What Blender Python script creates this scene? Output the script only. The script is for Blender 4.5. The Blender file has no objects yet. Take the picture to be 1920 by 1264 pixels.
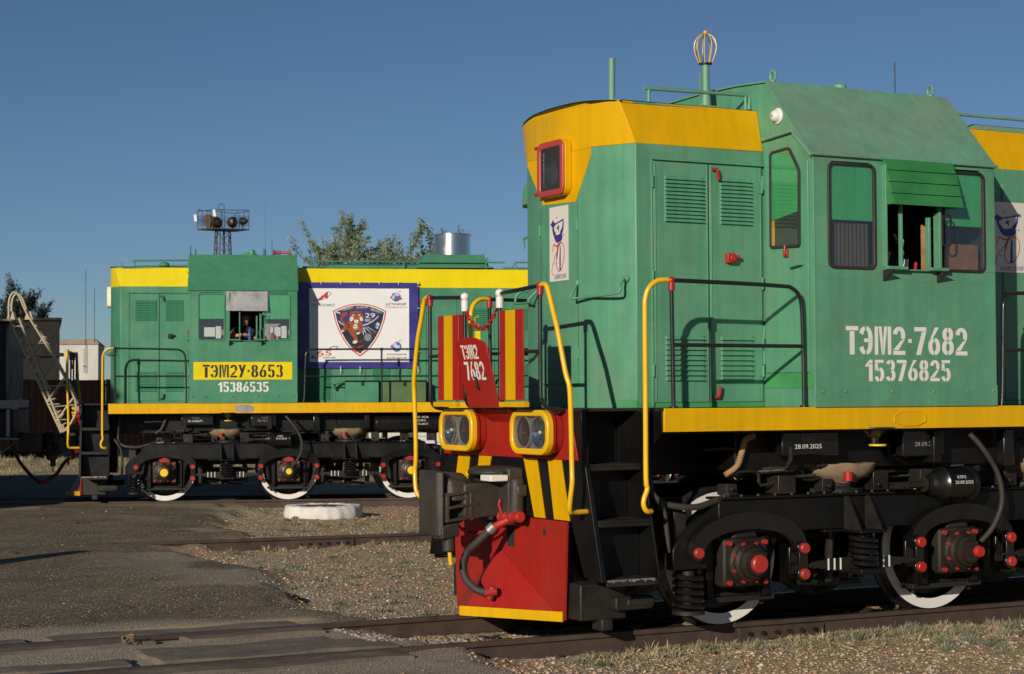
import bpy, bmesh, math, random
import numpy as np
from mathutils import Vector, Matrix
R = math.radians
random.seed(7); np.random.seed(7)
scene = bpy.context.scene
COL = scene.collection

# ------------------------------------------------------------------ camera
cam_d = bpy.data.cameras.new('camera'); cam = bpy.data.objects.new('camera', cam_d); COL.objects.link(cam)
cam.location = (0, 0, 1.80)
cam.rotation_euler = (Matrix.Rotation(0, 3, 'Z') @ Matrix.Rotation(R(90 + 1.8504), 3, 'X') @ Matrix.Rotation(R(-0.2668), 3, 'Z')).to_euler()
cam_d.sensor_width = 36; cam_d.lens = 3473.02 * 36 / 1920
cam_d.clip_start = .1; cam_d.clip_end = 3000
cam_d.dof.use_dof = True; cam_d.dof.focus_distance = 16.2; cam_d.dof.aperture_fstop = 5.6
scene.camera = cam

# ------------------------------------------------------------------ light
SUN_DIR = Vector((.40, .875, -.272)).normalized()          # direction the light travels
w = bpy.data.worlds.new('World'); scene.world = w; w.use_nodes = True
wn = w.node_tree; bg = wn.nodes['Background']
sky = wn.nodes.new('ShaderNodeTexSky'); sky.sky_type = 'NISHITA'; sky.sun_disc = False
sky.sun_elevation = math.asin(-SUN_DIR.z)
sky.sun_rotation = math.atan2(-SUN_DIR.x, -SUN_DIR.y)
sky.altitude = 100; sky.air_density = .70; sky.dust_density = .12; sky.ozone_density = 3.6
wn.links.new(sky.outputs[0], bg.inputs[0]); bg.inputs[1].default_value = .068
sl = bpy.data.lights.new('sun', 'SUN'); sl.energy = 5.0; sl.angle = R(.53); sl.color = (1, .905, .765)
so = bpy.data.objects.new('sun', sl); COL.objects.link(so)
so.rotation_euler = SUN_DIR.to_track_quat('-Z', 'Y').to_euler(); so.location = (-30, -60, 25)
vs = scene.view_settings
scene.display_settings.display_device = 'sRGB'
vs.view_transform = 'Standard'; vs.look = 'None'; vs.exposure = -.36; vs.gamma = 1; vs.use_curve_mapping = False

# ------------------------------------------------------------------ materials
def nd(nt, t, **k):
    n = nt.nodes.new(t)
    for a, b in k.items(): setattr(n, a, b)
    return n
def mat(name, col, rough=.55, metal=0, var=.12, vscale=3.0, bump=.15, bscale=60, ripple=6, dirt=None, damt=.0, streak=0, spec=.5, coat=0, grime=0):
    """procedural surface: colour variation, vertical streaks, dust patches, fine relief"""
    m = bpy.data.materials.new(name); m.use_nodes = True; nt = m.node_tree
    p = nt.nodes['Principled BSDF']; L = nt.links.new
    p.inputs['Roughness'].default_value = rough; p.inputs['Metallic'].default_value = metal
    p.inputs['Specular IOR Level'].default_value = spec
    if coat: p.inputs['Coat Weight'].default_value = coat; p.inputs['Coat Roughness'].default_value = .25
    tc = nd(nt, 'ShaderNodeTexCoord')
    n1 = nd(nt, 'ShaderNodeTexNoise'); n1.inputs['Scale'].default_value = vscale; n1.inputs['Detail'].default_value = 8; n1.inputs['Roughness'].default_value = .62
    L(tc.outputs['Object'], n1.inputs['Vector'])
    r1 = nd(nt, 'ShaderNodeMapRange'); r1.inputs[1].default_value = .28; r1.inputs[2].default_value = .72
    r1.inputs[3].default_value = 1 - var; r1.inputs[4].default_value = 1 + var
    L(n1.outputs[0], r1.inputs[0])
    mul = nd(nt, 'ShaderNodeMix', data_type='RGBA', blend_type='MULTIPLY'); mul.inputs[0].default_value = 1
    mul.inputs[6].default_value = (*col, 1)
    L(r1.outputs[0], mul.inputs[7])
    out = mul.outputs[2]
    if streak:
        mp = nd(nt, 'ShaderNodeMapping'); mp.inputs['Scale'].default_value = (16, 16, .7)
        L(tc.outputs['Object'], mp.inputs[0])
        n2 = nd(nt, 'ShaderNodeTexNoise'); n2.inputs['Scale'].default_value = 1; n2.inputs['Detail'].default_value = 5
        L(mp.outputs[0], n2.inputs['Vector'])
        r2 = nd(nt, 'ShaderNodeMapRange'); r2.inputs[1].default_value = .35; r2.inputs[2].default_value = .7
        r2.inputs[3].default_value = 1.0; r2.inputs[4].default_value = 1 - streak
        L(n2.outputs[0], r2.inputs[0])
        m2 = nd(nt, 'ShaderNodeMix', data_type='RGBA', blend_type='MULTIPLY'); m2.inputs[0].default_value = 1
        L(out, m2.inputs[6]); L(r2.outputs[0], m2.inputs[7]); out = m2.outputs[2]
    if dirt:
        n3 = nd(nt, 'ShaderNodeTexNoise'); n3.inputs['Scale'].default_value = 1.7; n3.inputs['Detail'].default_value = 10; n3.inputs['Roughness'].default_value = .7
        mp3 = nd(nt, 'ShaderNodeMapping'); mp3.inputs['Location'].default_value = (5, 3, 8); mp3.inputs['Scale'].default_value = (1, 1, .7)
        L(tc.outputs['Object'], mp3.inputs[0]); L(mp3.outputs[0], n3.inputs['Vector'])
        r3 = nd(nt, 'ShaderNodeMapRange'); r3.inputs[1].default_value = .42; r3.inputs[2].default_value = .75
        r3.inputs[3].default_value = 0; r3.inputs[4].default_value = damt
        L(n3.outputs[0], r3.inputs[0])
        m3 = nd(nt, 'ShaderNodeMix', data_type='RGBA'); m3.inputs[7].default_value = (*dirt, 1)
        L(r3.outputs[0], m3.inputs[0]); L(out, m3.inputs[6]); out = m3.outputs[2]
    if grime:
        # small chips, scratches and runs
        n4 = nd(nt, 'ShaderNodeTexNoise'); n4.inputs['Scale'].default_value = 34; n4.inputs['Detail'].default_value = 6; n4.inputs['Roughness'].default_value = .75
        mp4 = nd(nt, 'ShaderNodeMapping'); mp4.inputs['Scale'].default_value = (1, 1, .45)
        L(tc.outputs['Object'], mp4.inputs[0]); L(mp4.outputs[0], n4.inputs['Vector'])
        r4 = nd(nt, 'ShaderNodeMapRange'); r4.inputs[1].default_value = .66; r4.inputs[2].default_value = .74; r4.inputs[4].default_value = grime
        L(n4.outputs[0], r4.inputs[0])
        m4 = nd(nt, 'ShaderNodeMix', data_type='RGBA'); m4.inputs[7].default_value = (.09, .07, .05, 1)
        L(r4.outputs[0], m4.inputs[0]); L(out, m4.inputs[6]); out = m4.outputs[2]
    L(out, p.inputs['Base Color'])
    nr = nd(nt, 'ShaderNodeMapRange'); nr.inputs[1].default_value = .3; nr.inputs[2].default_value = .7
    nr.inputs[3].default_value = max(.02, rough - .1); nr.inputs[4].default_value = min(1, rough + .12)
    L(n1.outputs[0], nr.inputs[0]); L(nr.outputs[0], p.inputs['Roughness'])
    if bump:
        nb = nd(nt, 'ShaderNodeTexNoise'); nb.inputs['Scale'].default_value = bscale; nb.inputs['Detail'].default_value = 4
        L(tc.outputs['Object'], nb.inputs['Vector'])
        nb2 = nd(nt, 'ShaderNodeTexNoise'); nb2.inputs['Scale'].default_value = 2.6; nb2.inputs['Detail'].default_value = 2
        L(tc.outputs['Object'], nb2.inputs['Vector'])
        ad = nd(nt, 'ShaderNodeMath', operation='MULTIPLY_ADD'); ad.inputs[1].default_value = ripple
        L(nb2.outputs[0], ad.inputs[0]); L(nb.outputs[0], ad.inputs[2])
        b = nd(nt, 'ShaderNodeBump'); b.inputs['Strength'].default_value = bump; b.inputs['Distance'].default_value = .004
        L(ad.outputs[0], b.inputs['Height']); L(b.outputs[0], p.inputs['Normal'])
    return m
M = {}
DUST = (.26, .20, .13)
M['greenA'] = mat('pale green loco paint', (.100, .315, .180), .42, var=.13, streak=.16, dirt=(.17, .26, .16), damt=.6, grime=.45, bump=.5, coat=.1)
M['greenB'] = mat('deep green loco paint', (.062, .25, .135), .40, var=.12, streak=.12, dirt=(.10, .22, .12), damt=.45, grime=.35, bump=.4, coat=.1)
M['greenRoof'] = mat('faded green roof paint', (.15, .33, .22), .5, var=.14, streak=.12, dirt=(.26, .27, .17), damt=.5, grime=.25, bump=.3)
M['greenPatch'] = mat('fresh green touch up paint', (.06, .30, .09), .4, var=.2, dirt=(.11, .3, .17), damt=.5, bump=.2)
M['greenBright'] = mat('bright green blind', (.06, .42, .14), .5, var=.06, streak=.12, bump=.05)
M['greenVisor'] = mat('mid green painted boards', (.035, .20, .055), .45, var=.18, dirt=(.1, .25, .12), damt=.4, grime=.2, bump=.3)
M['greenBox'] = mat('olive green box paint', (.065, .15, .05), .5, var=.2, dirt=DUST, damt=.3, grime=.5)
M['yellowA'] = mat('chrome yellow paint', (.74, .405, .0), .42, var=.06, streak=.12, dirt=(.58, .32, .0), damt=.4, grime=.4, bump=.2, spec=.3)
M['yellowB'] = mat('lemon yellow paint', (.80, .63, .0), .42, var=.05, streak=.06, dirt=(.65, .48, .0), damt=.3, grime=.2, bump=.2, spec=.3)
M['yellowBeam'] = mat('deep yellow beam paint', (.78, .43, .0), .42, var=.06, streak=.12, dirt=(.52, .33, .02), damt=.45, grime=.5, bump=.35, spec=.3)
M['yellowRail'] = mat('yellow handrail paint', (.85, .48, .003), .32, var=.05, grime=.45, dirt=(.45, .28, .06), damt=.35, bump=.2, coat=.2)
M['red'] = mat('red loco paint', (.37, .016, .010), .38, var=.10, streak=.08, dirt=(.24, .045, .03), damt=.5, grime=.5, bump=.2, spec=.35)
M['redFaded'] = mat('faded red paint', (.42, .055, .042), .45, var=.1, dirt=(.45, .12, .1), damt=.4, bump=.2)
M['redPin'] = mat('red painted pin', (.40, .018, .013), .4, var=.15, dirt=(.2, .07, .05), damt=.5, grime=.4)
M['yellowPin'] = mat('yellow painted cap', (.85, .55, .02), .4, var=.1, grime=.2)
M['black'] = mat('black running gear paint', (.0038, .0038, .0038), .42, var=.4, dirt=(.014, .0115, .009), damt=.75, grime=.2, bump=.4, streak=.1, spec=.35)
M['blackGloss'] = mat('glossy black paint', (.005, .005, .005), .24, var=.3, dirt=(.018, .015, .013), damt=.6, bump=.25, coat=.5)
M['blackRail'] = mat('black handrail paint', (.013, .013, .014), .27, var=.2, bump=.15, coat=.4, dirt=(.06, .05, .04), damt=.3)
M['dustyBlack'] = mat('dusty dark metal', (.010, .0085, .007), .62, var=.4, dirt=(.035, .027, .018), damt=.75, bump=.6, bscale=40)
M['grease'] = mat('greasy brown metal', (.014, .011, .008), .4, var=.5, vscale=9, dirt=(.042, .030, .018), damt=.65, bump=.8, bscale=30)
M['coupler'] = mat('cast grey coupler steel', (.028, .025, .021), .55, var=.3, dirt=(.075, .056, .037), damt=.7, bump=.9, bscale=45)
M['white'] = mat('white gloss paint', (.78, .75, .70), .4, var=.05, dirt=(.5, .45, .38), damt=.35, grime=.2)
M['tyre'] = mat('white painted tyre', (.78, .75, .70), .5, var=.05, dirt=(.55, .48, .4), damt=.35, grime=.35, bump=.2)
M['letter'] = mat('stencilled cream paint', (.78, .75, .69), .5, var=.06, dirt=(.6, .55, .42), damt=.3, bump=.1)
M['ink'] = mat('black stencil paint', (.012, .012, .012), .5, var=.1, bump=0)
M['steel'] = mat('worn bright rail steel', (.16, .15, .15), .28, metal=.9, var=.2, vscale=12, bump=.2)
M['rail'] = mat('rusty rail side', (.055, .033, .025), .7, var=.3, vscale=6, dirt=(.11, .078, .050), damt=.6, bump=.6, bscale=50)
M['railhead'] = mat('dull rail head', (.07, .05, .042), .35, metal=.6, var=.25, vscale=8, bump=.3)
M['rubber'] = mat('black rubber', (.022, .018, .017), .55, var=.2, bump=.2, dirt=(.10, .07, .06), damt=.4)
M['hose'] = mat('dusty rubber hose', (.030, .026, .022), .65, var=.2, vscale=10, bump=.4, bscale=90, dirt=(.10, .08, .06), damt=.5)
M['alu'] = mat('bare sheet aluminium', (.33, .33, .33), .5, metal=.6, var=.25, vscale=5, grime=.3, bump=.35)
M['mirror'] = mat('silvered reflector', (.8, .8, .8), .12, metal=1, var=.03, bump=0)
M['stainless'] = mat('polished stainless steel', (.62, .61, .6), .22, metal=1, var=.08, bump=.1)
M['canvas'] = mat('oily brown canvas', (.24, .17, .10), .85, var=.3, vscale=9, bump=.8, bscale=60, dirt=(.06, .045, .03), damt=.6)
M['wood'] = mat('worn light wood', (.36, .22, .10), .7, var=.3, vscale=8, bump=.3)
M['brownPanel'] = mat('brown ply interior', (.24, .105, .04), .6, var=.3, vscale=5, bump=.2, dirt=(.2, .15, .1), damt=.4)
M['interior'] = mat('dark cab interior', (.02, .022, .02), .8, var=.3, bump=0)
M['curtain'] = mat('brown ribbed lining', (.06, .045, .034), .8, var=.2, bump=.2)
M['redhorn'] = mat('rusty red horn', (.32, .08, .05), .6, var=.3, bump=.3)
M['concreteWhite'] = mat('whitewashed concrete', (.70, .67, .62), .85, var=.1, vscale=6, bump=1.0, bscale=30, dirt=(.35, .31, .25), damt=.35)
M['concrete'] = mat('weathered grey concrete with shade in its colour', (.032, .029, .026), .9, var=.3, vscale=2, bump=.8, bscale=15, spec=.1, dirt=(.018, .016, .014), damt=.6, streak=.3)  # grey taken very dark, the building's shade is put into the colour
M['render'] = mat('white lime render', (.62, .60, .55), .9, var=.1, vscale=1.5, bump=.5, bscale=8, streak=.12, dirt=(.42, .38, .32), damt=.5)
M['parapet'] = mat('dusty parapet', (.28, .24, .19), .9, var=.2, bump=.5, bscale=10)
M['fence'] = mat('rusty sheet fence with shade in its colour', (.005, .0025, .002), .95, spec=.08, var=.3, vscale=2, streak=.3, bump=.3)  # near-black base colour carries the shade lying on the fence
M['mast'] = mat('dark mast steel', (.045, .045, .05), .6, var=.3, bump=.2, dirt=(.12, .08, .06), damt=.4)
M['tan'] = mat('tan painted steel', (.50, .42, .28), .5, var=.12, bump=.2, dirt=(.3, .22, .15), damt=.4)
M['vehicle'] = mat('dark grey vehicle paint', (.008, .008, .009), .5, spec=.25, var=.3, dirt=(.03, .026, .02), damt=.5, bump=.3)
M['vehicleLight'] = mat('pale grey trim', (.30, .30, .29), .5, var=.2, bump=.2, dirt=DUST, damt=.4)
M['bark'] = mat('grey bark', (.10, .08, .06), .9, var=.3, vscale=6, bump=1, bscale=25)
M['skin'] = mat('tanned skin', (.42, .22, .13), .5, var=.06, bump=.1)
M['shirt'] = mat('dark work shirt', (.018, .018, .022), .85, var=.2, bump=.3)
M['navy'] = mat('navy work trousers', (.02, .03, .06), .85, var=.2, bump=.3)
M['hair'] = mat('dark hair', (.01, .008, .007), .6, var=.3, bump=.3)
M['bluebottle'] = mat('blue plastic', (.02, .07, .30), .35, var=.1, bump=0)
M['timber'] = mat('weathered crossing timber', (.13, .105, .08), .85, var=.35, vscale=5, bump=1.4, bscale=30, dirt=(.26, .21, .155), damt=.75)
M['darkgap'] = mat('tarry sleeper timber', (.03, .024, .02), .85, var=.3, bump=.6)
# banner / poster prints
def flat(name, c, rough=.45): M[name] = mat(name, c, rough, var=.03, bump=.03); return M[name]
flat('pr_white', (.78, .78, .77)); flat('pr_navy', (.045, .04, .22), .3); flat('pr_red', (.55, .03, .03)); flat('pr_dark', (.02, .02, .03))
flat('pr_blue', (.05, .12, .35)); flat('pr_pale', (.45, .55, .72)); flat('pr_orange', (.34, .075, .025)); flat('pr_violet', (.04, .035, .14))
flat('pr_cream', (.68, .64, .57), .5); flat('pr_grey', (.10, .10, .12)); flat('pr_green', (.03, .25, .10))
# glass
def glass(name, tint=(.85, .9, .88), refl=1.0, opac=.35, body=(.05, .05, .045)):
    m = bpy.data.materials.new(name); m.use_nodes = True; nt = m.node_tree; nt.nodes.remove(nt.nodes['Principled BSDF'])
    o = nt.nodes['Material Output']; L = nt.links.new
    t = nd(nt, 'ShaderNodeBsdfTransparent'); t.inputs[0].default_value = (*tint, 1)
    d = nd(nt, 'ShaderNodeBsdfDiffuse'); d.inputs[0].default_value = (*body, 1)
    g = nd(nt, 'ShaderNodeBsdfGlossy'); g.inputs['Roughness'].default_value = .04
    lw = nd(nt, 'ShaderNodeLayerWeight'); lw.inputs[0].default_value = .5
    pw = nd(nt, 'ShaderNodeMath', operation='POWER'); pw.inputs[1].default_value = 4.5; L(lw.outputs['Facing'], pw.inputs[0])
    f = nd(nt, 'ShaderNodeMapRange'); f.inputs[3].default_value = .09; L(pw.outputs[0], f.inputs[0])
    tc = nd(nt, 'ShaderNodeTexCoord'); n = nd(nt, 'ShaderNodeTexNoise'); n.inputs['Scale'].default_value = 5; n.inputs['Detail'].default_value = 6
    L(tc.outputs['Object'], n.inputs['Vector'])
    r = nd(nt, 'ShaderNodeMapRange'); r.inputs[1].default_value = .35; r.inputs[2].default_value = .7; r.inputs[3].default_value = opac * .6; r.inputs[4].default_value = opac * 1.3
    L(n.outputs[0], r.inputs[0])
    a = nd(nt, 'ShaderNodeMixShader'); L(r.outputs[0], a.inputs[0]); L(t.outputs[0], a.inputs[1]); L(d.outputs[0], a.inputs[2])
    b = nd(nt, 'ShaderNodeMixShader'); L(f.outputs[0], b.inputs[0]); L(a.outputs[0], b.inputs[1]); L(g.outputs[0], b.inputs[2])
    L(b.outputs[0], o.inputs[0]); return m
M['glass'] = glass('dusty window glass', tint=(.985, .99, .985), opac=.04, body=(.12, .11, .09))
M['lens'] = glass('clear headlamp glass', tint=(.97, .97, .97), opac=.06, body=(.3, .3, .3))
M['redlens'] = glass('dark red lens', tint=(.25, .02, .02), opac=.5, body=(.10, .06, .06))
M['darkglass'] = glass('dark lamp glass', tint=(.35, .33, .3), opac=.45, body=(.05, .045, .04))

# ------------------------------------------------------------------ mesh kit (loco frame: u along, v towards the yard, z up  ->  x, -y, z)
class MB:
    def __init__(s, world=False): s.v = []; s.f = []; s.w = world
    def add(s, vs, fs):
        o = len(s.v); s.v += [tuple(p) for p in vs]; s.f += [tuple(i + o for i in f) for f in fs]; return s
    def box(s, u0, u1, v0, v1, z0, z1):
        return s.add([(u0, v0, z0), (u1, v0, z0), (u1, v1, z0), (u0, v1, z0), (u0, v0, z1), (u1, v0, z1), (u1, v1, z1), (u0, v1, z1)],
                     [(0, 3, 2, 1), (4, 5, 6, 7), (0, 1, 5, 4), (1, 2, 6, 5), (2, 3, 7, 6), (3, 0, 4, 7)])
    def hull(s, bot, top):
        n = len(bot); return s.add(list(bot) + list(top), [tuple(range(n))[::-1], tuple(range(n, 2 * n))] + [(i, (i + 1) % n, n + (i + 1) % n, n + i) for i in range(n)])
    def prism(s, poly, ax, a, b):
        """poly in the two other axes, extruded along ax ('u','v','z') from a to b"""
        def P(p, t): return (t, p[0], p[1]) if ax == 'u' else ((p[0], t, p[1]) if ax == 'v' else (p[0], p[1], t))
        return s.hull([P(p, a) for p in poly], [P(p, b) for p in poly])
    def cyl(s, p0, p1, r0, r1=None, seg=16, cap=True):
        r1 = r0 if r1 is None else r1
        p0 = Vector(p0); p1 = Vector(p1); d = (p1 - p0).normalized(); a = d.orthogonal().normalized(); b = d.cross(a)
        c = [(a * math.cos(t) + b * math.sin(t)) for t in [2 * math.pi * i / seg for i in range(seg)]]
        vs = [p0 + k * r0 for k in c] + [p1 + k * r1 for k in c]
        fs = [(i, (i + 1) % seg, seg + (i + 1) % seg, seg + i) for i in range(seg)]
        if cap: fs += [tuple(range(seg))[::-1], tuple(range(seg, 2 * seg))]
        return s.add(vs, fs)
    def lathe(s, c, axis, prof, seg=24, close=False):
        """prof: list of (r, t) along axis direction from c"""
        c = Vector(c); d = Vector(axis).normalized(); a = d.orthogonal().normalized(); b = d.cross(a)
        vs = []; n = len(prof)
        for i in range(seg):
            t = 2 * math.pi * i / seg; k = a * math.cos(t) + b * math.sin(t)
            vs += [c + d * q + k * r for r, q in prof]
        fs = []
        for i in range(seg):
            j = (i + 1) % seg
            for m in range(n if close else n - 1):
                m2 = (m + 1) % n; fs.append((i * n + m, j * n + m, j * n + m2, i * n + m2))
        return s.add(vs, fs)
    def tube(s, pts, r, seg=10, smooth=0, cap=True):
        pts = [Vector(p) for p in pts]
        if smooth:
            q = []
            for i in range(len(pts) - 1):
                p0 = pts[max(i - 1, 0)]; p1 = pts[i]; p2 = pts[i + 1]; p3 = pts[min(i + 2, len(pts) - 1)]
                for k in range(smooth):
                    t = k / smooth
                    q.append(.5 * ((2 * p1) + (-p0 + p2) * t + (2 * p0 - 5 * p1 + 4 * p2 - p3) * t * t + (-p0 + 3 * p1 - 3 * p2 + p3) * t ** 3))
            q.append(pts[-1]); pts = q
        n = len(pts); rr = r if isinstance(r, (list, tuple)) else [r] * n
        if len(rr) != n: rr = [rr[0] + (rr[-1] - rr[0]) * i / (n - 1) for i in range(n)]
        T = [(pts[min(i + 1, n - 1)] - pts[max(i - 1, 0)]).normalized() for i in range(n)]
        a = T[0].orthogonal().normalized(); vs = []
        for i in range(n):
            a = (a - T[i] * a.dot(T[i])).normalized(); b = T[i].cross(a)
            vs += [pts[i] + (a * math.cos(2 * math.pi * k / seg) + b * math.sin(2 * math.pi * k / seg)) * rr[i] for k in range(seg)]
        fs = [(i * seg + k, i * seg + (k + 1) % seg, (i + 1) * seg + (k + 1) % seg, (i + 1) * seg + k) for i in range(n - 1) for k in range(seg)]
        if cap: fs += [tuple(range(seg))[::-1], tuple(range((n - 1) * seg, n * seg))]
        return s.add(vs, fs)
    def ball(s, c, r, seg=14, rings=8, sx=1, sy=1, sz=1):
        c = Vector(c); vs = [c + Vector((0, 0, r * sz))]
        for i in range(1, rings):
            p = math.pi * i / rings
            for k in range(seg):
                t = 2 * math.pi * k / seg; vs.append(c + Vector((math.sin(p) * math.cos(t) * r * sx, math.sin(p) * math.sin(t) * r * sy, math.cos(p) * r * sz)))
        vs.append(c - Vector((0, 0, r * sz))); fs = [(0, 1 + k, 1 + (k + 1) % seg) for k in range(seg)]
        for i in range(rings - 2):
            for k in range(seg):
                a = 1 + i * seg + k; b = 1 + i * seg + (k + 1) % seg; fs.append((a, a + seg, b + seg, b))
        e = len(vs) - 1; o = 1 + (rings - 2) * seg
        fs += [(e, o + (k + 1) % seg, o + k) for k in range(seg)]
        return s.add(vs, fs)
    def mesh(s, name, m, angle=32):
        me = bpy.data.meshes.new(name)
        me.from_pydata([(p[0], p[1] if s.w else -p[1], p[2]) for p in s.v], [], s.f)
        bm = bmesh.new(); bm.from_mesh(me); bmesh.ops.recalc_face_normals(bm, faces=bm.faces); bm.to_mesh(me); bm.free()
        me.polygons.foreach_set('use_smooth', [True] * len(me.polygons)); me.set_sharp_from_angle(angle=R(angle))
        if m: me.materials.append(m if not isinstance(m, str) else M[m])
        return me
def link(name, me, parent=None, bevel=0, seg=2):
    o = bpy.data.objects.new(name, me); COL.objects.link(o)
    if parent: o.parent = parent
    if bevel:
        b = o.modifiers.new('bevel', 'BEVEL'); b.width = bevel; b.segments = seg; b.limit_method = 'ANGLE'; b.angle_limit = R(35); b.harden_normals = False
    return o
def obj(name, mb, m, parent=None, bevel=0, label=None, angle=32):
    o = link(name, mb.mesh(name, m, angle), parent, bevel)
    if name in ('cover_bolts', 'spring_marks', 'rivets', 'skirt_bolts'): o['kind'] = 'stuff'
    if label: o['label'] = label
    return o
_STUFF = ('cover_bolts', 'spring_marks', 'rivets', 'skirt_bolts', 'poster_print', 'print', 'fence_sheet_')
def tag(o, label, cat, group=None):
    o['label'] = label; o['category'] = cat
    if group: o['group'] = group
    return o
def empty(name, loc, rz=0):
    o = bpy.data.objects.new(name, None); COL.objects.link(o); o.location = loc; o.rotation_euler = (0, 0, rz); o.empty_display_size = .3
    return o
def copy(o, parent, loc=None):
    c = o.copy(); COL.objects.link(c); c.parent = parent
    if loc is not None: c.location = loc
    for ch in list(o.children): copy(ch, c)
    return c
def rrect(a0, a1, b0, b1, r, n=5, tl=None):
    out = []
    for cx, cy, s in ((a1 - r, b1 - r, 0), (a0 + r, b1 - r, 90), (a0 + r, b0 + r, 180), (a1 - r, b0 + r, 270)):
        for k in range(n + 1):
            t = R(s + 90 * k / n); out.append((cx + r * math.cos(t), cy + r * math.sin(t)))
    return out
def ring_prism(mb, outer, inner, ax, a, b):
    n = len(outer)
    def P(p, t): return (t, p[0], p[1]) if ax == 'u' else ((p[0], t, p[1]) if ax == 'v' else (p[0], p[1], t))
    vs = [P(p, a) for p in outer] + [P(p, a) for p in inner] + [P(p, b) for p in outer] + [P(p, b) for p in inner]
    fs = []
    for i in range(n):
        j = (i + 1) % n
        fs += [(i, j, n + j, n + i), (2 * n + i, 3 * n + i, 3 * n + j, 2 * n + j), (i, 2 * n + i, 2 * n + j, j), (n + i, n + j, 3 * n + j, 3 * n + i)]
    return mb.add(vs, fs)
def inset(poly, d):
    """shrink a convex polygon towards its centre by about d"""
    n = len(poly); out = []
    cx = sum(p[0] for p in poly) / n; cy = sum(p[1] for p in poly) / n
    for i in range(n):
        p = Vector(poly[i]); a = Vector(poly[i - 1]); b = Vector(poly[(i + 1) % n])
        e1 = (p - a).normalized(); e2 = (b - p).normalized(); nn = Vector((-(e1.y + e2.y), e1.x + e2.x))
        if nn.length < 1e-6: nn = Vector((-e1.y, e1.x))
        nn.normalize()
        if nn.dot(Vector((cx, cy)) - p) < 0: nn = -nn
        c = max(.4, abs(nn.dot(Vector((-e1.y, e1.x)))))
        out.append(tuple(p + nn * d / c))
    return out

# ------------------------------------------------------------------ stencil lettering
def srange(a0, a1, n): return [a0 + (a1 - a0) * i / n for i in range(n + 1)]
def sec(cx, cy, rx, ry, tx, ty, a0, a1, n=14, e=2.5):
    def pt(rx, ry, a):
        c, s_ = math.cos(R(a)), math.sin(R(a)); k = (abs(c) ** e + abs(s_) ** e) ** (-1 / e); return (cx + rx * c * k, cy + ry * s_ * k)
    A = srange(a0, a1, n); o = [pt(rx, ry, a) for a in A]; i = [pt(rx - tx, ry - ty, a) for a in A]
    return [(o[k], o[k + 1], i[k + 1], i[k]) for k in range(n)]
def rc(a, b, c, d): return [((a, b), (c, b), (c, d), (a, d))]
W = .46; TX = .16; TY = .14; G = .018
GL = {
 'Т': (W, rc(0, .85, W, 1) + rc(W / 2 - .09, 0, W / 2 + .09, .82)),
 'Э': (W, sec(W / 2 - .03, .5, W / 2 + .03, .5, TX, TY, 8, 82) + sec(W / 2 - .03, .5, W / 2 + .03, .5, TX, TY, 98, 150, 8) + sec(W / 2 - .03, .5, W / 2 + .03, .5, TX, TY, -82, -8) + sec(W / 2 - .03, .5, W / 2 + .03, .5, TX, TY, -150, -98, 8) + rc(W * .3, .44, W * .74, .57) + rc(W - .16, .45, W, .55)),
 'М': (.62, rc(0, 0, .13, 1) + rc(.49, 0, .62, 1) + [((.15, 1), (.26, 1), (.302, .5), (.302, 0), (.26, 0)), ((.47, 1), (.36, 1), (.318, .5), (.318, 0), (.36, 0))]),
 '2': (W, sec(W / 2, .70, W / 2, .30, TX, TY, -35, 172, 18, 2.2) + [((W - .02, .56), (W - .17, .50), (.0, .17), (.2, .17))] + rc(0, 0, W, .145)),
 '7': (W, rc(0, .85, W, 1) + [((W, .83), (W - .17, .83), (.06, 0), (.24, 0))]),
 '6': (W, sec(W / 2, .31, W / 2, .31, TX, TY, -84, 84, 16, 2.3) + sec(W / 2, .31, W / 2, .31, TX, TY, 96, 264, 16, 2.3) + [((.42, 1), (.26, 1), (.0, .40), (.08, .54), (.17, .60))]),
 '8': (W, sum([sec(W / 2, .75, W / 2 - .02, .25, TX, TY, a, b, 14, 2.3) + sec(W / 2, .28, W / 2, .28, TX, TY, a, b, 14, 2.3) for a, b in ((-83, 83), (97, 263))], [])),
 '3': (W, sec(W / 2, .74, W / 2 - .02, .26, TX, TY, -80, 83, 14, 2.3) + sec(W / 2, .74, W / 2 - .02, .26, TX, TY, 97, 160, 7, 2.3) + sec(W / 2, .28, W / 2, .28, TX, TY, -83, 80, 14, 2.3) + sec(W / 2, .28, W / 2, .28, TX, TY, 200, 263, 7, 2.3)),
 '5': (W, rc(.03, .86, W - .02, 1) + rc(.03, .5, .17, .84) + sec(W / 2, .31, W / 2, .33, TX, TY, -83, 83, 14, 2.3) + sec(W / 2, .31, W / 2, .33, TX, TY, 97, 135, 7, 2.3) + sec(W / 2, .31, W / 2, .33, TX, TY, 200, 263, 7, 2.3)),
 '1': (.34, rc(.16, 0, .33, .8) + [((.33, 1), (.2, 1), (.0, .76), (.0, .66), (.16, .70), (.16, .83), (.33, .83))]),
 'У': (.5, [((0, 1), (.17, 1), (.29, .46), (.2, .30)), ((.5, 1), (.34, 1), (.04, 0), (.22, 0))]),
 '-': (.18, rc(.02, .42, .16, .60)), '·': (.2, rc(.04, .43, .17, .57)),
}
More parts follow.
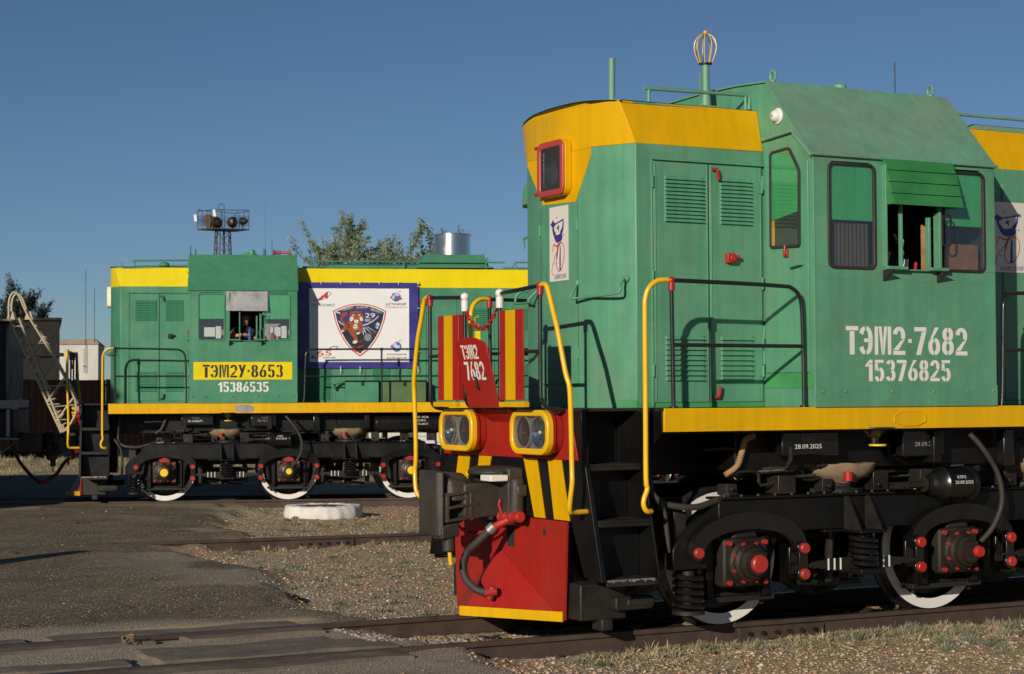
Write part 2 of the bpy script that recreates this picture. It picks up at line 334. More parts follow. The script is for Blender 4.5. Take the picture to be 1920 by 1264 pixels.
def stencil(text, o, xd, yd, h, width=None, gap=.075, off=.0025, spread=None):
    """returns an MB of the letters; o lower left, xd / yd unit directions in the loco frame"""
    o = Vector(o); xd = Vector(xd).normalized(); yd = Vector(yd).normalized(); mb = MB()
    tot = sum(GL[c][0] + gap if c != ' ' else .2 for c in text) - gap; sx = (width / tot) if width else h
    x = 0
    for c in text:
        if c == ' ': x += .2; continue
        w_, ps = GL[c]
        for p in ps: mb.add([o + xd * (x + q[0]) * sx + yd * q[1] * h for q in p], [tuple(range(len(p)))])
        x += w_ + gap
    return mb
def ftext(name, s, o, xd, yd, h, m, parent, width=None, shear=0, space=1.0):
    cu = bpy.data.curves.new(name, 'FONT'); cu.body = s; cu.size = 1; cu.shear = shear; cu.space_character = space; cu.resolution_u = 3
    t = bpy.data.objects.new(name, cu); COL.objects.link(t); dg = bpy.context.evaluated_depsgraph_get(); dg.update()
    me = bpy.data.meshes.new_from_object(t.evaluated_get(dg)); bpy.data.objects.remove(t); bpy.data.curves.remove(cu)
    n = len(me.vertices)
    if n == 0: return None
    co = np.empty(n * 3); me.vertices.foreach_get('co', co); co = co.reshape(-1, 3)
    mn = co.min(0); mx = co.max(0); sy = h / (mx[1] - mn[1]); sx = (width / (mx[0] - mn[0])) if width else sy
    o = np.array(o); xd = np.array(xd, float); xd /= np.linalg.norm(xd); yd = np.array(yd, float); yd /= np.linalg.norm(yd)
    P = o + np.outer((co[:, 0] - mn[0]) * sx, xd) + np.outer((co[:, 1] - mn[1]) * sy, yd)
    P[:, 1] *= -1
    me.vertices.foreach_set('co', P.ravel()); me.materials.clear(); me.materials.append(M[m]); me.update(); me.name = name
    return link(name, me, parent)
# ================================================================== locomotives
AX1 = (.94, 3.08, 5.22)
UEND = 14.76
def shared(name, mb, m, angle=32): return mb.mesh(name, m, angle)

def coil_mb(r=.115, wire=.019, h=.28, turns=5):
    mb = MB(); pts = []
    for i in range(turns * 12 + 1):
        t = 2 * math.pi * i / 12; pts.append((r * math.cos(t), r * math.sin(t), wire + (h - 2 * wire) * i / (turns * 12)))
    mb.tube(pts, wire, seg=7); return mb

def text_mb_mesh(): pass

def bogie(root, c, K, s_list=(1, -1), detailed=True):
    """three axles, side frames, springs, axle boxes; c = centre along the locomotive"""
    ax = [c - 2.14, c, c + 2.14]; cap = 'redPin' if K == 'A' else 'yellowPin'
    # inner frame and motors
    mb = MB(); mb.box(c - 2.75, c + 2.75, .48, .58, .62, .92); mb.box(c - 2.75, c + 2.75, -.58, -.48, .62, .92)
    for u in (c - 2.75, c - 1.05, c + 1.05, c + 2.68): mb.box(u, u + .12, -1.12, 1.12, .66, .92)
    mb.box(c - .5, c + .5, -.6, .6, .9, 1.2)
    obj('bogie_frame', mb, 'dustyBlack', root, .01)
    for a in ax:
        mo = MB(); mo.cyl((a + .5, -.55, .56), (a + .5, .55, .56), .33, seg=20); mo.cyl((a + .1, .48, .52), (a + .1, .6, .52), .3, seg=20)
        obj('traction_motor', mo, 'dustyBlack', root)
        axl = MB(); axl.cyl((a, -1.2, .525), (a, 1.2, .525), .085, seg=14); obj('axle', axl, 'grease', root)
        for s in (1, -1):
            wp = MB()
            wp.lathe((a, 0, .525), (0, s, 0), [(.09, .74), (.2, .74), (.24, .78), (.40, .785), (.435, .76), (.435, .70), (.24, .73), (.2, .70), (.09, .70)], 40, True)
            wh = obj('wheel', wp, 'grease', root)
            ty = MB(); ty.lathe((a, 0, .525), (0, s, 0), [(.436, .715), (.552, .72), (.558, .735), (.552, .75), (.532, .765), (.525, .85), (.519, .856), (.436, .852)], 72, True)
            obj('tyre', ty, 'steel', wh)
            rg = MB(); rg.lathe((a, 0, .525), (0, s, 0), [(.437, .8535), (.519, .8585)], 72)
            obj('tyre_face', rg, 'tyre', wh)
    for s in s_list:
        S = lambda v: v * s
        def bx(mb, u0, u1, v0, v1, z0, z1): return mb.box(u0, u1, min(S(v0), S(v1)), max(S(v0), S(v1)), z0, z1)
        # side frame plate
        pl = [(c - 2.81, .48), (c - 2.81, .64), (c - 2.76, .70), (c - 2.39, 1.0), (c + 2.39, 1.0), (c + 2.76, .70), (c + 2.81, .64), (c + 2.81, .48), (c + 2.50, .48), (c + 2.46, .74), (c - 2.46, .74), (c - 2.50, .48)]
        fr = MB(); fr.prism([(p[0], p[1]) for p in [pl[0], pl[1], pl[2], pl[3], (c - 2.39, .74), (c - 2.46, .74), (c - 2.50, .48)]], 'v', S(1.10), S(1.2))
        fr.prism([(c - 2.39, .74), (c - 2.39, 1.0), (c + 2.39, 1.0), (c + 2.39, .74)], 'v', S(1.10), S(1.2))
        fr.prism([(2 * c - p[0], p[1]) for p in [pl[0], pl[1], pl[2], pl[3], (c - 2.39, .74), (c - 2.46, .74), (c - 2.50, .48)]], 'v', S(1.10), S(1.2))
        bx(fr, c - 2.40, c + 2.40, 1.03, 1.235, 1.002, 1.022)          # top flange
        bx(fr, c - 1.40, c - .75, 1.05, 1.225, .716, .738); bx(fr, c + .75, c + 1.40, 1.05, 1.225, .716, .738)
        sf = obj('side_frame', fr, 'black', root, .008)
        for a in ax:
            for k in (-1, 1):
                lg = MB()
                lg.prism([(a + k * .22, .735), (a + k * .42, .735), (a + k * .34, .5), (a + k * .33, .22), (a + k * .22, .22)], 'v', S(.94), S(1.06))
                bx(lg, a + k * .265 - .03, a + k * .265 + .03, 1.06, 1.10, .24, .72)
                obj('pedestal', lg, 'black', root, .006)
            st = MB(); bx(st, a - .37, a + .37, .91, 1.06, .20, .24); bx(st, a - .28, a + .3, .93, 1.02, .243, .265)
            for k in (-.3, .3): st.cyl((a + k, S(.98), .16), (a + k, S(.98), .27), .02, seg=8)
            obj('tie_bar', st, 'dustyBlack', root, .004)
            # balancer arch with its pins
            ar = MB(); O = []; I = []
            for i in range(25):
                t = math.pi * i / 24; O.append((a - .545 * math.cos(t), .60 + .305 * math.sin(t) ** .9)); I.append((a - .425 * math.cos(t), .60 + .175 * math.sin(t) ** .9))
            for i in range(24): ar.prism([O[i], O[i + 1], I[i + 1], I[i]], 'v', S(1.212), S(1.262))
            for k in (-1, 1): ar.cyl((a + k * .485, S(1.211), .61), (a + k * .485, S(1.264), .61), .064, seg=20)
            obj('balancer', ar, 'blackGloss', root, angle=40)
            pn = []
            for k in (-1, 1): pn.append((a + k * .485, .61))
            for k in (-1, 1):
                if (a == ax[0] and k < 0) or (a == ax[2] and k > 0): continue
                lk = MB(); u = a + k * .485; bx(lk, u - .042, u + .042, 1.265, 1.29, .40, .61); lk.cyl((u, S(1.264), .41), (u, S(1.292), .41), .055, seg=16); lk.cyl((u, S(1.264), .61), (u, S(1.292), .61), .055, seg=16)
                bx(lk, u - .042, u + .042, 1.13, 1.16, .40, .61)
                obj('hanger_link', lk, 'blackGloss', root, .005); pn.append((u, .41))
            for (u, z) in pn:
                p = MB(); v1 = 1.262 if ((u < c - 2.3 or u > c + 2.3)) else 1.292
                p.lathe((u, S(v1), z), (0, s, 0), [(0, .034), (.036, .034), (.042, .028), (.042, 0)], 18); obj('pin_cap', p, 'redPin', root)
            # axle box
            b = MB(); bx(b, a - .205, a + .205, .90, 1.20, .33, .70)
            b.prism([(a - .13, .70), (a - .09, .76), (a + .09, .76), (a + .13, .70)], 'v', S(1.02), S(1.2))
            bxo = obj('axle_box', b, 'dustyBlack', root, .02)
            cv = MB(); cv.lathe((a, S(1.20), .515), (0, s, 0), [(.175, 0), (.175, .03), (.15, .045), (.15, .07), (.125, .085), (.12, .12), (.095, .13), (.09, .165), (0, .165)], 26)
            obj('box_cover', cv, 'grease', bxo)
            cp = MB(); r = .072; off = 0
            if a == ax[1]: r = .048 if K == 'A' else .055; off = .06 if K == 'A' else 0
            cp.lathe((a + off, S(1.365), .515), (0, s, 0), [(0, .04), (r * .85, .04), (r, .028), (r, 0)], 22)
            obj('cover_cap', cp, cap, bxo)
            bt = MB()
            for q in range(8):
                t = R(22 + 45 * q)
                if q in (0, 3, 4, 7, 5) or detailed: bt.cyl((a + .155 * math.cos(t), S(1.24), .515 + .155 * math.sin(t)), (a + .155 * math.cos(t), S(1.262), .515 + .155 * math.sin(t)), .014, seg=8)
            for q in range(4):
                t = R(45 + 90 * q); bt.cyl((a + .235 * math.cos(t), S(1.2), .515 + .215 * math.sin(t)), (a + .235 * math.cos(t), S(1.235), .515 + .215 * math.sin(t)), .020, seg=8)
            obj('cover_bolts', bt, 'redPin', bxo)
            if K == 'B':
                d = MB(); d.prism([(a + .088 * math.cos(t), .69 + .075 * math.sin(t)) for t in [math.pi * i / 10 for i in range(11)]], 'v', S(1.205), S(1.23)); obj('oil_cap', d, 'redPin', bxo)
        # springs
        for u in (c - 2.655, c + 2.655):
            o_ = link('coil_spring', shared('coil_spring', coil_mb(.105, .021, .31, 5), 'blackGloss'), root); o_.location = (u, -S(1.17), .172)
            bs = MB(); bs.cyl((u, S(1.17), .145), (u, S(1.17), .172), .125, seg=20); bs.cyl((u, S(1.17), .2), (u, S(1.17), .47), .05, seg=12); obj('spring_seat', bs, 'dustyBlack', root)
        for u in (c - 1.07, c + 1.07):
            o_ = link('coil_spring', shared('coil_spring', coil_mb(.10, .021, .28, 5), 'blackGloss'), root); o_.location = (u, -S(1.30), .432)
            bs = MB(); bx(bs, u - .13, u + .13, 1.16, 1.43, .714, .734); bs.cyl((u, S(1.30), .44), (u, S(1.30), .7), .05, seg=12)
            bx(bs, u - .12, u + .12, 1.17, 1.42, .39, .43)
            obj('spring_seat', bs, 'black', root, .006)
            for du in (-.105, .105):
                rb = MB(); bx(rb, u + du - .011, u + du + .011, 1.201, 1.235, .74, 1.0)
                rb.hull([(u + du - .01, S(1.2), .735), (u + du + .01, S(1.2), .735), (u + du + .01, S(1.40), .735), (u + du - .01, S(1.40), .735)], [(u + du - .01, S(1.2), .998), (u + du + .01, S(1.2), .998), (u + du + .01, S(1.24), .998), (u + du - .01, S(1.24), .998)])
                obj('frame_rib', rb, 'dustyBlack', root)
            lf = MB()
            for k in range(7):
                hl = .60 - k * .065; n = 8
                for i in range(n):
                    x0 = -hl + 2 * hl * i / n; x1 = -hl + 2 * hl * (i + 1) / n
                    f = lambda x: .515 - k * .0155 - .045 * (x / .6) ** 2 + .0
                    lf.hull([(u + x0, S(1.20), f(x0) - .013), (u + x1, S(1.20), f(x1) - .013), (u + x1, S(1.27), f(x1) - .013), (u + x0, S(1.27), f(x0) - .013)],
                            [(u + x0, S(1.20), f(x0)), (u + x1, S(1.20), f(x1)), (u + x1, S(1.27), f(x1)), (u + x0, S(1.27), f(x0))])
            obj('leaf_spring', lf, 'dustyBlack', root)
            bd = MB()
            for du in (-.33, -.27, -.21, .22, .28): bx(bd, u + du - .006, u + du + .006, 1.268, 1.275, .425, .515)
            obj('spring_marks', bd, 'letter', root)
        # brake rigging below
        for u in (c - 1.15, c + 1.0):
            k = MB(); k.tube([(u - .3, S(.9), .30), (u + .35, S(.9), .28)], .025, 8); k.cyl((u - .1, S(.9), .31), (u + .12, S(.9), .31), .05, seg=12); obj('brake_rod', k, 'grease', root, .004)
            k = MB(); k.tube([(u, S(.98), .8), (u - .03, S(.98), .3)], .035, 8); obj('brake_hanger', k, 'grease', root)
            for d0, d1 in ((-.42, -.34), (.36, .44)): k = MB(); bx(k, u + d0, u + d1, .74, .86, .30, .62); obj('brake_shoe', k, 'grease', root, .008)
        # brake cylinder
        bc = MB(); u = c - .16
        bc.lathe((u - .26, S(1.30), 1.075), (1, 0, 0), [(0, 0), (.05, 0), (.055, .03), (.09, .05), (.115, .12), (.14, .14), (.14, .165), (.122, .17), (.122, .42), (.14, .425), (.14, .45), (0, .452)], 26)
        o_ = obj('brake_cylinder', bc, 'blackGloss', root)
        pr = MB(); pr.cyl((u - .48, S(1.30), 1.075), (u - .26, S(1.30), 1.075), .028, seg=12); pr.lathe((u - .30, S(1.30), 1.075), (1, 0, 0), [(.02, 0), (.06, .005), (.06, .02), (.02, .025)], 18); pr.box(u - .62, u - .46, S(1.30) - .03, S(1.30) + .03, 1.045, 1.10)
        pr.cyl((u - .5, S(1.30) - .05, 1.072), (u - .5, S(1.30) + .05, 1.072), .022, seg=10)
        obj('piston_rod', pr, 'grease', o_)
        if s == 1:
            ftext('date_stencil', 'КЛРЗ', (u - .04, 1.428, 1.12), (1, 0, 0), (0, -.34, 1), .026, 'letter', o_, .09)
            ftext('date_stencil', '20.09.2025' if K == 'A' else '23.09.2025г', (u - .07, 1.434, 1.077), (1, 0, 0), (0, -.1, 1), .026, 'letter', o_, .19)
        # canvas boots round the side bearings
        for u in (c - 1.07, c + 1.07):
            cb = MB(); cb.lathe((u, S(.90), 1.09), (0, 0, 1), [(.0, -.0), (.19, 0), (.20, .02), (.29, .05), (.34, .10), (.35, .15), (.345, .165), (.0, .17)], 28)
            for i, p in enumerate(cb.v):
                d = .012 * math.sin(i * 7.3) + .01 * math.sin(i * 2.1); cb.v[i] = (p[0] + d, p[1] + d, p[2] + d * .6)
            o_ = obj('canvas_boot', cb, 'canvas', root, angle=60)
            sb = MB(); sb.lathe((u, S(.90), 1.02), (0, 0, 1), [(0, 0), (.26, 0), (.26, .03), (.2, .05), (.19, .09), (0, .09)], 26); obj('bearing_seat', sb, 'dustyBlack', o_)
            rc_ = MB(); rc_.cyl((u - .1, S(1.24), 1.12), (u - .1, S(1.24), 1.19), .038, seg=14); obj('filler_cap', rc_, 'redPin', o_)

def louvre_set(parent, u0, u1, z0, z1, n, v, s, m, me_cache):
    """pressed louvres, each one a part"""
    key = (round(u1 - u0, 3), s, m)
    if key not in me_cache:
        mb = MB(); w = u1 - u0; h = (z1 - z0) / n
        mb.hull([(0, 0, 0), (w, 0, 0), (w, 0, h * .78), (0, 0, h * .72)], [(.004, s * .022, .002), (w - .004, s * .022, .002), (w - .014, s * .002, h * .70), (.014, s * .002, h * .70)])
        me_cache[key] = mb.mesh('louvre', m)
    h = (z1 - z0) / n
    for i in range(n):
        o = link('louvre', me_cache[key], parent); o.location = (u0, -v, z0 + i * h)

def window_side(root, K, s, u0, u1, z0, z1, blind_z, r=.06, backing=None):
    """fixed cab side window at |v| = 1.527: seal, pane, blind"""
    S = lambda v: v * s
    out = rrect(u0, u1, z0, z1, r); inn = inset(out, .022)
    fr = ring_prism(MB(), out, inn, 'v', S(1.515), S(1.542)); f = obj('window', fr, 'rubber' if K == 'A' else 'greenB', root, .004)
    g = MB(); g.prism(inset(out, .018), 'v', S(1.524), S(1.528)); obj('pane', g, 'glass', f)
    b = MB(); n = max(4, int((u1 - u0) / .028))
    for i in range(n):   # ribbed roller blind
        a0 = u0 + .01 + (u1 - u0 - .02) * i / n; a1 = u0 + .01 + (u1 - u0 - .02) * (i + 1) / n; d = .002 if K == 'A' else .0008
        b.hull([(a0, S(1.512), blind_z), (a1, S(1.512), blind_z), (a1, S(1.5155), blind_z), ((a0 + a1) / 2, S(1.5155 + d), blind_z), (a0, S(1.5155), blind_z)],
               [(a0, S(1.512), z1), (a1, S(1.512), z1), (a1, S(1.5155), z1), ((a0 + a1) / 2, S(1.5155 + d), z1), (a0, S(1.5155), z1)])
    obj('blind', b, 'greenBright', f)
    if backing == 'grey':
        k = MB(); k.box(u0, u1, *sorted((S(1.0), S(1.02))), z0, blind_z); obj('lining', k, 'vehicleLight', f)
        k = MB(); k.box(u0 + .10, u0 + .30, *sorted((S(1.38), S(1.40))), z0 + .08, z0 + .24); k.box(u0 + .31, u0 + .40, *sorted((S(1.36), S(1.38))), z0 + .05, z0 + .26); obj('paper', k, 'pr_white', f)
    elif backing:
        c = MB(); n = 11; zt = blind_z if backing == 'curtain' else z0 + .62 * (blind_z - z0)
        for i in range(n):
            a0 = u0 + .02 + (u1 - u0 - .04) * i / n; a1 = u0 + .02 + (u1 - u0 - .04) * (i + 1) / n
            dd = .01 if backing == 'curtain' else 0
            c.hull([(a0, S(1.44), z0), (a1, S(1.44), z0), (a1, S(1.47), z0), ((a0 + a1) / 2, S(1.47 + dd), z0), (a0, S(1.47), z0)],
                   [(a0, S(1.44), zt), (a1, S(1.44), zt), (a1, S(1.47), zt), ((a0 + a1) / 2, S(1.47 + dd), zt), (a0, S(1.47), zt)])
        obj('lining', c, 'curtain' if backing == 'curtain' else 'brownPanel', f)
    return f

def poster(root, origin, xd, w, h, nrm):
    """white anniversary poster: a dark blue dancing figure with a rocket over a ribbon 70 and the town name"""
    o = Vector(origin); xd = Vector(xd); up = Vector((0, 0, 1)); n = Vector(nrm)
    P = lambda x, y, d=0: o + xd * (x * w) + up * (y * h) + n * d
    b = MB(); b.hull([P(0, 0), P(1, 0), P(1, 1), P(0, 1)], [P(0, 0, .003), P(1, 0, .003), P(1, 1, .003), P(0, 1, .003)])
    pr = obj('poster', b, 'pr_cream', root)
    def shp(polys, m, d=.0045):
        k = MB()
        for q in polys: k.add([P(x, y, d) for x, y in q], [tuple(range(len(q)))])
        obj('poster_print', k, m, pr)
    def stroke(pts, wds):
        out = []; n_ = len(pts)
        for i in range(n_ - 1):
            (x0, y0), (x1, y1) = pts[i], pts[i + 1]; dx, dy = (x1 - x0) * w, (y1 - y0) * h; l = math.hypot(dx, dy) or 1
            a, c = wds[min(i, len(wds) - 1)], wds[min(i + 1, len(wds) - 1)]; nx, ny = -dy / l / w, dx / l / h
            out.append([(x0 - nx * a, y0 - ny * a), (x1 - nx * c, y1 - ny * c), (x1 + nx * c, y1 + ny * c), (x0 + nx * a, y0 + ny * a)])
        return out
    nav = []
    nav.append([(.06, .77), (.12, .79), (.2, .83), (.24, .80), (.34, .775), (.30, .745), (.22, .72), (.14, .735)])                 # cap / rocket head
    nav += stroke([(.30, .765), (.52, .79), (.76, .815)], [.006, .006])
    nav += stroke([(.20, .73), (.22, .67), (.30, .62)], [.012, .016, .02]); nav += stroke([(.75, .81), (.72, .70), (.62, .63)], [.006, .012, .02])
    nav.append([(.24, .635), (.34, .625), (.42, .615), (.52, .625), (.62, .64), (.70, .60), (.68, .555), (.62, .53), (.60, .50), (.56, .535), (.52, .49), (.47, .53), (.44, .49), (.42, .525), (.36, .515), (.32, .545), (.27, .575)])
    nav.append([(.38, .71), (.46, .69), (.52, .65), (.50, .70), (.53, .735), (.47, .75), (.44, .725)])
    nav.append([(.56, .50), (.60, .44), (.60, .20), (.58, .175), (.63, .165), (.57, .13), (.51, .165), (.54, .18), (.53, .26), (.55, .40)])
    for cx, cy in ((.40, .85), (.77, .61), (.28, .235)):
        for a, bb in ((.05, .004), (.012, .017)): nav.append([(cx - a, cy), (cx, cy - bb), (cx + a, cy), (cx, cy + bb)])
    shp(nav, 'pr_navy')
    el = [(.58 + .20 * math.cos(t) + .06 * math.sin(t), .32 + .19 * math.sin(t)) for t in [2 * math.pi * i / 28 for i in range(29)]]
    red = stroke(el, [.004]); red += stroke([(.25, .50), (.20, .47), (.17, .40)], [.004, .003]); red += stroke([(.25, .50), (.36, .465), (.45, .475), (.42, .40), (.30, .33), (.17, .22), (.12, .13), (.20, .085)], [.006, .006, .005, .004, .003])
    red += stroke([(.50, .50), (.44, .40), (.42, .30)], [.009, .006, .003])
    shp(red, 'pr_red', .0055)
    q = ftext('poster_text', 'БАЙКОНУР', P(.27, .025, .0045), xd, up, h * .085, 'pr_navy', pr, w * .62)
    return pr

def locomotive(K, loc, rz, label):
    G = 'greenA' if K == 'A' else 'greenB'; Y = 'yellowA' if K == 'A' else 'yellowB'; RF = 'greenRoof' if K == 'A' else 'greenB'
    root = empty('diesel_locomotive', loc, rz); tag(root, label, 'locomotive', 'shunting locomotives in the yard')
    cache = {}
    # ---------------- underframe
    mb = MB(); mb.box(.02, UEND - .02, -1.46, 1.46, 1.52, 1.685); mb.box(-.45, UEND + .45, -.62, .62, 1.18, 1.52); mb.box(.9, UEND - .9, -1.12, 1.12, 1.22, 1.52)
    for u in (2.7, 4.4, 5.9, 7.3, 8.9, 10.4, 12.0): mb.box(u, u + .09, -1.35, 1.35, 1.25, 1.52)
    obj('underframe', mb, 'black', root, .01)
    mb = MB(); mb.box(-.5, UEND + .5, -1.15, 1.15, 1.69, 1.708); mb.box(0, UEND, -1.505, 1.505, 1.69, 1.708); obj('deck', mb, 'dustyBlack', root)
    for s in (1, -1):
        mb = MB(); mb.box(0, UEND, s * 1.49, s * 1.516, 1.536, 1.7095); o = obj('side_sill', mb, 'yellowBeam', root, .003)
        if s == 1:
            p = MB(); q = [(2.15, 1.585), (2.24, 1.555), (2.38, 1.555), (2.47, 1.585), (2.47, 1.645), (2.38, 1.678), (2.24, 1.678), (2.15, 1.645)]
            p.prism(q, 'v', 1.516, 1.522); ring_prism(p, q, inset(q, .012), 'v', 1.521, 1.526)
            pl = obj('builder_plate', p, 'yellowBeam' if K == 'A' else 'alu', o, .001)
            ftext('plate_text', 'БРЯНСК', (2.21, 1.5225, 1.628), (1, 0, 0), (0, 0, 1), .022, 'yellowBeam' if K == 'A' else 'alu', pl, .2)
            ftext('plate_text', '1987', (2.26, 1.5225, 1.590), (1, 0, 0), (0, 0, 1), .02, 'yellowBeam' if K == 'A' else 'alu', pl, .1)
    mb = MB(); mb.hull([(6.6, -1.2, .45), (9.0, -1.2, .45), (9.0, 1.2, .45), (6.6, 1.2, .45)], [(6.4, -1.42, .8), (9.2, -1.42, .8), (9.2, 1.42, .8), (6.4, 1.42, .8)]); mb.box(6.4, 9.2, -1.42, 1.42, .8, 1.25)
    obj('fuel_tank', mb, 'black', root, .02)
    # boxes and plates hung below the sill
    for u0, u1, z0 in ((1.22, 1.78, 1.33), (2.42, 2.86, 1.30), (3.5, 3.62, 1.2)):
        mb = MB(); mb.box(u0, u1, 1.20, 1.30, z0, 1.52); o = obj('equipment_box', mb, 'blackGloss', root, .015)
        if u1 < 3:
            ftext('date_stencil', 'КЛРЗ', (u0 + .19, 1.303, 1.445), (1, 0, 0), (0, 0, 1), .03, 'vehicleLight', o, .12)
            ftext('date_stencil', {('A', 1.22): '28.09.2025', ('A', 2.42): '28.09.2025', ('B', 1.22): '25.10.2027г.', ('B', 2.42): '25.10.2026'}[(K, u0)], (u0 + .12, 1.303, 1.385), (1, 0, 0), (0, 0, 1), .034, 'letter' if u0 < 2 else 'vehicleLight', o, .26)
    mb = MB(); mb.lathe((2.03, 1.46, 1.40), (0, 0, 1), [(0, .0), (.07, 0), (.07, .014), (0, .014)], 20); o = obj('drain_cap', mb, 'yellowPin', root)
    mb = MB(); mb.lathe((2.03, 1.42, 1.414), (0, 0, 1), [(.035, 0), (.035, .05), (.06, .06), (.12, .12), (.16, .122), (.16, .135), (0, .136)], 20); obj('drain_funnel', mb, 'blackGloss', root)
    mb = MB(); mb.cyl((4.62, 1.22, 1.345), (6.3, 1.22, 1.345), .155, seg=26); mb.lathe((4.62, 1.22, 1.345), (-1, 0, 0), [(.155, 0), (.14, .03), (.09, .055), (0, .065)], 26)
    for u in (4.8, 5.1, 6.1): mb.lathe((u, 1.22, 1.345), (1, 0, 0), [(.155, 0), (.162, 0), (.162, .04), (.155, .04)], 26)
    tk = obj('air_reservoir', mb, 'blackGloss', root)
    if K == 'B':
        for i, t in enumerate(('НАР. ОСМ.', 'КЛРЗ', '25.03.2027г.')):
            ftext('date_stencil', t, (5.28 + (.05 if i == 1 else 0), 1.374, 1.43 - i * .058), (1, 0, 0), (0, 0, 1), .034, 'letter', tk, .14 if i == 1 else .25)
    hz = MB()
    hz.tube([(.14, 1.05, 1.32), (.14, 1.08, 1.15), (.16, 1.12, 1.04), (.26, 1.18, .975), (.45, 1.22, .955), (.62, 1.2, .985), (.80, 1.16, 1.03)], .026, 10, 6)
    hz.tube([(.02, 1.1, 1.22), (.06, 1.15, 1.12), (.14, 1.2, 1.02), (.20, 1.2, .9), (.23, 1.2, .62)], .020, 8, 5)
    obj('brake_hose', hz, 'hose', root, angle=60)
    hz = MB(); hz.tube([(3.02, 1.42, 1.48), (3.12, 1.46, 1.36), (3.26, 1.48, 1.15), (3.30, 1.48, .92), (3.22, 1.46, .72), (3.12, 1.42, .6)], .022, 10, 6); obj('sand_hose', hz, 'hose', root, angle=60)
    hz = MB(); pts = [(1.05, 1.15, 1.49), (.97, 1.16, 1.46), (.93, 1.17, 1.36), (.88, 1.18, 1.26), (.78, 1.16, 1.19)]; hz.tube(pts, .022, 10, 5)
    for i in range(16):
        t = i / 16 * 3; j = int(t); f = t - j; p = Vector(pts[j]).lerp(Vector(pts[j + 1]), f); q = (Vector(pts[j + 1]) - Vector(pts[j])).normalized(); hz.cyl(p - q * .006, p + q * .006, .0255, seg=10)
    obj('ribbed_pipe', hz, 'wood' if K == 'A' else 'hose', root)
    for p_ in ([(.9, 1.0, 1.19), (2.2, 1.0, 1.18), (4.0, 1.0, 1.19), (6.2, 1.0, 1.18)], [(1.3, 1.3, 1.40), (1.3, 1.3, 1.3), (1.28, 1.25, 1.22), (1.1, 1.1, 1.2)]):
        hz = MB(); hz.tube(p_, .018, 8); obj('air_pipe', hz, 'grease', root)
    bogie(root, 3.08, K); bogie(root, 11.68, K, detailed=False)
    # ---------------- both ends
    def end(sg, base):
        U = lambda u: base + sg * u
        def b3(mb, u0, u1, v0, v1, z0, z1): return mb.box(min(U(u0), U(u1)), max(U(u0), U(u1)), v0, v1, z0, z1)
        # front plate
        fp = MB(); fp.prism([(-1.15, 1.688), (-1.21, 1.28), (-1.44, .45), (-1.18, .47), (-1.0, .862), (1.0, .862), (1.18, .47), (1.44, .45), (1.21, 1.28), (1.15, 1.688)][::-1], 'u', U(-.46), U(-.5))
        obj('buffer_beam', fp, 'black', root, .004)
        rp = MB(); rp.prism([(-1.01, 1.70), (1.01, 1.70), (1.125, 1.325), (-1.125, 1.325)], 'u', U(-.502), U(-.514)); o = obj('lamp_panel', rp, 'red', root, .003)
        pk = MB(); pk.hull([(U(-.516), -.42, 1.69), (U(-.516), .36, 1.69), (U(-.516), .22, 1.60), (U(-.516), -.22, 1.60)], [(U(-.60), -.42, 1.70), (U(-.60), .36, 1.70), (U(-.56), .22, 1.66), (U(-.56), -.22, 1.66)]); obj('hinge_bracket', pk, 'red', o, .004)
        bt = MB()
        for v in (-1.04, -.98, .98, 1.04):
            for z in (1.38, 1.47, 1.56): bt.ball((U(-.516), v, z), .012, 8, 5)
        obj('rivets', bt, 'red', o)
        # warning stripes
        for q in ([(.272, 1.322), (.487, 1.322), (.61, .872), (.44, .872)], [(.655, 1.322), (.865, 1.322), (.985, .872), (.75, .872)]):
            for m_ in (1, -1):
                st = MB(); st.prism([(a * m_, z) for a, z in q], 'u', U(-.501), U(-.506)); obj('warning_stripe', st, Y if K == 'A' else 'yellowBeam', root)
        # plough
        pg = MB(); pg.prism([(-.945, .862), (.945, .862), (.90, .125), (-.895, .08)], 'u', U(-.49), U(-.508))
        Pp = (U(-.512), -.13, .60); T = (U(-.83), -.175, .075); Lc = (U(-.512), -.895, .07); Rc = (U(-.512), .90, .115); Bk = (U(-.5), 0, .08)
        pg.add([Pp, T, Rc, Lc, Bk], [(0, 1, 2), (0, 3, 1), (1, 3, 4, 2)])
        pl = obj('snow_plough', pg, 'red', root)
        st = MB()
        for A_, B_ in ((T, Rc),):
            A_ = Vector(A_); B_ = Vector(B_); d = Vector((sg * -.006, 0, 0)); st.hull([A_ + d, B_ + d, B_ + d * 3, A_ + d * 3], [A_ + d + Vector((sg * .025 if A_[0] == T[0] else 0, 0, .075)), B_ + d + Vector((sg * .025 if B_[0] == T[0] else 0, 0, .075)), B_ + d * 3 + Vector((sg * .025 if B_[0] == T[0] else 0, 0, .075)), A_ + d * 3 + Vector((sg * .025 if A_[0] == T[0] else 0, 0, .075))])
        obj('plough_edge', st, 'yellowBeam', pl)
        hk = MB(); b3(hk, -.5085, -.5095, .58, .63, .74, .79); b3(hk, -.5085, -.5095, .0, .12, .62, .84); obj('plough_slot', hk, 'interior', pl)
        # coupler
        cg = MB(); b3(cg, -.5, -.64, -.27, .27, .80, 1.25); b3(cg, -.64, -.70, -.22, .24, 1.12, 1.22); cg.cyl((U(-.57), .27, .84), (U(-.57), .27, 1.17), .062, seg=20); b3(cg, -.5, -.60, .2, .34, 1.02, 1.12); cg.lathe((U(-.62), .0, 1.22), (0, 0, 1), [(0, .04), (.16, .035), (.21, .015), (.22, -.03), (.0, -.03)], 24)
        obj('coupler_pocket', cg, 'coupler', root, .02)
        ch = MB()
        b3(ch, -.60, -.95, -.17, .12, .86, 1.13)                                        # shank and head body
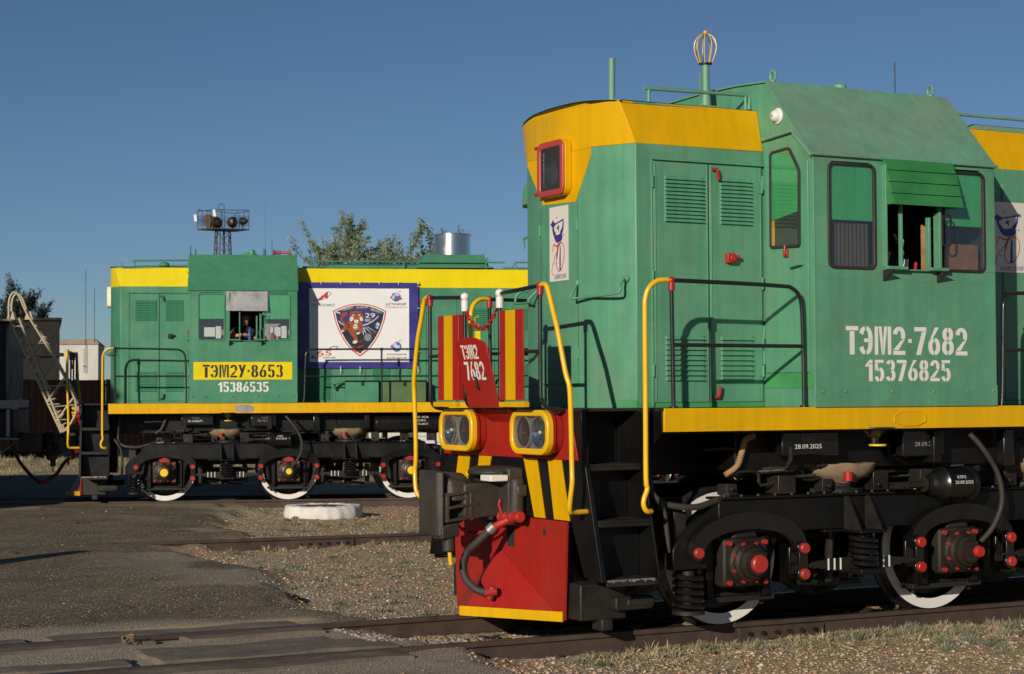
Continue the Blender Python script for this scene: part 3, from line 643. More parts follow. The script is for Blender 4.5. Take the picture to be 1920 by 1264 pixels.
        ch.hull([(U(-1.12), -.30, .72), (U(-1.12), .12, .72), (U(-1.17), .08, .72), (U(-1.17), -.24, .72)][::1], [(U(-1.12), -.30, 1.23), (U(-1.12), .12, 1.23), (U(-1.17), .08, 1.23), (U(-1.17), -.24, 1.23)])
        ch.prism([(U(-1.12), .76), (U(-1.12), 1.21), (U(-.92), 1.21), (U(-.80), 1.10), (U(-.66), 1.08), (U(-.66), .90), (U(-.80), .88), (U(-.98), .80)], 'v', -.28, .04)
        ch.hull([(U(-1.10), .04, .98), (U(-.88), .04, .98), (U(-.88), .12, 1.0), (U(-1.04), .13, 1.0)], [(U(-1.10), .04, 1.20), (U(-.88), .04, 1.16), (U(-.90), .08, 1.13), (U(-1.02), .08, 1.15)])
        cp = obj('coupler', ch, 'coupler', root, .018, angle=30)
        rb = MB()
        for z in (.83, .93, 1.03): rb.hull([(U(-1.11), .04, z), (U(-.72), .04, z + .04), (U(-.72), .115, z + .04), (U(-1.11), .14, z)], [(U(-1.11), .04, z + .022), (U(-.72), .04, z + .062), (U(-.72), .115, z + .062), (U(-1.11), .14, z + .022)])
        for u in (-1.11, -.90, -.72): b3(rb, u, u + .03, .04, .135 - (u + 1.11) * .05, .84, 1.06)
        obj('coupler_rib', rb, 'coupler', cp, .006)
        k = MB(); b3(k, -1.07, -.74, .0405, .043, .86, 1.05); obj('coupler_pocket_shade', k, 'interior', cp)  # dark panel painted in for the shade inside the rib pockets
        jw = MB(); jw.hull([(U(-1.16), -.02, .70), (U(-.98), -.02, .72), (U(-.98), .10, .72), (U(-1.14), .12, .70)], [(U(-1.16), -.02, .80), (U(-.98), -.02, .84), (U(-.98), .10, .84), (U(-1.14), .12, .80)]); jw.cyl((U(-1.05), .05, .60), (U(-1.05), .05, .72), .05, seg=14); obj('coupler_jaw', jw, 'coupler', cp, .012)
        wb = MB(); b3(wb, -.645, -.80, .10, .28, 1.145, 1.195); obj('coupler_mark', wb, 'white', root, .008)
        yh = MB(); yh.tube([(U(-1.05), .06, .62), (U(-1.045), .075, .50)], .016, 8); yh.tube([(U(-.80), -.12, 1.20), (U(-.72), -.16, 1.21), (U(-.62), -.24, 1.20)], .018, 8); obj('release_lever', yh, 'yellowRail', root)
        # end cock, hose
        ck = MB(); ck.cyl((U(-.62), .10, .855), (U(-.62), .44, .875), .035, seg=14)
        for v in (.12, .22, .32, .42): ck.cyl((U(-.62), v - .012, .8565 + v * .04), (U(-.62), v + .012, .858 + v * .04), .044, seg=14)
        ck.tube([(U(-.64), .16, .88), (U(-.66), .15, .96), (U(-.655), .16, 1.0)], .013, 8); ck.tube([(U(-.62), .26, .85), (U(-.68), .2, .81), (U(-.72), .15, .78)], .03, 10, 4)
        c_ = obj('brake_cock', ck, 'redPin', root, .004)
        hz = MB()
        if sg == 1 and K == 'B':   # joined to the vehicle in front
            hp = [(U(-.72), .15, .78), (U(-.85), .12, .66), (U(-1.0), .1, .45), (U(-1.2), .08, .33)]
        else: hp = [(U(-.72), .15, .78), (U(-.80), .08, .68), (U(-.86), -.01, .58), (U(-.88), -.04, .46), (U(-.86), -.01, .36), (U(-.80), .06, .29), (U(-.74), .13, .275)]
        hz.tube(hp, .032, 12, 6); h_ = obj('hose', hz, 'hose', root, angle=60)
        cl = MB(); a_, b_ = Vector(hp[0]), Vector(hp[1]); cl.cyl(a_.lerp(b_, -.15), a_.lerp(b_, .25), .042, seg=14); obj('hose_clamp', cl, 'alu', h_)
        a_ = Vector(hp[-1]); cl = MB(); cl.ball(a_, .042, 12, 8); cl.cyl(a_ + Vector((0, .0, -.05)), a_ + Vector((sg * .02, .03, .05)), .028, seg=10); cl.cyl(a_ - Vector((sg * .04, 0, 0)), a_ + Vector((sg * .05, .03, .01)), .034, seg=12); obj('hose_head', cl, 'redPin', h_, .004)
        # chain under the coupler
        def chain(pts, m, wire=.006, ln=.042, par=root):
            P_ = [Vector(p) for p in pts]; cum = [0]
            for i in range(len(P_) - 1): cum.append(cum[-1] + (P_[i + 1] - P_[i]).length)
            n = int(cum[-1] / (ln * .72)); mb = MB()
            for k in range(n):
                d = cum[-1] * (k + .5) / n; i = max(j for j in range(len(P_) - 1) if cum[j] <= d); t = (d - cum[i]) / (cum[i + 1] - cum[i]); c = P_[i].lerp(P_[i + 1], t); x = (P_[i + 1] - P_[i]).normalized(); y = x.orthogonal().normalized()
                if k % 2: y = x.cross(y)
                mb.tube([c + x * ln * .5 * math.cos(a) + y * ln * .3 * math.sin(a) for a in [2 * math.pi * q / 8 for q in range(9)]], wire, 5, cap=False)
            return obj('chain', mb, m, par)
        def sag(a, b, d, n=10):
            a = Vector(a); b = Vector(b); return [a.lerp(b, i / n) - Vector((0, 0, 4 * d * (i / n) * (1 - i / n))) for i in range(n + 1)]
        chain(sag((U(-.66), .13, .82), (U(-.80), -.42, .82), .10), 'redPin')
        th = MB(); th.tube([(U(-.8), -.14, .75), (U(-.8), -.14, .66), (U(-.81), -.17, .62), (U(-.8), -.21, .64), (U(-.8), -.21, .70)], .014, 8); obj('chain_hook', th, 'redPin', root)
        mf = MB(); mf.prism([(-.92, .42), (-.66, .40), (-.66, .78), (-.92, .78)], 'u', U(.1), U(.12)); obj('rail_guard', mf, 'black', root)
        # steps
        for s in (1, -1):
            S = lambda v: s * v
            def bs(mb, u0, u1, v0, v1, z0, z1): return mb.box(min(U(u0), U(u1)), max(U(u0), U(u1)), min(S(v0), S(v1)), max(S(v0), S(v1)), z0, z1)
            sp = MB(); sp.prism([(S(.85), 1.69), (S(1.49), 1.688), (S(1.49), 1.535), (S(1.215), 1.34), (S(1.44), .46), (S(1.17), .46), (S(1.0), .86), (S(.85), 1.25)], 'u', U(-.008), U(.008))
            bs(sp, -.46, -.01, 1.155, 1.17, .46, .87); bs(sp, -.46, -.01, .985, 1.0, .87, 1.28); bs(sp, -.46, -.01, .835, .85, 1.28, 1.69)
            so_ = obj('step_well', sp, 'black', root, .003)
            for (v0, v1, z) in ((1.17, 1.435, .445), (1.0, 1.325, .87), (.85, 1.20, 1.28)):
                td = MB(); bs(td, -.458, -.01, v0, v1, z, z + .018); bs(td, -.458, -.01, v1 - .008, v1, z - .03, z - .001); t_ = obj('step', td, 'dustyBlack', so_, .003)
            we = MB(); we_r = random.Random(3); uu = -.45
            while uu < -.04:
                w_ = .008 + we_r.random() * .03; h_ = .004 + we_r.random() * .016; bs(we, uu, uu + w_, 1.436, 1.4385, .4635 - h_, .4645); bs(we, uu, uu + w_ * .8, 1.436 - h_ * .9, 1.437, .4632, .4645); uu += w_ * (.8 + we_r.random() * .6)
            for i, p in enumerate(we.v): we.v[i] = (p[0], p[1], p[2] + .0)
            obj('worn_edge', we, 'alu', so_)['kind'] = 'stuff'
            lb = MB(); bs(lb, -.46, -.06, .80, 1.06, .13, .40); bs(lb, -.2, .12, 1.06, 1.14, .2, .30); lb.cyl((U(-.1), S(1.1), .25), (U(.14), S(1.1), .25), .05, seg=12); bs(lb, -.3, -.2, .95, 1.1, .05, .14); obj('sand_box', lb, 'dustyBlack', root, .012)
            # lamps
            hv = .625 * s; v0, v1 = hv - .305, hv + .305
            hb = MB(); O = rrect(v0 + .012, v1 - .012, 1.372, 1.688, .12, 6); hb.prism(O, 'u', U(-.515), U(-.60)); hd = obj('headlight', hb, 'red', root, .006, angle=50)
            ob = rrect(v0, v1, 1.36, 1.70, .125, 6); ring = ring_prism(MB(), ob, inset(ob, .014), 'u', U(-.585), U(-.60)); obj('headlight_rim', ring, 'red', hd)
            ring = ring_prism(MB(), ob, inset(ob, .048), 'u', U(-.6005), U(-.66)); obj('headlight_frame', ring, 'yellowRail', hd, .01)
            rf = MB(); rf.prism(inset(ob, .046), 'u', U(-.6002), U(-.604)); obj('lamp_back', rf, 'vehicleLight', hd)
            for dv, m_ in ((-.125 * s, 'redlens'), (.125 * s, 'mirror')):
                c_ = (U(-.604), hv + dv, 1.53)
                lr = MB(); lr.lathe(c_, (-sg, 0, 0), [(.128, 0), (.128, .03), (.118, .034), (.112, .02)], 30); obj('lamp_ring', lr, 'vehicleLight', hd)
                bw = MB(); bw.lathe(c_, (-sg, 0, 0), [(.0, .0005), (.02, .0015), (.045, .006), (.07, .014), (.09, .023), (.105, .032), (.112, .036)] if m_ == 'mirror' else [(0, .024), (.06, .022), (.112, .012)], 30); obj('reflector' if m_ == 'mirror' else 'red_lamp', bw, m_, hd, angle=60)
            bw = MB(); bw.ball((U(-.625), hv + (.125 if True else 0) * s, 1.53), .014, 10, 8); obj('bulb', bw, 'white', hd)
            bw = MB(); bw.ball((U(-.632), hv - .115 * s, 1.525), .012, 10, 8, 1, 1.6, .8); obj('red_glint', bw, 'redPin', hd)  # red bead stands in for a glint on the unlit red lens
            gl = MB(); gl.prism(inset(ob, .045), 'u', U(-.646), U(-.650)); obj('lamp_glass', gl, 'lens', hd)
            # end railing, half on each side
            rl = MB(); rr = .0165
            rl.tube([(U(-.725), S(.945), 2.62), (U(-.725), S(.945), 1.86), (U(-.715), S(.95), 1.78), (U(-.67), S(.955), 1.715), (U(-.55), S(.96), 1.70)], rr, 10, 4)
            rl.tube([(U(-.725), S(.30), 2.60), (U(-.725), S(.30), 1.86), (U(-.715), S(.305), 1.78), (U(-.67), S(.31), 1.72), (U(-.55), S(.32), 1.70)], rr, 10, 4)
            rl.tube([(U(-.725), S(.30), 2.60), (U(-.725), S(.945), 2.63)], rr, 10); rl.tube([(U(-.725), S(.30), 2.14), (U(-.725), S(.945), 2.14)], rr * .9, 10)
            ra = obj('end_railing', rl, 'blackRail', root, angle=60)
            k = MB(); k.cyl((U(-.725), S(.945), 2.56), (U(-.725), S(.945), 2.615), .026, seg=14); k.ball((U(-.725), S(.945), 2.628), .03, 12, 8); obj('pipe_fitting', k, 'redPin', ra, angle=60)
            k = MB(); k.ball((U(-.725), S(.30), 2.605), .035, 14, 10); k.cyl((U(-.725), S(.30), 2.49), (U(-.725), S(.30), 2.575), .029, .031, seg=14); obj('ball_knob', k, 'white' if K == 'A' else 'blackRail', ra, angle=60)
            yr = MB(); pts = [(-.725, .955, 2.632), (-.725, 1.01, 2.635), (-.725, 1.06, 2.60), (-.722, 1.13, 2.44), (-.72, 1.20, 2.28), (-.71, 1.29, 1.98), (-.695, 1.325, 1.86), (-.685, 1.325, 1.6), (-.68, 1.325, 1.30), (-.685, 1.335, 1.17), (-.69, 1.31, 1.03), (-.675, 1.285, .965), (-.62, 1.26, .955), (-.505, 1.235, .955)]
            yr.tube([(U(a), S(b), c) for a, b, c in pts], .0195, 12, 4); obj('grab_rail', yr, 'yellowRail', root, angle=60)
            # striped boards
            if K == 'A':
                sb = MB(); b3(sb, -.745, -.757, *sorted((S(.355), S(.735))), 1.775, 2.465); bo = obj('striped_board', sb, 'red', root, .003)
                sy = MB(); sy.box(min(U(-.757), U(-.759)), max(U(-.757), U(-.759)), *sorted((S(.535) - .082, S(.535) + .072)), 1.777, 2.463); obj('board_stripe', sy, Y, bo)
                sy = MB(); b3(sy, -.745, -.70, *sorted((S(.355), S(.365))), 1.775, 2.465); obj('board_flange', sy, 'red', bo)
                sy = MB(); b3(sy, -.73, -.78, *sorted((S(.38), S(.78))), 1.722, 1.762); obj('foot_plate', sy, Y, root, .003)
            # long side yellow rail and black rails
            yr = MB(); pts = [(.103, 1.455, 2.66), (.04, 1.45, 2.662), (-.02, 1.44, 2.648), (-.075, 1.43, 2.60), (-.10, 1.42, 2.52), (-.105, 1.42, 2.40), (-.105, 1.42, 1.7), (-.105, 1.42, 1.20), (-.095, 1.42, 1.12), (-.125, 1.42, 1.04), (-.125, 1.42, .99), (-.10, 1.42, .955), (-.05, 1.40, .95)]
            yr.tube([(U(a), S(b), c) for a, b, c in pts], .0195, 12, 4); obj('grab_rail', yr, 'yellowRail', root, angle=60)
            br = MB(); pts = [(.103, 1.46, 2.66), (.7, 1.46, 2.652), (1.12, 1.46, 2.64), (1.20, 1.46, 2.63), (1.27, 1.46, 2.58), (1.30, 1.46, 2.48), (1.31, 1.46, 2.2), (1.315, 1.46, 1.712)]
            if sg == 1:
                br.tube([(U(a), S(b), c) for a, b, c in pts], .0165, 10, 4); br.tube([(U(.103), S(1.46), 2.64), (U(.115), S(1.46), 1.712)], .0165, 10); br.tube([(U(.11), S(1.46), 2.18), (U(1.31), S(1.46), 2.18)], .015, 10)
                for u in (.115, 1.315): br.cyl((U(u), S(1.46), 1.709), (U(u), S(1.46), 1.725), .035, seg=12)
                o = obj('handrail', br, 'blackRail', root, angle=60)
                k = MB(); k.cyl((U(.103), S(1.46), 2.585), (U(.103), S(1.46), 2.645), .026, seg=14); k.ball((U(.103), S(1.46), 2.66), .029, 12, 8); obj('pipe_fitting', k, 'redPin' if K == 'A' else 'blackRail', o, angle=60)
        # raised gangway plate with number and its chain
        gp = MB(); q = [(-.262, 0), (.262, 0), (.268, .50), (.255, .525), (.10, .565), (.0, .572), (-.10, .565), (-.255, .53), (-.268, .50)]
        def Gp(v, h, d=0): return (U(-.70 - h * .235 - d), v, 1.715 + h * .97)
        gp.hull([Gp(v, h, 0) for v, h in q], [Gp(v, h, .012) for v, h in q]); g_ = obj('gangway_plate', gp, 'red', root, .003)
        sl_ = MB(); sl_.tube([Gp(-.01, .17, .02), Gp(-.005, .24, .025)], .010, 6); sl_.tube([Gp(-.01, .17, .0), Gp(-.01, .17, .03), Gp(.02, .15, .03)], .009, 6); sl_.tube([Gp(-.005, .24, 0), Gp(-.005, .24, .03), Gp(-.03, .25, .03)], .009, 6); obj('plate_handle', sl_, 'dustyBlack', g_)
        if K == 'A' and sg == 1:
            yd = Vector(Gp(0, 1)) - Vector(Gp(0, 0))
            obj('number_stencil', stencil('ТЭМ2', Gp(-.17, .395, .0145), (0, 1, 0), yd, .115, width=.275, gap=.07), 'letter', g_)
            obj('number_stencil', stencil('7682', Gp(-.175, .225, .0145), (0, 1, 0), yd, .15, width=.33, gap=.07), 'letter', g_)
        chain(sag((U(-.725), -.29, 2.50), (U(-.725), .28, 2.52), .17, 14), 'redPin', .0065, .05)
        ps = MB()
        for s in (1, -1): ps.tube([(U(-.725), s * .30, 1.95), (U(-.72), s * .24, 1.93), (U(-.71), s * .2, 1.90)], .009, 6)
        obj('plate_catch', ps, 'dustyBlack', root)
    end(1, 0); end(-1, UEND)
    # ---------------- hoods
    def hood_outline(u0, u1, nose0, nose1):
        pts = []
        pts += [(u0 - .187, .52), (u0, .873)] if nose0 else [(u0, .873)]
        pts += [(u1, .873), (u1 + .187, .52)] if nose1 else [(u1, .873)]
        return pts + [(a, -b) for a, b in reversed(pts)]
    short = hood_outline(.167, 1.372, True, False); long_ = hood_outline(3.218, 14.1, False, True)
    for nm, ol in (('short_hood', short), ('long_hood', long_)):
        h = MB(); h.prism(ol, 'z', 1.708, 3.76); obj(nm, h, G, root, .006)
        top = []
        for (u, v) in ol:
            sg_ = 1 if v > 0 else -1; av = abs(v)
            if av > .8: top.append((u if 1 < u < 13.9 else (.07 if u < 1 else 14.2), sg_ * (.787 if u < 1 else .80), 4.10))
            else: top.append((u, v, 4.10))
        yb = MB(); yb.hull([(a, b, 3.7605) for a, b in ol], top); o = obj('yellow_band', yb, Y, root, .004)
        rf = MB(); n = 12; us = (-.045, 1.37) if nm == 'short_hood' else (3.22, 14.3)
        prof = [(-.80 + 1.6 * i / n, 4.102 + .050 * (1 - abs(2 * i / n - 1) ** 2.4)) for i in range(n + 1)]
        k0 = .8
        rf.add([(us[0] + (.13 * (abs(v) / .8) ** 3 if nm == 'short_hood' else 0), v, z) for v, z in prof] + [(us[1], v, z) for v, z in prof] + [(us[0] + (.13 * (abs(v) / .8) ** 3 if nm == 'short_hood' else 0), v, z - .02) for v, z in prof] + [(us[1], v, z - .02) for v, z in prof],
               [(i, i + 1, n + 2 + i, n + 1 + i) for i in range(n)] + [(2 * n + 2 + i, 3 * n + 3 + i, 3 * n + 4 + i, 2 * n + 3 + i) for i in range(n)] + [(i, 2 * n + 2 + i, 2 * n + 3 + i, i + 1) for i in range(n)] + [(n + 1 + i, n + 2 + i, 3 * n + 4 + i, 3 * n + 3 + i) for i in range(n)])
        obj('hood_roof', rf, RF, root, angle=50)
        fi = MB(); fi.prism([(prof[i][0], prof[i][1] - .021) for i in range(n + 1)][::-1] + [(-.79, 4.098), (.79, 4.098)], 'u', us[0] + .24, us[1] - .02); obj('roof_filler', fi, G, root)
        if nm == 'short_hood':
            fi = MB(); fi.prism([(v, z - .021) for v, z in prof if abs(v) < .53][::-1] + [(-.52, 4.099), (.52, 4.099)], 'u', -.0195, .2); obj('nose_peak', fi, Y, root)
        rim = MB(); rim.tube([(us[0] + (.13 * (abs(v) / .8) ** 3 if nm == 'short_hood' else 0), v, z - .012) for v, z in prof], .008, 6); obj('roof_rim', rim, 'dustyBlack', root)
    # yellow diamond on the nose, nose lamp, nose door lines
    yd = MB(); yd.prism([(-.515, 3.759), (.515, 3.759), (.52, 3.70), (.272, 3.352), (-.262, 3.372), (-.52, 3.72)], 'u', -.0205, -.0235); obj('nose_chevron', yd, Y, root)
    lb = MB(); O = rrect(-.215, .215, 3.415, 3.865, .07, 6) if K == 'A' else rrect(-.19, .19, 3.43, 3.80, .05, 6); lb.prism(O, 'u', -.024, -.085); nl = obj('nose_lamp', lb, Y if K == 'A' else 'white', root, .006, angle=50)
    rg = ring_prism(MB(), O, inset(O, .055), 'u', -.0855, -.108); obj('lamp_frame', rg, 'redFaded' if K == 'A' else 'white', nl, .012)
    gl = MB(); gl.prism(inset(O, .05), 'u', -.098, -.100); obj('lamp_glass', gl, 'lens', nl)
    rfm = MB(); rfm.lathe((-.0875, .02, 3.60), (-1, 0, 0), [(0, .001), (.05, .003), (.10, .006)], 24); rfm.cyl((-.09, -.12, 3.5), (-.09, -.12, 3.78), .006, seg=8); obj('lamp_back', rfm, 'stainless', nl); k = MB(); k.prism(inset(O, .05), 'u', -.0852, -.0865); obj('lamp_lining', k, 'darkglass' if False else 'interior', nl)
    for z in (3.45, 3.83):
        k = MB(); k.cyl((-.105, -.235, z), (-.105, -.205, z), .014, seg=10); obj('lamp_hinge', k, 'redPin', nl)
    k = MB(); k.box(-.0215, -.0205, .3, .304, 1.9, 3.34); k.box(-.0215, -.0205, -.304, -.3, 1.9, 3.34); k.box(-.0215, -.0205, -.3, .3, 1.9, 1.904); obj('nose_door_gap', k, 'interior', root)
    for s in (1, -1):
        for z in (2.1, 3.12):
            k = MB(); k.cyl((-.028, s * .305, z), (-.028, s * .305, z + .09), .010, seg=8); obj('nose_hinge', k, G, root)
        # bent grab irons on the chamfers
        gi = MB(); a = Vector((-.02 - .005, s * .30, 2.70)); e = Vector((.12, s * .80, 2.71)); n_ = Vector((-.884, s * .467, 0)) * .10
        gi.tube([a, a + n_ * .3 + Vector((0, 0, -.03)), a + n_ + Vector((0, 0, -.10)), a + n_ + Vector((0, 0, -.12)), a + n_ + Vector((.03, s * .05, -.125)), e + n_ + Vector((-.03, s * -.05, -.12)), e + n_ + Vector((0, 0, -.10)), e + n_ * .9 + Vector((0, 0, -.05)), e + n_ * .3, e], .011, 8, 3)
        for q in (a, e): gi.ball(q, .03, 10, 6)
        obj('grab_iron', gi, G, root, angle=60)
    # hood doors, each with louvres
    def door(u0, u1, z0, z1, s, lv, hinge=None, zs=((1.92, 2.28, 9), (3.16, 3.52, 12))):
        S = lambda v: s * v
        d = MB(); d.box(u0 + .003, u1 - .003, *sorted((S(.874), S(.884))), z0, z1); d_ = obj('hood_door', d, G, root, .003)
        e = MB(); e.box(u0 + .012, u0 + .022, *sorted((S(.884), S(.8885))), z0 + .01, z1 - .01); e.box(u1 - .022, u1 - .012, *sorted((S(.884), S(.8885))), z0 + .01, z1 - .01); obj('door_fold', e, G, d_, .002)
        for (a, b, n) in zs:
            if lv: louvre_set(d_, lv[0], lv[1], a, b, n, S(.884), s, G, cache)
        return d_
    for s in (1, -1):
        S = lambda v: s * v
        d1 = door(.318, .836, 1.752, 3.63, s, (.42, .79)); d2 = door(.842, 1.352, 1.752, 3.63, s, (.94, 1.25), zs=((1.92, 2.28, 9), (3.16, 3.53, 12)))
        fr = MB(); fr.hull([(.30, S(.873), 3.637), (1.368, S(.873), 3.637), (1.368, S(.905), 3.637), (.30, S(.905), 3.637)], [(.33, S(.873), 3.662), (1.35, S(.873), 3.662), (1.35, S(.88), 3.662), (.33, S(.88), 3.662)]); obj('drip_rail', fr, G, root)
        jp = MB(); jp.box(.299, .314, *sorted((S(.873), S(.8875))), 1.72, 3.637); obj('door_post', jp, G, root, .002)
        gp_ = MB(); gp_.box(.8355, .8425, *sorted((S(.8735), S(.8745))), 1.752, 3.63); gp_.box(.314, .3195, *sorted((S(.8735), S(.8745))), 1.752, 3.63); obj('door_gap', gp_, 'interior', root)
        for (u, zz) in ((.325, (1.95, 2.68, 3.42)), (1.325, (1.95, 2.20, 2.65, 3.42))):
            for z in zz:
                k = MB(); k.box(u - .022, u + .022, *sorted((S(.884), S(.889))), z, z + .09); k.cyl((u + (.02 if u > 1 else -.02), S(.894), z + .0), (u + (.02 if u > 1 else -.02), S(.894), z + .095), .010, seg=8); obj('hinge', k, G, root)
        lt = MB(); c = (1.03, S(.884), 2.88); lt.box(c[0] - .045, c[0] + .03, *sorted((S(.884), S(.93))), 2.85, 2.93); lt.cyl((c[0] + .03, S(.91), 2.90), (c[0] + .07, S(.93), 2.90), .018, seg=10); lt.cyl((c[0], S(.93), 2.89), (c[0], S(.95), 2.89), .03, seg=10)
        obj('door_lock', lt, 'redPin' if K == 'A' else 'dustyBlack', root, .006)
        for z, dz in ((3.59, -1), (1.79, 1)):
            k = MB(); k.tube([(.86, S(.90), z), (.895, S(.915), z + .0), (.905, S(.915), z + dz * .03), (.912, S(.915), z + dz * .085)], .014, 8); obj('door_latch', k, 'redPin' if K == 'A' else 'grease', root)
        if K == 'A' and s == 1:
            k = MB(); k.box(.32, 1.34, .8885, .8895, 1.712, 1.75); k.box(-.0, .0001, 0, .0001, 1.71, 1.711)
            k2 = MB(); k2.box(.168, 1.36, .8735, .8742, 1.712, 1.752); obj('touch_up_paint', k2, 'greenPatch', root)
            k2 = MB(); k2.hull([(-.0202, .50, 1.713), (.166, .8745, 1.713), (.164, .877, 1.713), (-.024, .502, 1.713)], [(-.0202, .50, 1.775), (.166, .8745, 1.775), (.164, .877, 1.775), (-.024, .502, 1.775)]); obj('touch_up_paint', k2, 'greenPatch', root)
        # long hood doors
        us = [3.9, 4.45, 5.0, 5.55, 6.1, 6.78, 7.5, 8.2, 8.9, 9.6, 10.3, 11.0, 11.7, 12.4, 13.1]
        for i in range(len(us) - 1):
            lv = (us[i] + .12, us[i + 1] - .12) if i % 3 == 1 else ((6.9, 7.38) if i == 5 else None)
            door(us[i], us[i + 1], 1.752, 3.63 if i not in (0, 1, 2) or K == 'A' else 3.63, s, lv, zs=((2.0, 2.4, 12), (3.0, 3.4, 12)) if lv else ())
        for i, (a, b, n) in enumerate(((1.76, 2.34, 22),)):
            gb = MB(); gb.box(3.33, 3.86, *sorted((S(.874), S(.880))), a - .03, b + .03); g_ = obj('vent_grille', gb, G, root, .003); louvre_set(g_, 3.36, 3.83, a, b, n, S(.880), s, G, cache)
        # roof walk rails
        rr = MB(); rr.tube([(.40, S(.70), 4.12), (.40, S(.70), 4.22)], .014, 8); rr.tube([(1.33, S(.70), 4.12), (1.33, S(.70), 4.23)], .014, 8); rr.tube([(.36, S(.70), 4.225), (1.34, S(.70), 4.24), (1.37, S(.70), 4.23), (1.35, S(.72), 4.12)], .015, 8)
        obj('roof_rail', rr, RF, root, angle=60)
        rr = MB(); 
        for u in (3.55, 5.15, 6.65): rr.tube([(u, S(.72), 4.10), (u, S(.72), 4.24)], .013, 8)
        rr.tube([(3.40, S(.72), 4.235), (5.35, S(.72), 4.235), (7.0, S(.72), 4.235)], .014, 8); 
        for u in (7.2, 8.8, 10.4, 12.0): rr.tube([(u, S(.72), 4.10), (u, S(.72), 4.24)], .013, 8)
        rr.tube([(7.1, S(.72), 4.12), (7.2, S(.72), 4.24), (12.0, S(.72), 4.24)], .014, 8); obj('roof_rail', rr, G if K == 'B' else RF, root, angle=60)
        rr = MB(); rr.hull([(3.75, S(.3), 4.14), (5.6, S(.3), 4.14), (5.6, S(.66), 4.12), (3.75, S(.66), 4.12)], [(3.85, S(.3), 4.22), (5.5, S(.3), 4.22), (5.5, S(.62), 4.18), (3.85, S(.62), 4.18)]); obj('roof_hatch', rr, G if K == 'B' else RF, root, .006)
        # rails beside the long hood
        br = MB(); br.tube([(3.33, S(1.46), 1.712), (3.345, S(1.46), 1.9), (3.36, S(1.46), 2.45), (3.37, S(1.46), 2.56), (3.42, S(1.46), 2.62), (3.52, S(1.46), 2.64), (5.0, S(1.46), 2.645), (9, S(1.46), 2.645), (14.2, S(1.46), 2.645)], .0165, 10, 3)
        br.tube([(3.35, S(1.46), 2.17), (14.2, S(1.46), 2.17)], .0145, 8)
        for u in (4.69, 6.02, 7.36, 8.7, 10.0, 11.4, 12.8, 14.2): br.tube([(u, S(1.46), 1.712), (u, S(1.46), 2.645)], .0165, 10); br.cyl((u, S(1.46), 2.61), (u, S(1.46), 2.67), .023, seg=10)
        obj('handrail', br, 'blackRail', root, angle=60)
    # ---------------- cab
    wall = MB()
    CS = [(1.95 if False else 0, 0)]
    prof = [(-1.527, 1.709), (1.527, 1.709), (1.527, 3.665), (.945, 4.305), (.5, 4.335), (0, 4.345), (-.5, 4.335), (-.945, 4.305), (-1.527, 3.665)]
    # end walls (thin), roof shell, side walls with openings
    for u0, u1 in ((1.374, 1.40), (3.19, 3.216)):
        wl = MB(); wl.prism([(a * .999, z) for a, z in prof][::-1], 'u', u0, u1); obj('cab_end_wall', wl, G if K == 'A' else G, root, .003)
    rp = [(-1.530, 3.665), (-.945, 4.312), (-.5, 4.342), (0, 4.352), (.5, 4.342), (.945, 4.312), (1.530, 3.665)]
    for i in range(6):
        r_ = MB(); (a0, z0), (a1, z1) = rp[i], rp[i + 1]
        r_.hull([(1.345 if i in (0, 5) else 1.36, a0, z0), (3.235, a0, z0), (3.235, a1, z1), (1.345 if i in (0, 5) else 1.36, a1, z1)], [(1.345 if i in (0, 5) else 1.36, a0, z0 + .012), (3.235, a0, z0 + .012), (3.235, a1, z1 + .012), (1.345 if i in (0, 5) else 1.36, a1, z1 + .012)])
        obj('cab_roof', r_, RF, root)
    for s in (1, -1):
        S = lambda v: s * v
        def sb(mb, u0, u1, z0, z1, v0=1.500, v1=1.527): return mb.box(u0, u1, *sorted((S(v0), S(v1))), z0, z1)
        W1 = (1.505, 1.975); W2 = (2.045, 2.615); W3 = (2.66, 3.105)
        if K == 'B': W3 = (2.635, 3.10)
        wl = MB(); sb(wl, 1.372, 3.218, 1.709, 2.795); sb(wl, 1.372, 3.218, 3.625, 3.668)
        for a, b in ((1.372, W1[0] + .01), (W1[1] - .01, W2[0]), (W2[1], W3[0] + .01), (W3[1] - .01, 3.218)): sb(wl, a, b, 2.795, 3.625)
        # rounded corner fillets
        for a, b in (W1, W3):
            for (cx, cz, dx, dz) in ((a + .01, 2.795, 1, 1), (b - .01, 2.795, -1, 1), (a + .01, 3.625, 1, -1), (b - .01, 3.625, -1, -1)): wl.prism([(cx, cz), (cx + dx * .04, cz), (cx, cz + dz * .04)], 'v', S(1.502), S(1.526))
        obj('cab_side_wall', wl, G, root, .002)
        sk = MB(); sk.box(1.368, 3.222, *sorted((S(1.527), S(1.5325))), 1.7095, 1.878); so2 = obj('cab_skirt', sk, G, root, .002)
        bt = MB()
        for u in (1.44, 1.66, 2.12, 2.55, 2.9, 3.17): bt.ball((u, S(1.5335), 1.83 if K == 'A' else 1.82), .011, 8, 5)
        obj('skirt_bolts', bt, 'dustyBlack' if K == 'B' else G, so2)
        if s == 1 or K == 'A':
            k = MB(); k.tube([(1.345, S(1.545), 3.668), (3.235, S(1.545), 3.668)], .014, 8); k.box(1.345, 3.235, *sorted((S(1.528), S(1.55))), 3.665, 3.672); obj('eave', k, RF, root)
        window_side(root, K, s, W1[0], W1[1], 2.785, 3.618, 3.168, backing='curtain' if K == 'A' else 'grey')
        window_side(root, K, s, W3[0], W3[1], 2.79, 3.612, 3.165, backing='ply' if K == 'A' else 'grey')
        # open sliding window
        wf = MB()
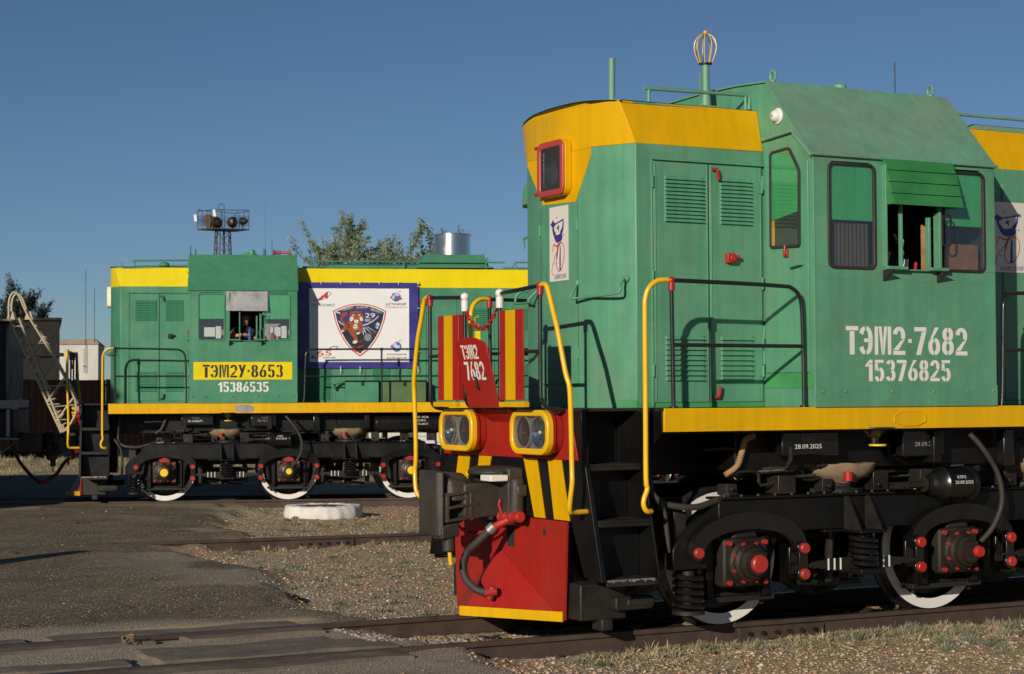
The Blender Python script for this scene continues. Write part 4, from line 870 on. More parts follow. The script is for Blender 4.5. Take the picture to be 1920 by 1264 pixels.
        sb(wf, W2[0] - .005, W2[0] + .012, 2.80, 3.62, 1.527, 1.58); sb(wf, W2[0] - .005, W2[0] + .20, 2.79, 2.815, 1.527, 1.60); sb(wf, W2[0] + .17, W2[0] + .19, 2.81, 3.31, 1.515, 1.55)
        sb(wf, W2[1] - .11, W2[1] - .085, 2.80, 3.22, 1.50, 1.54); sb(wf, W2[1] - .05, W2[1] - .025, 2.80, 3.26, 1.527, 1.60); sb(wf, W2[1] - .13, W2[1] + .05, 2.79, 2.815, 1.527, 1.60); sb(wf, W2[0], W2[1], 2.785, 2.797, 1.50, 1.56)
        w_ = obj('open_window', wf, G, root, .003)
        k = ring_prism(MB(), rrect(W2[1] - .03, W2[1] + .07, 2.98, 3.25, .045), inset(rrect(W2[1] - .03, W2[1] + .07, 2.98, 3.25, .045), .012), 'v', S(1.60), S(1.612)); obj('mirror_frame', k, 'rubber' if K == 'A' else G, w_)
        for u in (W2[0], W2[1] - .02):
            k = MB(); k.hull([(u, S(1.53), 2.70), (u + .012, S(1.53), 2.70), (u + .012, S(1.535), 2.70), (u, S(1.535), 2.70)], [(u, S(1.53), 2.785), (u + .012, S(1.53), 2.785), (u + .012, S(1.66), 2.785), (u, S(1.66), 2.785)]); obj('window_bracket', k, 'dustyBlack', w_)
        # awning over it
        if K == 'A':
            aw = empty('awning', (0, 0, 0)); aw.parent = root
            for i in range(4):
                z1 = 3.665 - i * .094; z0 = z1 - .088; v1 = 1.555 + i * .028; v0 = v1 + .026
                k = MB(); c = .03 if i == 0 else 0; k.hull([(2.045, S(v0), z0), (2.76, S(v0), z0), (2.76, S(v0 + .009), z0), (2.045, S(v0 + .009), z0)], [(2.045, S(v1), z1), (2.76 - c, S(v1), z1), (2.76 - c, S(v1 + .009), z1), (2.045, S(v1 + .009), z1)]); o = obj('board', k, 'greenVisor', aw, .002)
            for u in (2.047, 2.752):
                k = MB(); k.hull([(u, S(1.53), 3.30), (u + .008, S(1.53), 3.30), (u + .008, S(1.655), 3.30), (u, S(1.655), 3.30)], [(u, S(1.53), 3.66), (u + .008, S(1.53), 3.66), (u + .008, S(1.556), 3.66), (u, S(1.556), 3.66)])
                obj('awning_side', k, 'greenVisor', aw)
        else:
            k = MB(); k.hull([(1.995, S(1.60), 3.305), (2.705, S(1.60), 3.300), (2.705, S(1.603), 3.300), (1.995, S(1.603), 3.305)], [(1.995, S(1.545), 3.648), (2.705, S(1.545), 3.645), (2.705, S(1.548), 3.645), (1.995, S(1.548), 3.648)]); aw = obj('awning', k, 'alu', root, .001)
            k = MB()
            for u in (2.02, 2.68): k.tube([(u, S(1.53), 3.36), (u, S(1.59), 3.34)], .008, 6)
            obj('awning_stay', k, 'dustyBlack', aw)
        if s == 1:
            sm_ = MB(); sm_.box(1.378, 1.384, 1.5272, 1.529, 1.88, 3.66); sm_.box(1.40, 3.21, 1.5272, 1.5285, 2.700, 2.704); obj('weld_seam', sm_, G, root)
    # small pipes, brackets and conduits along the frame
    rp_ = random.Random(5)
    for i in range(26):
        u = .6 + i * .27; v = 1.05 + rp_.random() * .12; z = 1.20 + rp_.random() * .25; l = .15 + rp_.random() * .8
        k = MB(); k.tube([(u, v, z), (u + l * .4, v, z), (u + l * .5, v - .02, z - .05 - rp_.random() * .06), (u + l, v - .02, z - .06)], .008 + .008 * rp_.random(), 6, 3); obj('conduit', k, ('grease', 'dustyBlack', 'hose')[i % 3], root)
    for i in range(14):
        u = .75 + i * .47 + rp_.random() * .1; k = MB(); k.box(u, u + .07 + .1 * rp_.random(), 1.02, 1.12 + .08 * rp_.random(), 1.03, 1.10 + .12 * rp_.random()); k.cyl((u + .03, 1.12, 1.08), (u + .03, 1.19, 1.08), .018, seg=8); obj('bracket', k, ('dustyBlack', 'grease')[i % 2], root, .006)
    for i in range(30):
        u = .75 + i * .16; k = MB(); k.cyl((u, 1.19, 1.02), (u, 1.19, 1.038), .014, seg=6); obj('bolt', k, 'dustyBlack', root)
    # cab front doors (in the end walls beside the hoods)
    for s in (1, -1):
        S = lambda v: s * v
        dp = [(S(.90), 1.98), (S(1.47), 1.98), (S(1.47), 3.62), (S(1.27), 3.84), (S(.90), 3.83)]
        d = MB(); d.prism(dp, 'u', 1.362, 1.3735); d_ = obj('cab_door', d, G, root, .003)
        O = [(S(.985), 2.99), (S(1.0), 2.97), (S(1.36), 2.955), (S(1.378), 2.975), (S(1.382), 3.545), (S(1.37), 3.58), (S(1.262), 3.735), (S(1.235), 3.755), (S(1.02), 3.745), (S(.99), 3.72)]
        k = ring_prism(MB(), O, inset(O, .022), 'u', 1.345, 1.3615); wf_ = obj('door_window', k, 'rubber' if K == 'A' else G, d_, .003)
        inn = inset(O, .02); k = MB(); k.prism(inn, 'u', 1.350, 1.353); obj('pane', k, 'glass', wf_)
        k = MB(); k.prism([(S(1.0), 3.19), (S(1.37), 3.24), (S(1.37), 3.54), (S(1.25), 3.735), (S(1.0), 3.73)], 'u', 1.3545, 1.3575); obj('blind', k, 'greenBright', wf_)
        k = MB(); k.prism([(S(1.0), 2.98), (S(1.36), 2.975), (S(1.37), 3.24), (S(1.0), 3.19)], 'u', 1.3578, 1.3612); obj('dark_interior', k, 'interior', wf_)
        k = MB(); k.prism([(S(1.0), 2.98), (S(1.045), 2.98), (S(1.045), 3.19), (S(1.0), 3.19)], 'u', 1.3545, 1.3565); obj('yellow_post', k, Y, wf_)
        k = MB(); k.tube([(1.35, S(.885), 3.85), (1.35, S(1.29), 3.875), (1.35, S(1.53), 3.655)], .014, 8); obj('door_drip', k, RF, root)
        k = MB(); k.tube([(1.362, S(1.26), 2.80), (1.33, S(1.27), 2.805), (1.325, S(1.33), 2.812), (1.33, S(1.40), 2.82), (1.362, S(1.41), 2.82)], .009, 8); obj('door_handle', k, G, d_)
        k = MB(); k.box(1.34, 1.3615, *sorted((S(1.17), S(1.22))), 2.89, 2.95); k.cyl((1.33, S(1.21), 2.90), (1.33, S(1.21), 2.98), .010, seg=8); obj('door_lock', k, 'redPin', d_, .004)
        for z in (2.05, 2.25, 3.45):
            k = MB(); k.cyl((1.355, S(.893), z), (1.355, S(.893), z + .11), .013, seg=8); obj('hinge', k, G, d_)
        k = MB(); k.box(1.367, 1.3732, *sorted((S(.89), S(1.5))), 1.86, 1.975); obj('touch_up_paint', k, 'greenPatch' if K == 'A' else G, root)
        k = MB(); k.lathe((1.372, S(1.085), 4.02), (-1, 0, 0), [(.065, 0), (.065, .012), (.05, .02), (.047, .035), (.038, .055), (.018, .066), (0, .068)], 20); bl = obj('bulkhead_light', k, 'white' if K == 'A' else 'yellowPin', root, angle=60)
        k = MB()
        for t in (0, 60, 120): 
            t = R(t + 15); k.tube([(1.372 - .068 * math.sin(R(a)), S(1.085) + .05 * math.cos(R(a)) * math.cos(t), 4.02 + .05 * math.cos(R(a)) * math.sin(t)) for a in range(10, 171, 20)], .0035, 5)
        obj('lamp_cage', k, G, bl)
    # interior
    k = MB(); k.box(1.42, 3.17, -1.47, 1.47, 1.9, 1.93); k.box(1.405, 1.42, -1.47, 1.47, 1.9, 3.66); k.box(3.17, 3.185, -1.47, 1.47, 1.9, 3.66); k.box(1.42, 3.17, -.04, .0, 1.93, 3.4)
    obj('cab_lining', k, 'interior', root)
    k = MB(); k.box(1.6, 2.3, .4, 1.1, 1.93, 2.85); k.hull([(2.2, .5, 2.85), (2.6, .5, 2.85), (2.6, 1.2, 2.85), (2.2, 1.2, 2.85)], [(2.3, .55, 3.02), (2.58, .55, 3.02), (2.58, 1.1, 2.98), (2.3, 1.1, 2.98)]); obj('control_desk', k, 'interior', root, .01)
    if K == 'A':
        k = MB(); k.hull([(2.545, 1.40, 2.80), (2.56, 1.40, 2.80), (2.56, 1.46, 2.80), (2.545, 1.46, 2.80)], [(2.545, 1.40, 3.18), (2.56, 1.40, 3.18), (2.56, 1.46, 3.14), (2.545, 1.46, 3.14)]); obj('wooden_post', k, 'wood', root)
        for i, (u, z, m_) in enumerate(((2.36, 3.02, 'pr_pale'), (2.40, 2.86, 'pr_pale'), (2.5, 2.84, 'redPin'), (2.36, 2.82, 'white'))):
            k = MB(); k.cyl((u, 1.38, z - .03), (u + .01, 1.38, z + .03), .014 + .006 * (i % 2), seg=8); obj('small_bottle', k, m_, root)
        k = MB(); k.tube([(2.35, 1.3, 3.1), (2.37, 1.35, 3.0), (2.36, 1.4, 2.93)], .012, 6); obj('lever', k, 'wood', root)
    # roof fittings
    for u in (1.46, 3.10):
        for s in (1, -1):
            k = MB(); k.tube([(u + .0, s * .90 + .035 * math.cos(t), 4.375 + .043 * math.sin(t)) for t in [2 * math.pi * i / 14 for i in range(15)]], .013, 8); k.cyl((u, s * .90, 4.31), (u, s * .90, 4.34), .022, seg=10); obj('lifting_eye', k, RF, root)
    k = MB(); k.lathe((2.45, .5, 4.345), (0, 0, 1), [(.10, 0), (.10, .02), (.06, .04), (.055, .09), (.03, .105), (0, .108)], 18); k.hull([(2.2, .45, 4.345), (2.4, .45, 4.345), (2.4, .55, 4.345), (2.2, .55, 4.345)], [(2.25, .47, 4.36), (2.4, .47, 4.42), (2.4, .53, 4.42), (2.25, .53, 4.36)]); obj('roof_vent', k, RF, root)
    k = MB(); k.cyl((2.80, .8, 4.33), (2.80, .8, 4.62), .004, seg=6); k.cyl((2.80, .8, 4.32), (2.80, .8, 4.34), .012, seg=8); obj('whip_aerial', k, 'dustyBlack', root)
    if K == 'A':
        k = MB(); k.tube([(2.22, .3, 4.36), (2.24, .3, 4.40), (2.30, .3, 4.41), (2.34, .3, 4.37)], .014, 8); obj('roof_hook', k, 'yellowPin', root)
        k = MB(); k.cyl((.303, .3, 4.14), (.306, .3, 4.512), .027, seg=16); ring_prism(k, [(.306 + .027 * math.cos(t), .3 + .027 * math.sin(t)) for t in [2 * math.pi * i / 16 for i in range(16)]], [(.306 + .021 * math.cos(t), .3 + .021 * math.sin(t)) for t in [2 * math.pi * i / 16 for i in range(16)]], 'z', 4.51, 4.52); obj('vent_pipe', k, RF, root)
        cx, cy = 1.215, .30
        k = MB(); k.lathe((cx, cy, 4.15), (0, 0, 1), [(.05, 0), (.047, .05), (.032, .20), (.03, .40)], 14); k.box(cx - .06, cx - .045, cy - .006, cy + .006, 4.2, 4.47); k.box(cx - .1, cx + .1, cy - .1, cy + .1, 4.16, 4.19); bs = obj('beacon_post', k, RF, root, angle=50)
        k = MB(); k.lathe((cx, cy, 4.548), (0, 0, 1), [(0, 0), (.058, 0), (.058, .010), (0, .01)], 20); obj('cage_base', k, 'grease', bs)
        k = MB()
        for i in range(9):
            t = R(40 * i + 10); k.tube([(cx + r * math.cos(t), cy + r * math.sin(t), 4.555 + h) for r, h in ((.055, 0), (.075, .05), (.092, .11), (.090, .165), (.07, .21), (.035, .24), (.0, .247))], .0037, 6, 3)
        obj('beacon_cage', k, 'yellowRail', bs, angle=60)
        k = MB(); k.ball((cx, cy, 4.815), .017, 10, 8); obj('cage_knob', k, 'yellowRail', bs)
        obj('side_number', stencil('ТЭМ2·7682', (1.672, 1.5275, 2.118), (1, 0, 0), (0, 0, 1), .222, width=1.235), 'letter', root)
        obj('side_number', stencil('15376825', (1.862, 1.5275, 1.910), (1, 0, 0), (0, 0, 1), .168, width=.865, gap=.07), 'letter', root)
        k = MB(); k.prism([(-.873, 3.72), (-1.03, 3.57), (-1.03, 3.455), (-.873, 3.455)], 'u', .20, .34); hb_ = obj('side_hood_box', k, G, root, .004)
        k = MB(); k.box(.205, .335, -1.028, -.875, 3.43, 3.454); obj('box_base', k, 'rubber', hb_)
        k = MB(); k.tube([(.20, -.875, 3.18), (.20, -.93, 3.17), (.20, -1.0, 3.165), (.20, -1.01, 3.14), (.20, -1.01, 3.08)], .012, 8); k.tube([(.26, -.875, 3.14), (.26, -1.0, 3.135)], .010, 8); obj('grab_iron', k, G, root)
        poster(root, (-.0215, -.15, 2.735), (0, 1, 0), .305, .605, (-1, 0, 0))
        poster(root, (3.76, .886, 2.86), (1, 0, 0), .42, .61, (0, 1, 0))
    else:
        k = MB(); k.box(1.438, 3.128, 1.5275, 1.5295, 2.116, 2.42); yp = obj('number_panel', k, Y, root)
        obj('side_number', stencil('ТЭМ2У-8653', (1.594, 1.5305, 2.152), (1, 0, 0), (0, 0, 1), .222, width=1.375), 'ink', yp)
        obj('side_number', stencil('15386535', (1.856, 1.5275, 1.903), (1, 0, 0), (0, 0, 1), .172, width=.865, gap=.07), 'letter', root)
        # exhaust box and stack, horn, side lockers
        k = MB(); k.hull([(5.42, -.72, 4.15), (6.72, -.72, 4.15), (6.72, .72, 4.15), (5.42, .72, 4.15)], [(5.56, -.5, 4.39), (6.64, -.5, 4.39), (6.64, .5, 4.39), (5.56, .5, 4.39)]); k.box(5.38, 6.76, -.76, .76, 4.13, 4.155); eb = obj('exhaust_housing', k, G, root, .004)
        k = MB(); k.lathe((6.13, 0, 4.38), (0, 0, 1), [(.335, 0), (.335, .40), (.35, .405), (.35, .415), (.33, .42), (.325, .40), (.325, .05), (0, .04)], 40); obj('exhaust_stack', k, 'stainless', root, angle=45)
        k = MB(); k.lathe((2.92, .3, 4.42), (1, 0, 0), [(.0, .0), (.035, 0), (.035, .03), (.022, .05), (.028, .2), (.05, .24), (.055, .25), (.0, .245)], 16); k.lathe((2.92, .3, 4.42), (-1, 0, 0), [(.035, 0), (.04, .06), (.06, .09), (.0, .09)], 16); k.cyl((2.95, .3, 4.34), (2.95, .3, 4.42), .012, seg=8); k.cyl((3.1, .3, 4.34), (3.1, .3, 4.42), .012, seg=8); obj('horn', k, 'redhorn', root)
        for u, h in ((1.37, .18), (2.66, .14)):
            k = MB(); k.cyl((u, .6, 4.33), (u, .6, 4.33 + h), .006, seg=6); k.cyl((u, .6, 4.33), (u, .6, 4.37), .012, seg=6); obj('whip_aerial', k, 'dustyBlack', root)
        k = MB(); k.cyl((2.7, .0, 4.34), (2.7, 0, 5.35), .0016, seg=5); k.cyl((2.7, 0, 4.34), (2.7, 0, 4.50), .010, seg=6); obj('whip_aerial', k, 'dustyBlack', root)
        for (u0, u1, z1, m_) in ((4.08, 4.66, 2.11, G), (4.73, 5.50, 2.10, 'greenBox')):
            k = MB(); k.box(u0, u1, .895, 1.2, 1.712, z1 - .03); b = obj('locker', k, m_, root, .006); k = MB(); k.box(u0 - .01, u1 + .01, .893, 1.21, z1 - .028, z1); obj('locker_lid', k, m_, b, .006)
            k = MB(); k.box((u0 + u1) / 2 - .02, (u0 + u1) / 2 + .02, 1.2, 1.225, z1 - .1, z1 - .02); obj('locker_catch', k, 'dustyBlack', b, .003)
        k = MB(); k.tube([(3.86, 1.0, 1.95), (3.92, 1.0, 2.05), (4.06, 1.0, 2.10)], .022, 10, 3); obj('elbow_pipe', k, G, root)
        k = MB(); k.lathe((.9, .2, 4.17), (0, 0, 1), [(.1, 0), (.08, .05), (.04, .07), (0, .07)], 16); obj('roof_vent', k, G, root)
        k = MB(); k.cyl((.18, .7, 4.1), (.18, .7, 4.2), .008, seg=6); obj('whip_aerial', k, G, root)
        # part of a yellow word on the long hood
        for (a, b, c, d) in ((5.93, 5.965, 3.08, 3.26), (5.965, 6.05, 3.225, 3.26), (6.40, 6.435, 3.10, 3.24), (6.435, 6.50, 3.225, 3.26), (6.435, 6.50, 3.08, 3.115), (6.42, 6.52, 2.80, 2.98)):
            k = MB(); k.box(a, b, .8895, .8905, c, d); obj('yellow_letter', k, Y, root)
    return root
near = locomotive('A', (.4029, 14.9656, 0), R(28.2421), 'large pale green and yellow shunting locomotive in front, with red headlamp panel and plough')
far = locomotive('B', (-7.148, 33.2224, .004), R(8.801), 'darker green locomotive farther back, yellow number panel and white banner on its side')
# ================================================================== ground
CA, SA = math.cos(R(28.2421)), math.sin(R(28.2421)); CB, SB = math.cos(R(8.801)), math.sin(R(8.801))
def toA(x, y): dx, dy = x - .4029, y - 14.9656; return dx * CA + dy * SA, dx * SA - dy * CA
def toB(x, y): dx, dy = x + 7.148, y - 33.2224; return dx * CB + dy * SB, dx * SB - dy * CB
def frA(u, v): return .4029 + u * CA + v * SA, 14.9656 + u * SA - v * CA
def frB(u, v): return -7.148 + u * CB + v * SB, 33.2224 + u * SB - v * CB
def vnoise(x, y, seed=0):
    """smooth value noise on arrays"""
    xi = np.floor(x).astype(np.int64); yi = np.floor(y).astype(np.int64); fx = x - xi; fy = y - yi
    fx = fx * fx * (3 - 2 * fx); fy = fy * fy * (3 - 2 * fy)
    def h(a, b):
        n = (a * 374761393 + b * 668265263 + seed * 974634777) & 0x7fffffff
        n = ((n ^ (n >> 13)) * 1274126177) & 0x7fffffff
        return ((n ^ (n >> 16)) & 0xffff) / 65535.0
    return (h(xi, yi) * (1 - fx) + h(xi + 1, yi) * fx) * (1 - fy) + (h(xi, yi + 1) * (1 - fx) + h(xi + 1, yi + 1) * fx) * fy
def fbm(x, y, sc, oct=4, seed=0):
    s = 0; a = 1; t = 0
    for o in range(oct): s = s + a * vnoise(x * sc, y * sc, seed + o); t += a; a *= .5; sc *= 2.03
    return s / t
sm = lambda e0, e1, x: (lambda t: t * t * (3 - 2 * t))(np.clip((x - e0) / (e1 - e0), 0, 1))
BY = np.array([0, 8, 12.3, 13.4, 15.0, 15.7, 17.7, 20.7, 23.4, 25.8, 29, 32.4, 40, 48, 60]); BX = np.array([.9, .7, .15, -.35, -1.3, -1.45, -2.05, -3.1, -4.25, -4.0, -4.4, -4.57, -4.8, -6, -30])
def asphalt_mask(x, y):
    xb = np.interp(y, BY, BX); n = fbm(x, y, 1.1, 5, 3) - .5
    m = sm(-.25, .35, xb + 1.5 * n - x)
    m *= 1 - sm(44, 47, y + 3 * n)
    return m
def ground_z(x, y):
    a = asphalt_mask(x, y); u, v = toA(x, y); ub, vb = toB(x, y)
    n = fbm(x, y, .35, 4, 11) - .5; n2 = fbm(x, y, 3.0, 4, 17) - .5; n3 = fbm(x, y, 14, 3, 23) - .5
    z = (-.022 + .02 * n + .006 * n3) * a + (-.155 + .10 * n + .035 * n2 + .028 * n3) * (1 - a)
    # ballast shoulders of the near track and slope to the viewer
    inn = 1 - sm(.62, .70, np.abs(v)); z = np.where((a < .5), z - .02 * inn, z)
    z += .03 * sm(1.2, 2.6, v) * (1 - a)
    # fill of the level crossing
    cr = (1 - sm(-1.85, -1.55, u)) * (1 - sm(1.25, 1.4, np.abs(v)))
    z = z * (1 - cr) + cr * (-.03 + .010 * n3 + .008 * n2)
    # rut by the rails
    for d in (.76, -.76): z -= .035 * np.exp(-((v - d) / .07) ** 2) * cr
    gb = (1 - sm(1.6, 2.2, np.abs(vb))) * (1 - a)
    z = z * (1 - gb * .6) + gb * .6 * (-.15 + .02 * n3)
    z = z + .02 * sm(45, 60, y)
    return z
def axis_pts(lo, hi, f0, f1, st):
    fine = np.arange(f0, f1 + 1e-6, st); L_ = []; g = st; p = f0
    while p > lo: g *= 1.22; p -= g; L_.append(p)
    H_ = []; g = st; p = f1
    while p < hi: g *= 1.22; p += g; H_.append(p)
    return np.array(L_[::-1] + list(fine) + H_)
gx = axis_pts(-1500, 1500, -9.5, 7.5, .06)
ys = [8.5]
while ys[-1] < 46: ys.append(ys[-1] + max(.035, .0042 * ys[-1]))
g = .25; p = ys[-1]
while p < 1800: g *= 1.2; p += g; ys.append(p)
g = .05; p = 8.5; lo = []
while p > -400: g *= 1.3; p -= g; lo.append(p)
gy = np.array(lo[::-1] + ys)
X, Y_ = np.meshgrid(gx, gy); Z = ground_z(X, Y_)
ny, nx = X.shape
me = bpy.data.meshes.new('ground'); me.vertices.add(nx * ny)
me.vertices.foreach_set('co', np.stack([X, Y_, Z], -1).ravel())
idx = np.arange(nx * ny).reshape(ny, nx); q = np.stack([idx[:-1, :-1], idx[:-1, 1:], idx[1:, 1:], idx[1:, :-1]], -1).reshape(-1, 4)
me.loops.add(q.size); me.loops.foreach_set('vertex_index', q.ravel()); me.polygons.add(len(q)); me.polygons.foreach_set('loop_start', np.arange(len(q)) * 4)
me.update(calc_edges=True); me.polygons.foreach_set('use_smooth', [True] * len(q))
U_, V_ = toA(X, Y_); UB, VB = toB(X, Y_)
am = asphalt_mask(X, Y_)
dust = (1 - sm(-1.9, -1.4, U_)) * (1 - sm(1.5, 2.1 , np.abs(V_) + .8 * (fbm(X, Y_, 1.3, 3, 5) - .5)))       # dusty strip along the crossing
dust = np.maximum(dust, .9 * sm(.50, .62, fbm(X, Y_, .7, 4, 31)) * np.exp(-((np.interp(Y_, BY, BX) - X) / 1.3) ** 2))
dust = np.maximum(dust, .8 * (1 - sm(.2, .9, np.abs(VB - 1.9))) * sm(.4, .6, fbm(X, Y_, .9, 3, 37)))
sand = np.exp(-((V_ + 1.33) / .13) ** 2) * sm(-3.6, -2.9, U_) * (1 - sm(-1.7, -1.5, U_))
grass = sm(46, 50, Y_)
col = np.stack([am, np.clip(dust, 0, 1), np.clip(sand, 0, 1), np.maximum(grass, 0)], -1).astype(np.float32)
ca = me.color_attributes.new('mask', 'FLOAT_COLOR', 'POINT'); ca.data.foreach_set('color', col.ravel())
gm = bpy.data.materials.new('yard ground'); gm.use_nodes = True; nt = gm.node_tree; L = nt.links.new; p_ = nt.nodes['Principled BSDF']
p_.inputs['Roughness'].default_value = .92; p_.inputs['Specular IOR Level'].default_value = .25
at = nd(nt, 'ShaderNodeVertexColor', layer_name='mask'); sp = nd(nt, 'ShaderNodeSeparateColor'); L(at.outputs[0], sp.inputs[0])
tc = nd(nt, 'ShaderNodeTexCoord')
def noise(sc, det=6, ro=.6, off=0):
    n = nd(nt, 'ShaderNodeTexNoise'); n.inputs['Scale'].default_value = sc; n.inputs['Detail'].default_value = det; n.inputs['Roughness'].default_value = ro
    m = nd(nt, 'ShaderNodeMapping'); m.inputs['Location'].default_value = (off, off * 2, 0); L(tc.outputs['Object'], m.inputs[0]); L(m.outputs[0], n.inputs['Vector']); return n
def ramp(src, stops):
    r = nd(nt, 'ShaderNodeValToRGB'); e = r.color_ramp.elements
    while len(e) < len(stops): e.new(.5)
    for k, (pos, c) in zip(e, stops): k.position = pos; k.color = (*c, 1)
    L(src, r.inputs[0]); return r
def mix(f, a, b, bt='MIX'):
    m = nd(nt, 'ShaderNodeMix', data_type='RGBA', blend_type=bt)
    if isinstance(f, float): m.inputs[0].default_value = f
    else: L(f, m.inputs[0])
    for s_, i in ((a, 6), (b, 7)):
        if isinstance(s_, tuple): m.inputs[i].default_value = (*s_, 1)
        else: L(s_, m.inputs[i])
    return m.outputs[2]
def vor(sc, feat='F1', off=0):
    v = nd(nt, 'ShaderNodeTexVoronoi'); v.inputs['Scale'].default_value = sc; v.feature = feat; L(tc.outputs['Object'], v.inputs['Vector']); return v
def mrange(src, a, b, c, d):
    r = nd(nt, 'ShaderNodeMapRange'); r.inputs[1].default_value = a; r.inputs[2].default_value = b; r.inputs[3].default_value = c; r.inputs[4].default_value = d; L(src, r.inputs[0]); return r.outputs[0]
v1 = vor(62); v2 = vor(24)
asp = ramp(v1.outputs['Color'], [(0, (.060, .052, .042)), (.4, (.145, .125, .10)), (.75, (.24, .205, .16)), (1, (.44, .39, .31))])
big = noise(.9, 6, .65, 3); asp2 = mix(1.0, asp.outputs[0], ramp(big.outputs[0], [(.3, (.72, .70, .68)), (.7, (1.25, 1.2, 1.12))]).outputs[0], 'MULTIPLY')
pat = noise(.35, 3, .5, 9); asp3 = mix(mrange(pat.outputs[0], .55, .68, 0, .45), asp2, (.24, .205, .155))
dirt = ramp(noise(5, 8, .7, 1).outputs[0], [(.25, (.30, .195, .11)), (.45, (.47, .335, .20)), (.6, (.54, .40, .25)), (.8, (.60, .47, .31))])
peb = ramp(v2.outputs['Color'], [(0, (.6, .56, .52)), (.5, (1, .96, .92)), (.85, (1.12, 1.06, 1.0)), (1, (1.3, 1.25, 1.2))])
dirt2 = mix(1.0, dirt.outputs[0], peb.outputs[0], 'MULTIPLY')
sage = mix(mrange(noise(1.6, 6, .7, 21).outputs[0], .52, .66, 0, .55), dirt2, (.42, .375, .22))
red_ = mix(mrange(noise(.8, 5, .6, 41).outputs[0], .55, .70, 0, .6), sage, (.50, .29, .15))
dustc = mix(mrange(noise(9, 6, .7, 7).outputs[0], .3, .75, 0, 1), (.36, .30, .22), (.50, .42, .315))
dn = noise(2.2, 4, .6, 61); dm = nd(nt, 'ShaderNodeVectorMath', operation='SCALE'); dm.inputs['Scale'].default_value = .55; L(dn.outputs['Color'], dm.inputs[0])
da = nd(nt, 'ShaderNodeVectorMath', operation='ADD'); L(tc.outputs['Object'], da.inputs[0]); L(dm.outputs[0], da.inputs[1])
vc = nd(nt, 'ShaderNodeTexVoronoi'); vc.feature = 'DISTANCE_TO_EDGE'; vc.inputs['Scale'].default_value = .42; L(da.outputs[0], vc.inputs['Vector'])
crk = mrange(vc.outputs['Distance'], .004, .011, 1, 0); cmk = nd(nt, 'ShaderNodeMath', operation='MULTIPLY'); L(crk, cmk.inputs[0]); L(mrange(noise(.7, 3, .5, 71).outputs[0], .45, .55, 0, .8), cmk.inputs[1])
asp4 = mix(cmk.outputs[0], asp3, (.035, .028, .022))
oil = mix(mrange(noise(1.1, 4, .55, 81).outputs[0], .60, .72, 0, .5), asp4, (.07, .06, .05))
asp5 = mix(1.0, oil, (1.02, .97, .84), 'MULTIPLY')
c1 = mix(sp.outputs[0], red_, asp5); c2 = mix(mrange(sp.outputs[1], 0, 1, 0, .85), c1, dustc); c3 = mix(sp.outputs[2], c2, (.60, .44, .26))
al = at.outputs['Alpha']; c4 = mix(al, c3, mix(mrange(noise(.5, 5, .7, 51).outputs[0], .35, .65, 0, 1), (.30, .25, .15), (.42, .34, .20)))
L(c4, p_.inputs['Base Color'])
hb = nd(nt, 'ShaderNodeMath', operation='MULTIPLY_ADD'); hb.inputs[1].default_value = -.9; L(v1.outputs['Distance'], hb.inputs[0]); nf = noise(45, 5, .7, 2); L(nf.outputs[0], hb.inputs[2])
hc = nd(nt, 'ShaderNodeMath', operation='MULTIPLY_ADD'); hc.inputs[1].default_value = -1.6; L(v2.outputs['Distance'], hc.inputs[0]); L(hb.outputs[0], hc.inputs[2])
hm = nd(nt, 'ShaderNodeMix', data_type='FLOAT'); L(sp.outputs[0], hm.inputs[0]); L(hc.outputs[0], hm.inputs[2]); L(hb.outputs[0], hm.inputs[3])
b_ = nd(nt, 'ShaderNodeBump'); b_.inputs['Strength'].default_value = .9; b_.inputs['Distance'].default_value = .014; L(hm.outputs[0], b_.inputs['Height']); L(b_.outputs[0], p_.inputs['Normal'])
me.materials.append(gm); go = bpy.data.objects.new('ground', me); COL.objects.link(go); go['kind'] = 'structure'; go['label'] = 'worn asphalt yard breaking up into dry stony earth'

def gz(x, y): return float(ground_z(np.array([float(x)]), np.array([float(y)]))[0])

